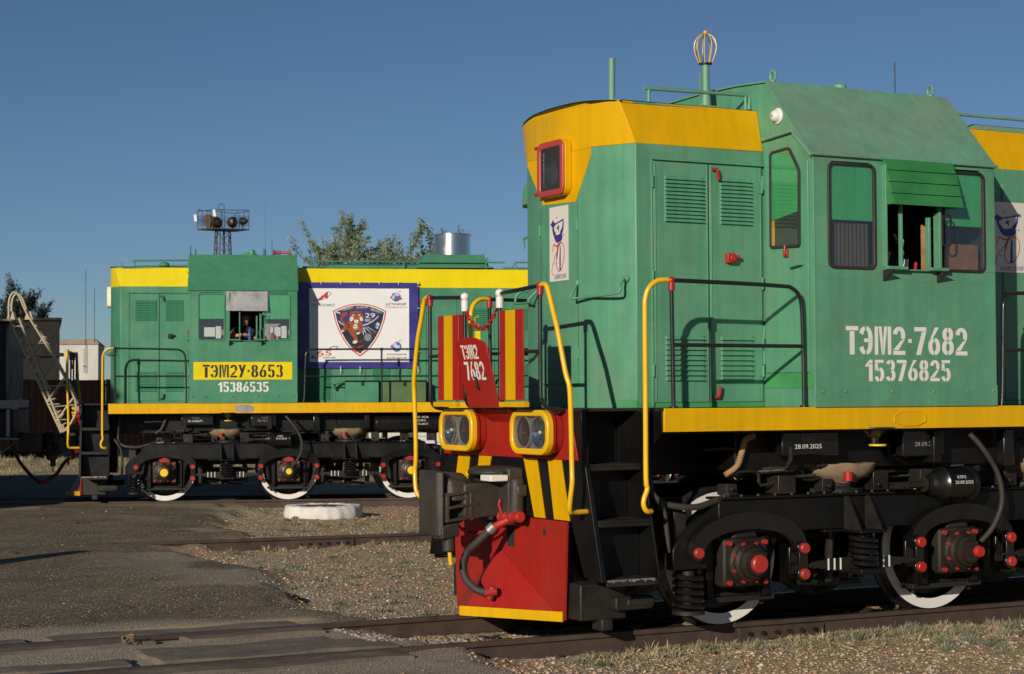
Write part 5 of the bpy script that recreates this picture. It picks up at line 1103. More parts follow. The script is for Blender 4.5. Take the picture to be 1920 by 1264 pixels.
# ------------------------------------------------------------------ rails
def rail_mb(p0, p1, top, wild=0):
    """flat bottomed rail between two plan points"""
    a = Vector((p0[0], p0[1], 0)); b = Vector((p1[0], p1[1], 0)); d = (b - a).normalized(); n = Vector((-d.y, d.x, 0))
    pr = [(-.036, -.003), (-.033, 0), (.033, 0), (.036, -.003), (.036, -.034), (.010, -.048), (.009, -.15), (.066, -.172), (.066, -.18), (-.066, -.18), (-.066, -.172), (-.009, -.15), (-.010, -.048), (-.036, -.034)]
    mb = MB(True); N = 1
    mb.hull([a + n * x + Vector((0, 0, z + top)) for x, z in pr], [b + n * x + Vector((0, 0, z + top)) for x, z in pr]); return mb
def track(label, fr, u0, u1, ang, top=0, gauge=.797, joints=(), sleepers=(None), rails=(1, -1)):
    x0, y0 = fr(u0, 0); root = empty('railway_track', (0, 0, 0)); tag(root, label, 'railway track', 'tracks across the yard')
    for s in rails:
        r_ = obj('rail', rail_mb(fr(u0, s * gauge), fr(u1, s * gauge), top), 'rail', root)
        h = MB(True); a = Vector((*fr(u0, s * gauge), top)); b = Vector((*fr(u1, s * gauge), top)); n = (b - a).cross(Vector((0, 0, 1))).normalized()
        h.hull([a + n * .026, b + n * .026, b - n * .026, a - n * .026], [a + n * .022 + Vector((0, 0, .0012)), b + n * .022 + Vector((0, 0, .0012)), b - n * .022 + Vector((0, 0, .0012)), a - n * .022 + Vector((0, 0, .0012))])
        obj('running_surface', h, 'railhead', r_)
        for ju in joints:
            for side in (1, -1):
                f = MB(True); c = Vector((*fr(ju, s * gauge), top)); d = (b - a).normalized(); nn = n * side
                f.hull([c - d * .42 + nn * .010 + Vector((0, 0, -.150)), c + d * .42 + nn * .010 + Vector((0, 0, -.150)), c + d * .42 + nn * .036 + Vector((0, 0, -.145)), c - d * .42 + nn * .036 + Vector((0, 0, -.145))],
                       [c - d * .42 + nn * .010 + Vector((0, 0, -.044)), c + d * .42 + nn * .010 + Vector((0, 0, -.044)), c + d * .42 + nn * .034 + Vector((0, 0, -.048)), c - d * .42 + nn * .034 + Vector((0, 0, -.048))])
                fp = obj('fishplate', f, 'rail', r_, .004)
                for du in (-.32, -.19, -.06, .06, .19, .32):
                    k = MB(True); e = c + d * du + nn * .035 + Vector((0, 0, -.095)); k.cyl(e, e + nn * .022, .019, seg=8); o = obj('bolt', k, 'grease', fp)
    sd = (Vector((*fr(1, 0), 0)) - Vector((*fr(0, 0), 0)))
    if sleepers:
        m = MB(); m.box(-.12, .12, -1.35, 1.35, -.32, -.178); sm_ = m.mesh('sleeper', 'darkgap')
        for u in np.arange(sleepers[0], sleepers[1], .55):
            o = link('sleeper', sm_, root, .01); x, y = fr(u + random.uniform(-.03, .03), 0); o.location = (x, y, top + random.uniform(0, .012)); o.rotation_euler = (0, 0, ang + random.uniform(-.02, .02))
    return root
track('railway track under the near locomotive, running along the timber crossing', frA, -16, 40, R(28.24), joints=(1.55, 14.0), sleepers=(-1.4, 18))
track('railway track under the far darker green locomotive', frB, -30, 60, R(8.8), .004, sleepers=(-2, 17))
M_ang = math.atan2(24.788 - 23.425, -1.151 + 4.316)
def frM(u, v): return -4.316 + u * math.cos(M_ang) + v * math.sin(M_ang), 23.425 + u * math.sin(M_ang) - v * math.cos(M_ang)
track('single rusty rail crossing the dry ground between the two locomotives', frM, -1.2, 20, M_ang, 0.0, gauge=0, joints=(2.0,), sleepers=None, rails=(1,))

nr_ = [o for o in bpy.data.objects if o.name.startswith('rail') and o.parent and o.parent.name == 'railway_track' and o.name.split('.')[0] == 'rail'][0]
k = MB(); k.box(-.02, .02, .0, .05, -.172, -.13); k.box(-.012, .012, .03, .045, -.20, -.12); k.box(-.09, .09, .05, .13, -.19, -.172); spm = k.mesh('rail_spike', 'rail')
for i in range(14):
    u = -1.1 + i * .55; o = link('rail_spike', spm, nr_, .003); x, y = frA(u, .797 + .045); o.location = (x, y, 0); o.rotation_euler = (0, 0, R(28.24))
# ------------------------------------------------------------------ level crossing timbers
lc = empty('level_crossing', (*frA(-4, 0), 0)); tag(lc, 'worn timber and earth crossing sunk round the near rails at lower left', 'level crossing')
lc.rotation_euler = (0, 0, R(28.2421))
def plank(u0, u1, v0, v1, z1, rag0=0, rag1=.15):
    """weathered plank with uneven edges, in track coordinates"""
    n = max(6, int((u1 - u0) / .12)); mb = MB(); top = []; rnd = random.random
    L0 = []; L1 = []
    for i in range(n + 1):
        t = i / n; u = u0 + (u1 - u0) * t; w0 = .010 * math.sin(u * 9) + .012 * (rnd() - .5); w1 = .010 * math.sin(u * 7 + 2) + .012 * (rnd() - .5)
        zz = z1 + .006 * math.sin(u * 5) + .006 * (rnd() - .5)
        if i == n: L0.append((u - rag1 * rnd(), v0 + w0, zz - .02)); L1.append((u - rag1 * rnd() - rag1, v1 + w1, zz - .03))
        elif i == 0: L0.append((u + .02 * rnd(), v0 + w0, zz)); L1.append((u + .04 * rnd(), v1 + w1, zz))
        else: L0.append((u, v0 + w0, zz)); L1.append((u, v1 + w1, zz))
    m = [((a[0] + b[0]) / 2, (a[1] + b[1]) / 2, (a[2] + b[2]) / 2 + .006) for a, b in zip(L0, L1)]
    k = n + 1; vs = L0 + m + L1 + [(p[0], p[1], -.14) for p in L0] + [(p[0], p[1], -.14) for p in L1]
    fs = []
    for i in range(n): fs += [(i, i + 1, k + i + 1, k + i), (k + i, k + i + 1, 2 * k + i + 1, 2 * k + i), (i, 3 * k + i, 3 * k + i + 1, i + 1), (2 * k + i, 2 * k + i + 1, 4 * k + i + 1, 4 * k + i)]
    fs += [(0, k, 2 * k, 4 * k, 3 * k), (n, 3 * k + n, 4 * k + n, 2 * k + n, k + n)]
    mb.add([(p[0] + 4, p[1], p[2]) for p in vs], fs); return mb
for (v0, v1, z, segs) in ((.36, .655, .002, ((-12, -8.9), (-8.85, -6.1), (-6.05, -3.62), (-3.56, -1.62))), (.10, .34, -.006, ((-3.56, -1.75),)), (-.14, .08, -.014, ((-3.5, -1.9),)), (-.66, -.44, -.004, ((-12, -9.2), (-9.15, -6.6), (-6.55, -3.1), (-3.0, -1.75))),
                          (-1.16, -.87, -.004, ((-12, -8.3), (-8.2, -5.2), (-5.15, -3.95), (-3.9, -1.8))), (.88, 1.18, -.006, ((-12, -8.0), (-7.9, -5.0), (-4.95, -1.75)))):
    for a, b in segs: obj('plank', plank(a, b, v0, v1, z), 'timber', lc, .006, angle=50)

# ------------------------------------------------------------------ loose stones
def scatter_mesh(name, n, sampler, size, mt, label, flat=.6, seed=1, colors=None, octa=False):
    rs = np.random.RandomState(seed); P = sampler(rs, n); n = len(P)
    t = (1 + 5 ** .5) / 2; base = np.array([(-1, t, 0), (1, t, 0), (-1, -t, 0), (1, -t, 0), (0, -1, t), (0, 1, t), (0, -1, -t), (0, 1, -t), (t, 0, -1), (t, 0, 1), (-t, 0, -1), (-t, 0, 1)]) / 1.9
    F = np.array([(0, 11, 5), (0, 5, 1), (0, 1, 7), (0, 7, 10), (0, 10, 11), (1, 5, 9), (5, 11, 4), (11, 10, 2), (10, 7, 6), (7, 1, 8), (3, 9, 4), (3, 4, 2), (3, 2, 6), (3, 6, 8), (3, 8, 9), (4, 9, 5), (2, 4, 11), (6, 2, 10), (8, 6, 7), (9, 8, 1)])
    if octa:
        base = np.array([(1, 0, 0), (0, 1, 0), (-1, 0, 0), (0, -1, 0), (0, 0, 1), (0, 0, -1)], float) * 1.1; F = np.array([(0, 1, 4), (1, 2, 4), (2, 3, 4), (3, 0, 4), (1, 0, 5), (2, 1, 5), (3, 2, 5), (0, 3, 5)])
    K_ = len(base); s = size[0] + (size[1] - size[0]) * rs.rand(n) ** 3
    V = base[None] * (1 + .35 * (rs.rand(n, K_, 1) - .5)) * np.stack([1 + .6 * (rs.rand(n) - .3), 1 + .5 * (rs.rand(n) - .5), flat * (.7 + .6 * rs.rand(n))], -1)[:, None, :]
    a = rs.rand(n) * 6.28; c, s_ = np.cos(a)[:, None], np.sin(a)[:, None]; x = V[..., 0] * c - V[..., 1] * s_; y = V[..., 0] * s_ + V[..., 1] * c
    V = np.stack([x, y, V[..., 2]], -1) * s[:, None, None] + np.concatenate([P, (ground_z(P[:, 0], P[:, 1]) + s * .12)[:, None]], 1)[:, None, :]
    me = bpy.data.meshes.new(name); me.vertices.add(n * K_); me.vertices.foreach_set('co', V.ravel())
    Q = (F[None] + (np.arange(n) * K_)[:, None, None]).reshape(-1, 3); me.loops.add(Q.size); me.loops.foreach_set('vertex_index', Q.ravel()); me.polygons.add(len(Q)); me.polygons.foreach_set('loop_start', np.arange(len(Q)) * 3)
    me.update(calc_edges=True)
    ca = me.color_attributes.new('tone', 'FLOAT_COLOR', 'POINT'); pal = np.array(colors or [(.46, .34, .22), (.38, .27, .17), (.52, .40, .27), (.30, .24, .18), (.46, .29, .17), (.56, .47, .35), (.24, .20, .17), (.42, .31, .20)])
    cc = pal[rs.choice(len(pal), n, p=None)] * (.75 + .5 * rs.rand(n, 1)); ca.data.foreach_set('color', np.concatenate([np.repeat(cc, K_, 0), np.ones((n * K_, 1))], 1).astype(np.float32).ravel())
    me.materials.append(mt); o = bpy.data.objects.new(name, me); COL.objects.link(o); o['kind'] = 'stuff'; o['label'] = label; return o
def tonemat(name, rough=.9, transl=0):
    m = bpy.data.materials.new(name); m.use_nodes = True; nt = m.node_tree; p = nt.nodes['Principled BSDF']; p.inputs['Roughness'].default_value = rough; p.inputs['Specular IOR Level'].default_value = .2
    a = nd(nt, 'ShaderNodeVertexColor', layer_name='tone'); tc = nd(nt, 'ShaderNodeTexCoord'); n = nd(nt, 'ShaderNodeTexNoise'); n.inputs['Scale'].default_value = 60; nt.links.new(tc.outputs['Object'], n.inputs['Vector'])
    r = nd(nt, 'ShaderNodeMapRange'); r.inputs[3].default_value = .7; r.inputs[4].default_value = 1.3; nt.links.new(n.outputs[0], r.inputs[0])
    mm = nd(nt, 'ShaderNodeMix', data_type='RGBA', blend_type='MULTIPLY'); mm.inputs[0].default_value = 1; nt.links.new(a.outputs[0], mm.inputs[6]); nt.links.new(r.outputs[0], mm.inputs[7]); nt.links.new(mm.outputs[2], p.inputs['Base Color'])
    if transl:
        t = nd(nt, 'ShaderNodeBsdfTranslucent'); nt.links.new(mm.outputs[2], t.inputs[0]); ms = nd(nt, 'ShaderNodeMixShader'); ms.inputs[0].default_value = transl
        nt.links.new(p.outputs[0], ms.inputs[1]); nt.links.new(t.outputs[0], ms.inputs[2]); nt.links.new(ms.outputs[0], nt.nodes['Material Output'].inputs[0])
    return m
stone_m = tonemat('loose stones'); plant_m = tonemat('dry plant stems', .8, .25); leaf_m = tonemat('tree leaves', .6, .3)
def frustum(rs, n, y0, y1, bias=1.0, lo=-.30, hi=.30):
    y = y0 * (y1 / y0) ** (rs.rand(n) ** bias); x = y * (lo + (hi - lo) * rs.rand(n)); return np.stack([x, y], -1)
def s_gravel(rs, n):
    P = frustum(rs, n, 9, 34, .8); a = asphalt_mask(P[:, 0], P[:, 1]); u, v = toA(P[:, 0], P[:, 1]); k = (rs.rand(n) > a * .995) & ~((np.abs(v) < 1.3) & (u < -1.7)) & (np.abs(np.abs(v) - .79) > .07)
    return P[k]
scatter_mesh('gravel', 110000, s_gravel, (.004, .019), stone_m, 'small loose stones strewn over the dry earth', octa=True)
def s_ballast(rs, n):
    u = -1.75 + rs.rand(n) ** 1.6 * 1.9; v = -.6 + rs.rand(n) * .9; x, y = frA(u, v); return np.stack([x, y], -1)
scatter_mesh('ballast', 2200, s_ballast, (.008, .022), stone_m, 'grey ballast between the near rails beside the crossing', .8, 5, [(.20, .18, .16), (.28, .25, .21), (.13, .12, .11), (.36, .31, .24)])
def s_big(rs, n):
    P = frustum(rs, n, 9.5, 32, 1, -.1, .30); a = asphalt_mask(P[:, 0], P[:, 1]); u, v = toA(P[:, 0], P[:, 1]); return P[(a < .3) & (np.abs(np.abs(v) - .79) > .12)]
scatter_mesh('large_stones', 230, s_big, (.014, .045), stone_m, 'scattered fist sized stones on the dry earth', .6, 9)
def s_crumb(rs, n):
    P = frustum(rs, n, 9, 30, .8, -.3, .05); n_ = fbm(P[:, 0], P[:, 1], 1.5, 3, 77); return P[(n_ > .40)]
scatter_mesh('asphalt_crumbs', 60000, s_crumb, (.003, .009), stone_m, 'fine grit lying on the asphalt', .6, 12, [(.14, .12, .095), (.2, .17, .13), (.28, .24, .18)], octa=True)

# ------------------------------------------------------------------ dry grass and low shrubs
def tufts(name, centres, label, seed, pal):
    """centres: (x, y, radius, height, blades)"""
    rs = np.random.RandomState(seed); V = []; C = []
    for (x, y, r, h, nb) in centres:
        zc = gz(x, y); base = pal[rs.randint(len(pal))]
        an = rs.rand(nb) * 6.28; rr = r * np.sqrt(rs.rand(nb)); bx = x + rr * np.cos(an) * .8; by = y + rr * np.sin(an) * .8
        le = h * (.35 + .65 * rs.rand(nb)) * (1 - .5 * rr / r); tilt = .15 + .9 * rr / r + .25 * rs.rand(nb); a2 = an + rs.randn(nb) * .7
        w = (.0012 + .0018 * rs.rand(nb)) * (1 + y / 25)
        dx = np.cos(a2) * np.sin(tilt); dy = np.sin(a2) * np.sin(tilt); dz = np.cos(tilt)
        px = -np.sin(a2 + rs.rand(nb) * 3) * w; py = np.cos(a2 + rs.rand(nb) * 3) * w
        b0 = np.stack([bx - px, by - py, np.full(nb, zc - .01)], -1); b1 = np.stack([bx + px, by + py, np.full(nb, zc - .01)], -1)
        mx = np.stack([bx + dx * le * .55, by + dy * le * .55, zc + dz * le * .62], -1); pp = np.stack([px, py, px * 0], -1)
        tp = np.stack([bx + dx * le * 1.05, by + dy * le * 1.05, zc + dz * le * .95], -1)
        V.append(np.stack([b0, b1, mx + pp * 1.1, mx - pp * 1.1, tp], 1)); C.append(np.repeat((np.array(base) * (.7 + .6 * rs.rand(nb, 1)))[:, None, :], 5, 1))
    V = np.concatenate(V); C = np.concatenate(C); n = len(V)
    me = bpy.data.meshes.new(name); me.vertices.add(n * 5); me.vertices.foreach_set('co', V.ravel()); o5 = (np.arange(n) * 5)[:, None]
    q = o5 + np.array([[0, 1, 2, 3]]); t = o5 + np.array([[3, 2, 4]]); li = np.concatenate([q.ravel(), t.ravel()]); me.loops.add(len(li)); me.loops.foreach_set('vertex_index', li); me.polygons.add(2 * n)
    me.polygons.foreach_set('loop_start', np.concatenate([np.arange(n) * 4, n * 4 + np.arange(n) * 3])); me.update(calc_edges=True)
    ca = me.color_attributes.new('tone', 'FLOAT_COLOR', 'POINT'); ca.data.foreach_set('color', np.concatenate([C.reshape(-1, 3), np.ones((n * 5, 1))], 1).astype(np.float32).ravel())
    me.materials.append(plant_m); o = bpy.data.objects.new(name, me); COL.objects.link(o); o['kind'] = 'stuff'; o['label'] = label; return o
rs = np.random.RandomState(4); cs = []
SAGE = [(.28, .27, .17), (.34, .31, .19), (.22, .235, .14), (.32, .32, .22)]; STRAW = [(.46, .37, .22), (.40, .32, .18), (.50, .41, .26)]
for i in range(330):    # bank in front of the near rail
    u = rs.uniform(-.6, 6.0); v = .93 + abs(rs.randn()) * .28 if rs.rand() < .6 else rs.uniform(1.0, 2.6); x, y = frA(u, v)
    if rs.rand() < (.35 if u < 1.8 else .9): cs.append((x, y, rs.uniform(.03, .10), rs.uniform(.035, .095) * (1.25 if u > 2 else .8), rs.randint(140, 300)))
for i in range(700):    # ground between the tracks
    y = rs.uniform(15.5, 30); x = rs.uniform(-.17, .12) * y
    if asphalt_mask(np.array([x]), np.array([y]))[0] < .25 and vnoise(np.array([x * .8]), np.array([y * .8]), 5)[0] > .38: cs.append((x, y, rs.uniform(.04, .12), rs.uniform(.03, .09), rs.randint(70, 160)))
tufts('low_shrubs', cs, 'grey green dry tufts growing over the stony ground', 3, SAGE)
cs = []
for i in range(300):
    u = rs.uniform(-.4, 6.2); v = .9 + abs(rs.randn()) * .35; x, y = frA(u, v); cs.append((x, y, rs.uniform(.02, .06), rs.uniform(.04, .13), rs.randint(12, 40)))
for i in range(70):
    u = rs.uniform(-1.4, 2.2); v = rs.uniform(-.66, -.2); x, y = frA(u, v); cs.append((x, y, rs.uniform(.02, .05), rs.uniform(.02, .05), rs.randint(20, 50)))
for i in range(60):
    u = rs.uniform(.6, 8); x, y = frM(u, rs.uniform(.08, .4)); cs.append((x, y, rs.uniform(.04, .09), rs.uniform(.06, .15), rs.randint(30, 70)))
for i in range(220):
    y = rs.uniform(47, 60); x = rs.uniform(-.3, .05) * y; cs.append((x, y, rs.uniform(.2, .5), rs.uniform(.15, .4), 40))
tufts('dry_grass', cs, 'straw coloured dry grass stalks beside the rails', 6, STRAW)
k = MB(True)
for i in range(10):
    a = rs.rand() * 6.28; x, y = frA(-3.45, -.42)
    k.tube([(x + .05 * math.cos(a + j * .9) , y + .05 * math.sin(a + j * .9), .01 + .05 * math.sin(j * .8)) for j in range(5)], .004, 4)
tag(obj('tumbleweed', k, 'canvas'), 'small ball of dry weed on the crossing between the near rails', 'tumbleweed')

# ------------------------------------------------------------------ manhole ring
mx, my = -3.11, 30.45
k = MB(True); k.lathe((mx, my, -.16), (0, 0, 1), [(.42, 0), (.635, 0), (.65, .06), (.64, .12), (.625, .175), (.60, .20), (.52, .205), (.44, .205), (.42, .19)], 120, True)
for i, p in enumerate(k.v):
    a = math.atan2(p[1] - my, p[0] - mx); d = .006 * math.sin(a * 9) + .004 * math.sin(a * 23 + 1) - (.02 * max(0, math.sin(a * 3 + 2) * math.sin(a * 11)) ** 2 if p[2] > -.06 else -.006 * math.sin(a * 17)); r = math.hypot(p[0] - mx, p[1] - my); f = (r + d) / r; k.v[i] = (mx + (p[0] - mx) * f, my + (p[1] - my) * f, p[2] + ((.005 * math.sin(a * 7) + .004 * math.sin(a * 19)) if p[2] > 0 else 0))
mh = empty('manhole_ring', (0, 0, 0)); tag(mh, 'whitewashed concrete manhole ring with chipped sides in front of the far locomotive', 'manhole')
obj('ring', k, 'concreteWhite', mh, .008)
k = MB(True); k.lathe((mx, my, -.02), (0, 0, 1), [(0, 0), (.43, 0), (.43, .05), (0, .055)], 32); obj('cover', k, 'rail', mh)

# ------------------------------------------------------------------ banner on the far locomotive
bn = empty('banner', far.location, R(8.801)); tag(bn, 'white and blue mission banner roped to the side of the far locomotive', 'banner')
bx_ = lambda x: 3.452 + (x - 135) * (5.228 - 3.452) / (1452 - 135); bz_ = lambda y: 3.739 - (y - 140) * (3.739 - 2.43) / (1115 - 140)
def sheet(u0, u1, z0, z1, v, m, name, par, nu=60, nz=40, th=.004):
    mb = MB(); w = lambda u, z: v + (.008 * math.sin(z * 9 + u * 5) * (u - 5.24) * 6 if u > 5.24 else 0) + (.006 * math.sin(u * 14 + z) * (2.42 - z) * 9 if z < 2.42 else 0)
    vs = [(u0 + (u1 - u0) * i / nu, w(u0 + (u1 - u0) * i / nu, z0 + (z1 - z0) * j / nz), z0 + (z1 - z0) * j / nz) for j in range(nz + 1) for i in range(nu + 1)]
    mb.add(vs, [(j * (nu + 1) + i, j * (nu + 1) + i + 1, (j + 1) * (nu + 1) + i + 1, (j + 1) * (nu + 1) + i) for j in range(nz) for i in range(nu)])
    return obj(name, mb, m, par, angle=80)
cloth = sheet(3.243, 5.395, 2.318, 3.846, .925, 'pr_navy', 'cloth', bn)
wv = lambda u, z: .9275
field = sheet(3.452, 5.228, 2.43, 3.739, .9275, 'pr_white', 'white_field', bn)
def prt(polys, m, lay, name='print'):
    mb = MB()
    for q in polys: mb.add([(bx_(x), wv(bx_(x), bz_(y)) + .0025 + lay * .0012, bz_(y)) for x, y in q], [tuple(range(len(q)))])
    return obj(name, mb, m, field)
def smooth_loop(pts, n=6):
    out = []; N = len(pts)
    for i in range(N):
        p0, p1, p2, p3 = [np.array(pts[(i + j - 1) % N], float) for j in range(4)]
        for k in range(n):
            t = k / n; out.append(tuple(.5 * ((2 * p1) + (-p0 + p2) * t + (2 * p0 - 5 * p1 + 4 * p2 - p3) * t * t + (-p0 + 3 * p1 - 3 * p2 + p3) * t ** 3)))
    return out
def strk(pts, w0, w1=None):
    w1 = w0 if w1 is None else w1; out = []; n = len(pts) - 1
    for i in range(n):
        (x0, y0), (x1, y1) = pts[i], pts[i + 1]; l = math.hypot(x1 - x0, y1 - y0) or 1; nx_, ny_ = -(y1 - y0) / l, (x1 - x0) / l
        a = w0 + (w1 - w0) * i / n; b = w0 + (w1 - w0) * (i + 1) / n; out.append([(x0 - nx_ * a, y0 - ny_ * a), (x1 - nx_ * b, y1 - ny_ * b), (x1 + nx_ * b, y1 + ny_ * b), (x0 + nx_ * a, y0 + ny_ * a)])
    return out
def ell(cx, cy, rx, ry, n=24, a0=0, a1=360, rot=0):
    r = R(rot); return [(cx + rx * math.cos(R(a)) * math.cos(r) - ry * math.sin(R(a)) * math.sin(r), cy + rx * math.cos(R(a)) * math.sin(r) + ry * math.sin(R(a)) * math.cos(r)) for a in srange(a0, a1, n)]
def shield(d):
    top = [(445 + (1150 - 445) * t / 10, 440 - 100 * (1 - ((t - 5) / 5) ** 2)) for t in range(11)]
    rgt = [(1128, 560), (1085, 690), (1010, 835), (920, 955), (800, 1045)]; lft = [(680, 955), (590, 835), (515, 690), (468, 560)]
    P = top + rgt + lft; cx, cy = 798, 620; return [(cx + (x - cx) * (1 - d / 340), cy + (y - cy) * (1 - d / 330)) for x, y in P]
prt([shield(0)], 'pr_red', 0, 'badge'); prt([shield(15)], 'pr_white', 1); prt([shield(30)], 'pr_dark', 2)
prt([[(530, 470), (620, 425), (800, 400), (980, 430), (1075, 480), (1000, 560), (900, 630), (700, 640), (560, 590), (500, 520)]], 'pr_violet', 3)
prt(strk(ell(700, 360, 400, 290, 14, 30, 78), 6, 9) + strk([(522, 570), (545, 600), (590, 625)], 7), 'pr_pale', 4)
prt([ell(1030, 635, 34, 46, 20, rot=10)], 'pr_blue', 4); prt([ell(1038, 615, 22, 24, 14), ell(1028, 660, 14, 14, 10)], 'pr_pale', 5)
prt(strk([(845, 660), (880, 740)], 10, 4) + strk([(870, 655), (950, 735)], 6, 2) + strk([(900, 650), (1010, 720)], 5, 2) + strk([(840, 700), (850, 760)], 8, 3), 'pr_pale', 4)
prt(strk([(785, 858), (1015, 712)], 4), 'pr_orange', 4)
prt([q for r_ in (42, 26, 12) for q in strk(ell(905, 790, r_, r_ * 1.05, 14), 3)], 'pr_pale', 5)
tiger = [[(575, 470), (610, 455), (640, 470), (615, 500), (585, 520), (575, 560), (600, 590), (640, 600), (620, 620), (575, 600), (548, 560), (550, 505)],
         [(660, 570), (720, 560), (800, 570), (838, 620), (830, 690), (818, 740), (780, 700), (735, 740), (770, 800), (772, 840), (735, 872), (702, 860), (712, 800), (675, 745), (640, 690), (635, 620)],
         [(600, 600), (650, 600), (650, 680), (610, 690), (590, 716), (548, 712), (545, 690), (580, 660)]]
prt([smooth_loop(t, 3) for t in tiger] + [ell(752, 520, 92, 80, 24), ell(690, 462, 20, 20, 10), ell(805, 462, 20, 20, 10)], 'pr_orange', 6)
prt([ell(752, 575, 30, 32, 16), ell(690, 545, 24, 36, 14, rot=25), ell(818, 545, 20, 34, 14, rot=-25), ell(712, 495, 14, 9, 10, rot=20), ell(790, 495, 14, 9, 10, rot=-20), ell(740, 650, 30, 36, 14), ell(735, 850, 32, 22, 14, rot=-20), ell(572, 705, 18, 12, 10), ell(775, 735, 28, 14, 12, rot=-20)], 'pr_cream', 7)
st_ = []
for (a, b) in (((560, 500), (590, 515)), ((552, 530), (580, 540)), ((556, 565), (585, 560)), ((600, 462), (604, 490)), ((655, 620), (690, 640)), ((650, 650), (690, 665)), ((662, 690), (700, 700)), ((685, 730), (715, 735)), ((820, 620), (790, 635)), ((822, 655), (795, 660)), ((700, 790), (740, 800)), ((705, 820), (742, 825)), ((610, 620), (640, 640)), ((600, 650), (635, 665)), ((720, 640), (760, 650)), ((722, 670), (765, 680)), ((735, 460), (740, 485)), ((755, 452), (755, 482)), ((775, 460), (770, 485)), ((678, 500), (700, 512)), ((826, 500), (806, 512)), ((680, 585), (705, 575)), ((825, 585), (802, 575))): st_ += strk([a, b], 5, 1.5)
prt(st_ + [ell(718, 508, 9, 5, 8), ell(786, 508, 9, 5, 8), ell(752, 590, 14, 4, 8)], 'pr_dark', 8); prt([ell(753, 545, 20, 14, 10)], 'pr_red', 8)
prt(strk([(680, 915), (730, 930)], 5) + strk([(770, 925), (830, 905), (850, 890)], 10, 3) + strk([(725, 965), (800, 990)], 7), 'pr_red', 4)
prt(strk([(490, 455), (540, 470)], 7) + strk([(820, 985), (870, 965)], 6) + [ell(930 + i * 18, 915 - i * 30, 5, 5, 6) for i in range(5)], 'pr_white', 4)
prt([ell(1085, 460, 18, 16, 12)], 'pr_green', 4)
def btext(s, x0, y0, x1, y1, m, lay=.003, shear=0):   # crop coordinates: lower left / upper right
    a = Vector((bx_(x0), 0, bz_(y0))); b = Vector((bx_(x1), 0, bz_(y0))); zz = wv((a.x + b.x) / 2, a.z) + .0028 + lay
    return ftext('print_text', s, (a.x, zz, a.z), (1, 0, 0), (0, 0, 1), (y0 - y1) * 1.309 / 975, m, field, b.x - a.x, shear=shear)
def btext_rot(s, cx, cy, wd, ht, deg, m):
    d = R(deg); xd = (math.cos(d), 0, math.sin(d)); yd = (-math.sin(d), 0, math.cos(d)); k = 1.776 / 1317
    o = Vector((bx_(cx), wv(bx_(cx), bz_(cy)) + .0078, bz_(cy))) - Vector(xd) * wd * k / 2 - Vector(yd) * ht * k / 2
    return ftext('print_text', s, o, xd, yd, ht * k, m, field, wd * k)
btext_rot('КИКИНА', 635, 408, 155, 30, 13, 'pr_white'); btext_rot('ДУБРОВ', 826, 393, 150, 30, 0, 'pr_white'); btext_rot('МЕНОН', 1005, 432, 125, 30, -19, 'pr_white')
prt([ell(733, 392, 8, 8, 8), ell(922, 402, 8, 8, 8), ell(542, 440, 8, 8, 8)], 'pr_red', 4)
btext('29', 868, 528, 1000, 468, 'pr_white', .005); btext('МС', 868, 580, 945, 545, 'pr_white', .005)
btext('РОСКОСМОС', 165, 378, 468, 345, 'pr_grey'); btext('ЦЭНКИ', 1142, 370, 1412, 330, 'pr_navy', shear=.3); btext('КОСМОДРОМЫ РОССИИ', 1142, 398, 1422, 382, 'pr_red')
btext('КОСМОДРОМ', 1158, 1030, 1412, 1004, 'pr_navy'); btext('БАЙКОНУР', 1155, 1076, 1420, 1042, 'pr_red'); btext('65', 232, 1028, 425, 962, 'pr_red', .004); btext('ПОЕХАЛИ!', 316, 1068, 475, 1046, 'pr_navy')
prt([[(215, 305), (380, 180), (375, 285), (342, 265), (338, 250), (300, 285), (250, 300)]], 'pr_red', 1)
prt(strk(ell(320, 245, 112, 34, 22, -70, 200, rot=-25), 3), 'pr_blue', 1)
prt([ell(1280, 250, 62, 62, 24)], 'pr_blue', 1); prt([ell(1290, 215, 38, 26, 16, rot=15), ell(1245, 255, 20, 30, 12)], 'pr_pale', 2); prt(strk([(1205, 270), (1225, 230)], 10, 2) + strk([(1280, 270), (1355, 275)], 10, 14) + strk([(1310, 185), (1345, 172)], 5, 2), 'pr_red', 3)
prt([ell(1287, 915, 62, 66, 24)], 'pr_blue', 1); prt([ell(1262, 890, 26, 34, 14), ell(1310, 920, 20, 34, 14)], 'pr_pale', 2); prt([[(1280, 860), (1300, 950), (1270, 950)]], 'pr_white', 3); prt(strk([(1225, 890), (1210, 925)], 6, 14) + strk([(1312, 843), (1345, 828)], 5, 2), 'pr_red', 3)
prt(strk([(395, 960), (400, 930), (440, 912), (510, 910), (500, 930), (450, 945)], 5, 3) + [[(145, 1062), (185, 1025), (195, 1055), (320, 1036), (200, 1068)]], 'pr_navy', 1)
for i in range(6):
    for z0, z1, n_ in ((3.835, 3.875, 0), (2.33, 2.21, 1)):
        if n_ and i not in (1, 2, 4, 5): continue
        u = 3.66 + i * .345; k = MB(); k.tube([(u, .942, z0 - .02 if n_ == 0 else z0 + .02), (u, .95, (z0 + z1) / 2), (u + .004, .90, z1)], .007, 6); obj('cord', k, 'pr_white', bn)
for j in range(4):
    z = 3.78 - j * .39
    for u0, u1 in ((3.25, 3.18), (5.37, 5.42)): k = MB(); k.tube([(u0, .942, z), (u1, .93, z)], .006, 6); obj('cord', k, 'pr_white', bn)
k = MB(); k.ball((5.44, 1.0, 3.50), .03, 12, 8); k.cyl((5.44, .88, 3.50), (5.44, 1.0, 3.5), .012, seg=8); obj('red_button', k, 'redPin', far)

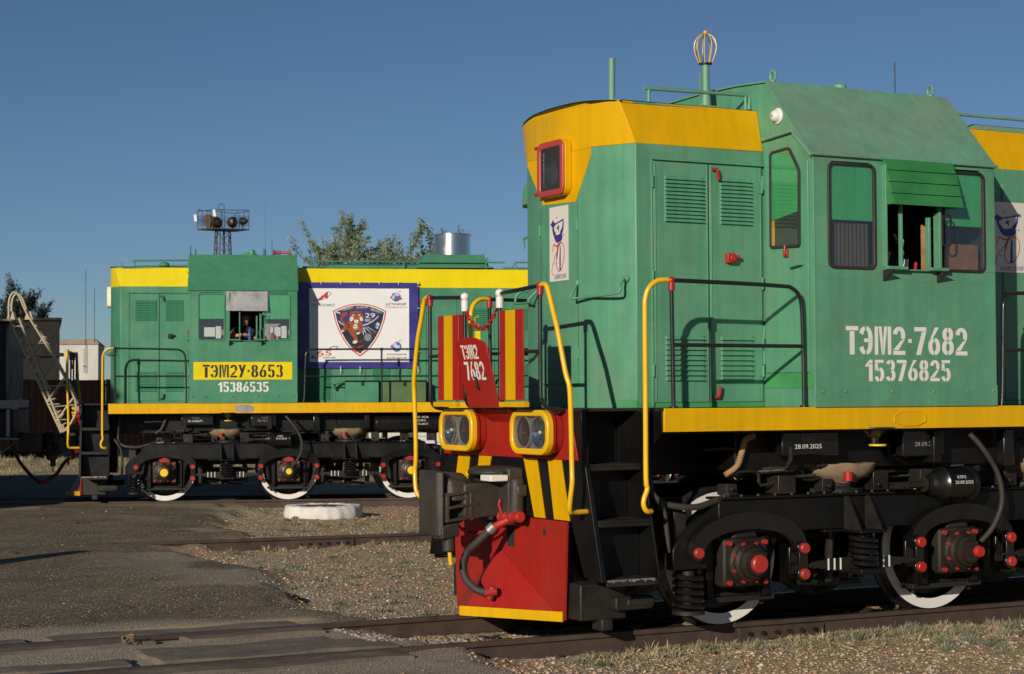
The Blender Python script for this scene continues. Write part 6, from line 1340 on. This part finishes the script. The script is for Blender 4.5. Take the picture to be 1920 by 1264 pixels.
# ------------------------------------------------------------------ driver at the far cab window
def person():
    ro = empty('person', far.location, R(8.801)); tag(ro, 'driver in a dark shirt leaning a forearm on the far cab window sill', 'person')
    J = {'pel': (2.28, 1.02, 2.50), 'sp': (2.29, 1.03, 2.68), 'ch': (2.30, 1.06, 2.88), 'nk': (2.32, 1.08, 3.06), 'hd0': (2.33, 1.10, 3.13), 'hd1': (2.335, 1.11, 3.22), 'hd2': (2.335, 1.10, 3.30),
         'ls': (2.14, 1.16, 2.99), 'le': (2.08, 1.36, 2.86), 'lw': (2.27, 1.44, 2.90), 'lh': (2.35, 1.44, 2.895), 'rs_': (2.46, 1.0, 2.99), 're': (2.54, 1.16, 2.80), 'rw': (2.50, 1.34, 2.84), 'rh': (2.49, 1.41, 2.84),
         'lh1': (2.18, 1.16, 2.46), 'lk': (2.22, 1.38, 2.38), 'la': (2.22, 1.40, 2.02), 'rh1': (2.38, 1.0, 2.46), 'rk': (2.46, 1.36, 2.38), 'ra': (2.46, 1.40, 2.02)}
    E = [('pel', 'sp'), ('sp', 'ch'), ('ch', 'nk'), ('nk', 'hd0'), ('hd0', 'hd1'), ('hd1', 'hd2'), ('ch', 'ls'), ('ls', 'le'), ('le', 'lw'), ('lw', 'lh'), ('ch', 'rs_'), ('rs_', 're'), ('re', 'rw'), ('rw', 'rh'), ('pel', 'lh1'), ('lh1', 'lk'), ('lk', 'la'), ('pel', 'rh1'), ('rh1', 'rk'), ('rk', 'ra')]
    rad = {'pel': .15, 'sp': .135, 'ch': .15, 'nk': .06, 'hd0': .062, 'hd1': .082, 'hd2': .07, 'ls': .065, 'le': .045, 'lw': .030, 'lh': .034, 'rs_': .065, 're': .045, 'rw': .03, 'rh': .034, 'lh1': .09, 'lk': .065, 'la': .045, 'rh1': .09, 'rk': .065, 'ra': .045}
    names = list(J); me = bpy.data.meshes.new('body'); me.from_pydata([(J[n][0], -J[n][1], J[n][2]) for n in names], [(names.index(a), names.index(b)) for a, b in E], [])
    o = bpy.data.objects.new('body', me); COL.objects.link(o); sk = o.modifiers.new('skin', 'SKIN')
    for i, n in enumerate(names): d = me.skin_vertices[0].data[i]; d.radius = (rad[n], rad[n] * (.72 if n in ('pel', 'sp', 'ch') else 1)); d.use_root = n == 'pel'
    ss = o.modifiers.new('sub', 'SUBSURF'); ss.levels = 2; ss.render_levels = 2
    dg = bpy.context.evaluated_depsgraph_get(); dg.update(); m2 = bpy.data.meshes.new_from_object(o.evaluated_get(dg)); bpy.data.objects.remove(o)
    m2.materials.clear(); [m2.materials.append(M[x]) for x in ('shirt', 'skin', 'navy')]
    for f in m2.polygons:
        x, y, z = f.center; y = -y
        f.material_index = 1 if (z > 3.07 or (y > 1.27 and z > 2.74)) else (2 if z < 2.56 else 0); f.use_smooth = True
    m2.name = 'body'; bo = link('body', m2, ro)
    fc = MB(); fc.ball((2.335, 1.195, 3.225), .015, 8, 6, 1, 1.3, 1.4); fc.ball((2.25, 1.11, 3.22), .02, 8, 6, .5, 1, 1.4); fc.ball((2.42, 1.11, 3.22), .02, 8, 6, .5, 1, 1.4); obj('face', fc, 'skin', ro)
    ey = MB(); [ey.ball((2.335 + d, 1.185, 3.245), .008, 8, 6) for d in (-.03, .03)]; obj('eyes', ey, 'hair', ro)
    hr = MB(); hr.ball((2.335, 1.09, 3.265), .093, 16, 10, 1, 1.02, .95); obj('hair', hr, 'hair', ro)
    for (wx, wy, wz) in ((2.36, 1.44, 2.895), (2.49, 1.43, 2.84)):
        for i, (l, dv) in enumerate(((.062, -.027), (.070, -.009), (.066, .009), (.052, .026))):
            fg = MB(); fg.tube([(wx, wy + dv, wz + .006), (wx + l * .55, wy + dv * 1.1, wz + .004), (wx + l, wy + dv * 1.1, wz - .016)], [.0095, .009, .007], 8, 3); obj('finger', fg, 'skin', ro, angle=80)
        fg = MB(); fg.tube([(wx - .02, wy + .02, wz), (wx + .01, wy + .045, wz - .004), (wx + .035, wy + .05, wz - .012)], [.011, .010, .008], 8, 3); obj('thumb', fg, 'skin', ro, angle=80)
person()
k = MB(); k.cyl((2.40, 1.44, 2.80), (2.40, 1.44, 2.99), .032, seg=14); k.cyl((2.40, 1.44, 2.99), (2.40, 1.44, 3.03), .016, seg=10); t_ = empty('bottle', far.location, R(8.801)); tag(t_, 'blue bottle standing on the sill of the far cab window', 'bottle'); obj('bottle_body', k, 'bluebottle', t_)
k = MB(); k.lathe((2.80, 1.40, 2.80), (0, 0, 1), [(0, 0), (.04, 0), (.045, .09), (.02, .13), (0, .13)], 14); t_ = empty('red_jug', far.location, R(8.801)); tag(t_, 'small red jug behind the rear side window of the far cab', 'jug'); obj('jug_body', k, 'redPin', t_)

# ------------------------------------------------------------------ service vehicle coupled ahead of the far locomotive, and its ladder
ve = empty('service_rail_vehicle', far.location, R(8.801)); tag(ve, 'dark service rail vehicle in shadow at the left edge, coupled to the far locomotive', 'rail vehicle')
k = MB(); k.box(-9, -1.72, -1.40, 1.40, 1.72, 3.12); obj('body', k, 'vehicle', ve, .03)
k = MB(); k.box(-9.1, -1.60, -1.5, 1.52, 3.12, 3.16); obj('roof', k, 'vehicleLight', ve, .02)
for a, b in ((-2.85, -2.15), (-2.08, -1.82), (-3.7, -2.95), (-4.6, -3.8)):
    O = rrect(a, b, 2.18, 3.02, .03, 3); f = obj('window', ring_prism(MB(), O, inset(O, .035), 'v', 1.40, 1.425), 'vehicleLight', ve, .004)
    k = MB(); k.prism(inset(O, .03), 'v', 1.403, 1.408); obj('pane', k, 'darkglass', f); k = MB(); k.box(a, b, 1.405, 1.42, 2.72, 2.75); obj('glazing_bar', k, 'vehicle', f)
k = MB(); k.box(-9, -1.62, -1.45, 1.47, 1.64, 1.78); obj('side_sill', k, 'vehicleLight', ve, .01)
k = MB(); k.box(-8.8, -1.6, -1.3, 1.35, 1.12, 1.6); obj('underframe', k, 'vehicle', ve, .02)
for u in (-1.7, -1.95, -2.25):
    k = MB(); k.box(u, u + .05, 1.35, 1.46, 1.16, 1.62); obj('rib', k, 'vehicleLight', ve, .004)
k = MB(); k.tube([(-2.3, 1.5, 1.14), (-1.48, 1.5, 1.12), (-1.95, 1.5, .74), (-2.0, 1.5, 1.1)], .022, 8); obj('step_bracket', k, 'vehicleLight', ve)
k = MB(); k.tube([(-2.1, 1.5, 1.0), (-2.12, 1.5, .45), (-2.2, 1.5, .2)], .018, 8); obj('grab_pole', k, 'vehicleLight', ve)
k = MB(); k.box(-1.62, -1.22, -.2, .2, .85, 1.2); k.cyl((-1.3, -.1, .9), (-1.3, -.1, 1.2), .12, seg=14); obj('coupler', k, 'coupler', ve, .02)
k = MB(); k.tube([(-1.55, 1.35, 1.62), (-1.5, 1.36, 1.78), (-1.46, 1.36, 1.80)], .02, 8); k.ball((-1.6, 1.38, 1.66), .05, 10, 8); obj('side_lamp', k, 'vehicleLight', ve)
for u in (-3.0, -6.8):
    for s in (1, -1):
        k = MB(); k.lathe((u, 0, .48), (0, s, 0), [(0, .72), (.52, .72), (.54, .735), (.50, .76), (.48, .86), (.40, .86), (.38, .80), (.1, .80), (0, .85)], 40); obj('wheel', k, 'dustyBlack', ve)
    k = MB(); k.box(u - .8, u + .8, .95, 1.1, .5, .75); obj('axle_frame', k, 'dustyBlack', ve, .02)
hz = MB(); hz.tube([(-1.75, .3, 1.05), (-1.62, .25, .72), (-1.45, .15, .48), (-1.30, .1, .34), (-1.2, .08, .33)], .032, 10, 5); obj('brake_hose', hz, 'hose', ve, angle=60)
k = MB(); k.ball((-1.2, .08, .33), .05, 10, 8); k.cyl((-1.28, .08, .33), (-1.12, .08, .34), .035, seg=10); obj('hose_coupling', k, 'redPin', ve)

la = empty('boarding_ladder', far.location, R(8.801)); tag(la, 'tan folding ladder with treads and handrails hanging from the roof of the dark vehicle', 'ladder')
A0 = Vector((-1.66, .9, 3.12)); A1 = Vector((-.80, .9, 1.22)); D = (A1 - A0); Nn = Vector((D.z, 0, -D.x)).normalized(); Nn = -Nn if Nn.x < 0 else Nn
for dv in (0, .42):
    k = MB()
    for off in (0, .16): k.tube([A0 + Vector((0, dv, 0)) + Nn * off, A1 + Vector((0, dv, 0)) + Nn * off * (.2 if off else 1)], .019, 6)
    for i in range(9): t = (i + .5) / 9; k.tube([A0.lerp(A1, t) + Vector((0, dv, 0)), A0.lerp(A1, t) + Vector((0, dv, 0)) + Nn * .15], .009, 6)
    obj('stringer', k, 'tan', la)
    k = MB(); h0 = A0 + Vector((-.02, dv, .02)); pts = [h0, h0 + Vector((.0, 0, .32)), h0 + Vector((.05, 0, .46)), h0 + Vector((.12, 0, .48)), h0 + Vector((.19, 0, .38)), h0 + Vector((.30, 0, .12)), A0.lerp(A1, .45) + Nn * .42 + Vector((0, dv, 0)), A0.lerp(A1, .80) + Nn * .44 + Vector((0, dv, 0)), A0.lerp(A1, .93) + Nn * .30 + Vector((0, dv, 0)), A1 + Nn * .05 + Vector((0, dv, 0))]
    k.tube(pts, .018, 8, 3)
    for t in (.22, .42, .60, .78): k.tube([A0.lerp(A1, t + .12) + Vector((0, dv, 0)), A0.lerp(A1, t) + Nn * .42 + Vector((0, dv, 0))], .013, 6); k.tube([A0.lerp(A1, t) + Nn * .05 + Vector((0, dv, 0)), A0.lerp(A1, t + .06) + Nn * .42 + Vector((0, dv, 0))], .009, 6)
    obj('handrail', k, 'tan', la, angle=60)
for i in range(7):
    c = A0.lerp(A1, .06 + i * .14) + Nn * .08; k = MB(); k.box(c.x - .09, c.x + .10, .9, 1.32, c.z - .006, c.z + .006); k.box(c.x - .09, c.x - .08, .9, 1.32, c.z - .05, c.z + .05); obj('tread', k, 'tan', la)
for u in (-1.72, -1.42):
    k = MB(); k.hull([(u, .9, 3.16), (u + .14, .9, 3.16), (u + .14, 1.32, 3.16), (u, 1.32, 3.16)], [(u + .03, .95, 3.30), (u + .10, .95, 3.30), (u + .10, 1.27, 3.30), (u + .03, 1.27, 3.30)]); obj('hook_plate', k, 'tan', la)

# ------------------------------------------------------------------ buildings and fence
def W(px, py, depth, z=None): return ((px - 960) * depth / 3473.0, depth, 1.8 + (744 - py) * depth / 3473.0)
b = empty('white_building', (-19.9, 87, 0)); tag(b, 'small white rendered flat roofed building beyond the fence', 'building')
k = MB(True); k.hull([(-20.9, 85, 0), (-19.0, 85, 0), (-19.6, 89, 0), (-20.9, 89, 0)], [(-20.9, 85, 4.3), (-19.0, 85, 4.3), (-19.6, 89, 4.3), (-20.9, 89, 4.3)]); o = obj('wall', k, 'render'); o.parent = b; o.matrix_parent_inverse = Matrix.Translation((19.9, -87, 0))
k = MB(True); k.hull([(-20.98, 84.92, 4.3), (-18.93, 84.92, 4.3), (-19.5, 89, 4.3), (-20.98, 89, 4.3)], [(-20.98, 84.92, 4.52), (-19.1, 84.92, 4.56), (-19.6, 89, 4.35), (-20.98, 89, 4.55)]); o = obj('parapet', k, 'parapet'); o.parent = b; o.matrix_parent_inverse = Matrix.Translation((19.9, -87, 0))
k = MB(True)
for x, h in ((-19.55, 7.7), (-19.15, 6.9)): k.cyl((x, 84.9, 3.0 if h > 7 else 4.4), (x, 84.9, h), .015, seg=5)
k.tube([(-19.62, 84.9, 3.0), (-19.62, 84.9, 4.1)], .012, 5); k.tube([(-19.7, 84.9, 3.3), (-19.5, 84.9, 3.3)], .012, 5); o = obj('aerial', k, 'mast'); o.parent = b; o.matrix_parent_inverse = Matrix.Translation((19.9, -87, 0))
b = empty('grey_building', (-20, 64, 0)); tag(b, 'grey concrete building behind the service vehicle and ladder, shade put into its colour', 'building')
def atb(o): o.parent = b; o.matrix_parent_inverse = Matrix.Translation(-b.location); return o
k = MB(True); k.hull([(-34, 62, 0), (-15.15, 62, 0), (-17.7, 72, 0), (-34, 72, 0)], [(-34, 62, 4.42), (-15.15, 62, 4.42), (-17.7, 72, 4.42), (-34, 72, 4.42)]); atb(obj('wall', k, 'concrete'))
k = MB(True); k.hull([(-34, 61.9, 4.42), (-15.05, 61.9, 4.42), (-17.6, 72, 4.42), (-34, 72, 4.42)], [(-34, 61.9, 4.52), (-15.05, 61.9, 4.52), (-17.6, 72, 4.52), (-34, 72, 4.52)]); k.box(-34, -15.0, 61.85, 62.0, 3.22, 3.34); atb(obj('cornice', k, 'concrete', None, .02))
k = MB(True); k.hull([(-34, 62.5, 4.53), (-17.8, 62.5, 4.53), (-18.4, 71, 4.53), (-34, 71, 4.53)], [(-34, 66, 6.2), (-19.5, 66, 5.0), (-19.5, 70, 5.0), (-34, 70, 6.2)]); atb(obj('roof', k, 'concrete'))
fe = empty('sheet_fence', (-10, 60, 0)); tag(fe, 'long rusty sheet metal fence behind the far track, shade put into its colour', 'fence')
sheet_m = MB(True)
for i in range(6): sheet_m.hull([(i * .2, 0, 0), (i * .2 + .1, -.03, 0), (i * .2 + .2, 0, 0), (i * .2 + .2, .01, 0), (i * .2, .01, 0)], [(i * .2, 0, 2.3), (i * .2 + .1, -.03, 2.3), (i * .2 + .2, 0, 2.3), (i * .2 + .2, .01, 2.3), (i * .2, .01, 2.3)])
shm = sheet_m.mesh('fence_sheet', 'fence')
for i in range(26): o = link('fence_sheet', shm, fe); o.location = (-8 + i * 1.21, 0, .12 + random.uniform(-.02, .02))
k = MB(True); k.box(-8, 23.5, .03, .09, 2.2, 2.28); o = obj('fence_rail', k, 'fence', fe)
wb = MB(True)
for i, (px0, px1, z1) in enumerate(((690, 722, .95), (726, 770, .85), (776, 815, .98), (818, 850, .8))):
    x0 = (px0 - 960) * 55 / 3473; x1 = (px1 - 960) * 55 / 3473; k = MB(True); k.box(x0, x1, 55, 55.4, -.1, z1 - .35)
    k.box(x0, x1 - .1, 55.05, 55.35, z1 - .35, z1); tag(obj('concrete_block', k, 'render', None, .04), ('first', 'second', 'third', 'fourth')[i] + ' from the left of the whitewashed blocks seen under the far locomotive', 'concrete block', 'whitewashed blocks behind the far locomotive')

# off to the left, out of frame: unseen shed added to shade the vehicle, unseen post shaped to cast the shadow tip on the asphalt
k = MB(True); k.box(-26, -13.9, 19.0, 26, -.2, 5.9); sh = obj('wall', k, 'concrete'); shed = empty('shade_shed', (0, 0, 0)); tag(shed, 'unseen grey concrete shed added beyond the left edge to shade the vehicle', 'shed'); sh.parent = shed
k = MB(True); k.hull([(-26.3, 18.8, 5.9), (-13.8, 18.8, 5.9), (-13.8, 26.2, 5.9), (-26.3, 26.2, 5.9)], [(-26.3, 18.8, 6.05), (-13.0, 18.8, 6.05), (-13.0, 26.2, 6.25), (-26.3, 26.2, 6.25)]); sh = obj('roof', k, 'parapet', shed)
tip = Vector((-5.15, 22.2, 0)); hgt = 2.6; bs = tip - Vector((.40, .875, 0)) / .272 * hgt
k = MB(True); k.cyl((bs.x, bs.y, 0), (bs.x, bs.y, hgt - .3), .05, seg=12); sg_ = empty('shadow_post', (0, 0, 0)); tag(sg_, 'unseen post with a pointed board added beyond the left edge to cast the long shadow', 'sign'); obj('post', k, 'mast', sg_)
k = MB(True); k.hull([(bs.x - .5, bs.y, .9), (bs.x + .5, bs.y, .9), (bs.x + .5, bs.y + .03, .9), (bs.x - .5, bs.y + .03, .9)], [(bs.x - .14, bs.y, hgt), (bs.x + .14, bs.y, hgt), (bs.x + .14, bs.y + .03, hgt), (bs.x - .14, bs.y + .03, hgt)]); obj('board', k, 'mast', sg_)

# ------------------------------------------------------------------ floodlight mast
fm = empty('floodlight_mast', (-12.5, 80, 0)); tag(fm, 'steel lattice mast with floodlights on a railed platform above the far cab', 'light mast')
H = 9.05
for sx in (-1, 1):
    for sy in (-1, 1):
        k = MB(True); k.tube([(sx * .62, sy * .62, 0), (sx * .28, sy * .28, H)], .03, 6); obj('leg', k, 'mast', fm)
for i in range(11):
    z0 = H * i / 11; z1 = H * (i + 1) / 11; w0 = .62 - .34 * i / 11; w1 = .62 - .34 * (i + 1) / 11; k = MB(True)
    for (a, b_) in (((-1, -1), (1, -1)), ((1, -1), (1, 1)), ((1, 1), (-1, 1)), ((-1, 1), (-1, -1))):
        k.tube([(a[0] * w0, a[1] * w0, z0), (b_[0] * w1, b_[1] * w1, z1)], .014, 4); k.tube([(b_[0] * w0, b_[1] * w0, z0), (a[0] * w1, a[1] * w1, z1)], .014, 4); k.tube([(a[0] * w1, a[1] * w1, z1), (b_[0] * w1, b_[1] * w1, z1)], .014, 4)
    obj('bracing', k, 'mast', fm)
k = MB(True); k.cyl((.05, 0, 0), (.05, 0, H), .05, seg=8); k.tube([(-.1, -.1, 0), (-.1, -.1, H)], .02, 5); obj('cable_riser', k, 'mast', fm)
k = MB(True); k.hull([(-1.05, -.25, H), (-.3, -.85, H), (1.15, -.1, H), (.4, .7, H)], [(-1.05, -.25, H + .06), (-.3, -.85, H + .06), (1.15, -.1, H + .06), (.4, .7, H + .06)]); obj('platform', k, 'mast', fm)
k = MB(True); C4 = [(-1.05, -.25), (-.3, -.85), (1.15, -.1), (.4, .7)]
for i in range(4):
    a, b_ = C4[i], C4[(i + 1) % 4]
    for z in (H + .82,): k.tube([(*a, z), (*b_, z + (.05 if i % 2 else 0))], .018, 5)
    if i != 1: k.tube([(*a, H + .42), (*b_, H + .42)], .010, 5)
    for t in (0, .33, .66): x, y = a[0] + (b_[0] - a[0]) * t, a[1] + (b_[1] - a[1]) * t; k.tube([(x, y, H), (x, y, H + .82)], .014, 5)
    for t in np.arange(0, 1, .07): x, y = a[0] + (b_[0] - a[0]) * t, a[1] + (b_[1] - a[1]) * t; k.tube([(x, y, H + .2), (x, y, H + .62)], .005, 3)
    for z in np.arange(.2, .63, .07): k.tube([(*a, H + z), (*b_, H + z)], .004, 3)
obj('platform_railing', k, 'mast', fm)
def drum(x, y, z, r, d, m, nm):
    k = MB(True); dd = Vector(d).normalized(); c = Vector((x, y, z)); k.lathe(c, dd, [(0, -.26), (r * .55, -.24), (r * .9, -.1), (r, 0), (r * 1.03, .02), (r * .93, .02), (r * .9, .0), (0, -.02)], 20); k.tube([(x, y, H), (x, y, z - r * .6)], .02, 5); return obj(nm, k, m, fm)
drum(-.58, -.5, H + .36, .33, (-.8, -.5, -.1), 'canvas', 'floodlight'); drum(-.2, -.4, H + .3, .26, (-.5, .6, 0), 'grease', 'floodlight'); drum(.45, -.2, H + .34, .24, (.3, .9, 0), 'grease', 'floodlight'); drum(.85, 0, H + .4, .17, (-.7, .5, 0), 'grease', 'floodlight')
for (x, y, z) in ((-1.09, -.42, H + .52), (-.20, -.9, H + .68)):
    k = MB(True); k.hull([(x - .07, y, z - .14), (x + .06, y - .05, z - .16), (x + .06, y, z - .16), (x - .07, y + .05, z - .14)], [(x - .10, y, z + .14), (x + .02, y - .05, z + .14), (x + .02, y, z + .14), (x - .10, y + .05, z + .14)]); obj('lamp_panel', k, 'white', fm)
k = MB(True); k.tube([(.0 + .13 * math.cos(t), -.4, H + .98 + .14 * math.sin(t)) for t in [2 * math.pi * i / 16 for i in range(17)]], .016, 6); k.tube([(0, -.4, H + .84), (0, -.4, H + .60)], .014, 5); obj('ring_aerial', k, 'mast', fm)

# ------------------------------------------------------------------ trees
def tree(name, label, loc, height, spread, nleaf, seed, pal, dens=1.0, leaf=.055, lean=0, group=None, upright=.5, trunk_h=.22, aspect=.36):
    rs = np.random.RandomState(seed); ro = empty(name, loc); tag(ro, label, 'tree', group)
    segs = []; tips = []
    def grow(p, d, l, r, lv):
        n = 5; pts = [p.copy()]
        for i in range(n):
            d = d + rs.randn(3) * .13; d[2] += .05 * upright; d /= np.linalg.norm(d); p = p + d * l / n; pts.append(p.copy())
            if lv < 4 and i >= 1 and rs.rand() < (.85 if lv < 3 else .6):
                nd_ = d + rs.randn(3) * (.75 if lv else .6); nd_[2] += .25 * upright; nd_ /= np.linalg.norm(nd_); nd_[:2] *= spread
                grow(p.copy(), nd_ / np.linalg.norm(nd_), l * rs.uniform(.5, .78), r * (1 - i / n * .5) * .55, lv + 1)
        segs.append((pts, r, r * .45))
        if lv >= 2:
            for i, q in enumerate(pts): tips.append((q, d, lv))
    for k_ in range(3):
        d0 = np.array([rs.randn() * .22 * spread + lean, rs.randn() * .22 * spread, 1.0]); d0 /= np.linalg.norm(d0)
        grow(np.array([rs.randn() * .12, rs.randn() * .12, 0.]), d0, height * .55, height * .018, 0)
    mb = MB(True); tk = MB(True)
    for pts, r0, r1 in segs:
        (tk if r0 > height * .008 else mb).tube([tuple(q) for q in pts], [max(.006, r0 + (r1 - r0) * i / (len(pts) - 1)) for i in range(len(pts))], 5, cap=False)
    zmax = max(q[2] for pts, _, _ in segs for q in pts); sc = height / zmax
    obj('trunk', tk, 'bark', ro); obj('branches', mb, 'bark', ro, angle=80)
    P = np.array([t[0] for t in tips]); Dr = np.array([t[1] for t in tips]); ids = rs.randint(len(P), size=nleaf)
    ci = rs.rand(len(P)); base = np.array(pal)
    C0 = P[ids] + Dr[ids] * (rs.rand(nleaf, 1) * .35) + rs.randn(nleaf, 3) * (.048 * dens + .015)
    ax = Dr[ids] * .8 + rs.randn(nleaf, 3) * .6; ax /= np.linalg.norm(ax, axis=1, keepdims=True); sd = np.cross(ax, rs.randn(nleaf, 3)); sd /= np.linalg.norm(sd, axis=1, keepdims=True)
    ln = leaf * (.6 + .8 * rs.rand(nleaf, 1)); wd_ = ln * aspect
    V = np.stack([C0 - ax * ln, C0 + sd * wd_, C0 + ax * ln, C0 - sd * wd_], 1)
    me = bpy.data.meshes.new('crown'); me.vertices.add(nleaf * 4); me.vertices.foreach_set('co', V.ravel()); me.loops.add(nleaf * 4); me.loops.foreach_set('vertex_index', np.arange(nleaf * 4)); me.polygons.add(nleaf); me.polygons.foreach_set('loop_start', np.arange(nleaf) * 4); me.update(calc_edges=True)
    cc = base[(ci[ids] * len(base)).astype(int)] * (.65 + .7 * rs.rand(nleaf, 1)); ca = me.color_attributes.new('tone', 'FLOAT_COLOR', 'POINT'); ca.data.foreach_set('color', np.concatenate([np.repeat(cc, 4, 0), np.ones((nleaf * 4, 1))], 1).astype(np.float32).ravel())
    me.materials.append(leaf_m); c = link('crown', me, ro); ro.scale = (sc, sc, sc); return ro
PAL = [(.17, .235, .11), (.24, .30, .16), (.13, .185, .08), (.31, .35, .23)]
def tx(px, d): return (px - 960) * d / 3473
tree('dusty_elm_tree', 'bushy low tree just right of the far cab roof', (tx(552, 58), 58, 0), 6.8, 1.0, 52000, 11, PAL, 1.1, .062, .0, 'trees behind the far locomotive')
tree('dusty_elm_tree', 'tallest airy tree in the middle of the row behind the far locomotive', (tx(672, 60), 60, 0), 8.0, 1.0, 52000, 5, [(.20, .26, .13), (.28, .33, .20), (.15, .20, .095), (.36, .39, .27)], 1.1, .075, 0, 'trees behind the far locomotive')
tree('dusty_elm_tree', 'airy tree directly left of the steel exhaust stack', (tx(772, 59), 59, 0), 7.3, .68, 36000, 23, PAL, 1.1, .07, .02, 'trees behind the far locomotive')
tree('dark_pine_tree', 'dark tree rising behind the grey building at the far left', (tx(5, 76), 76, 0), 6.9, .42, 30000, 31, [(.018, .025, .014), (.028, .035, .02)], 1.2, .08, 0)
for i, (px, d, h, sd) in enumerate(((150, 70, 3.0, 41), (118, 60.8, 1.0, 47))):
    pass
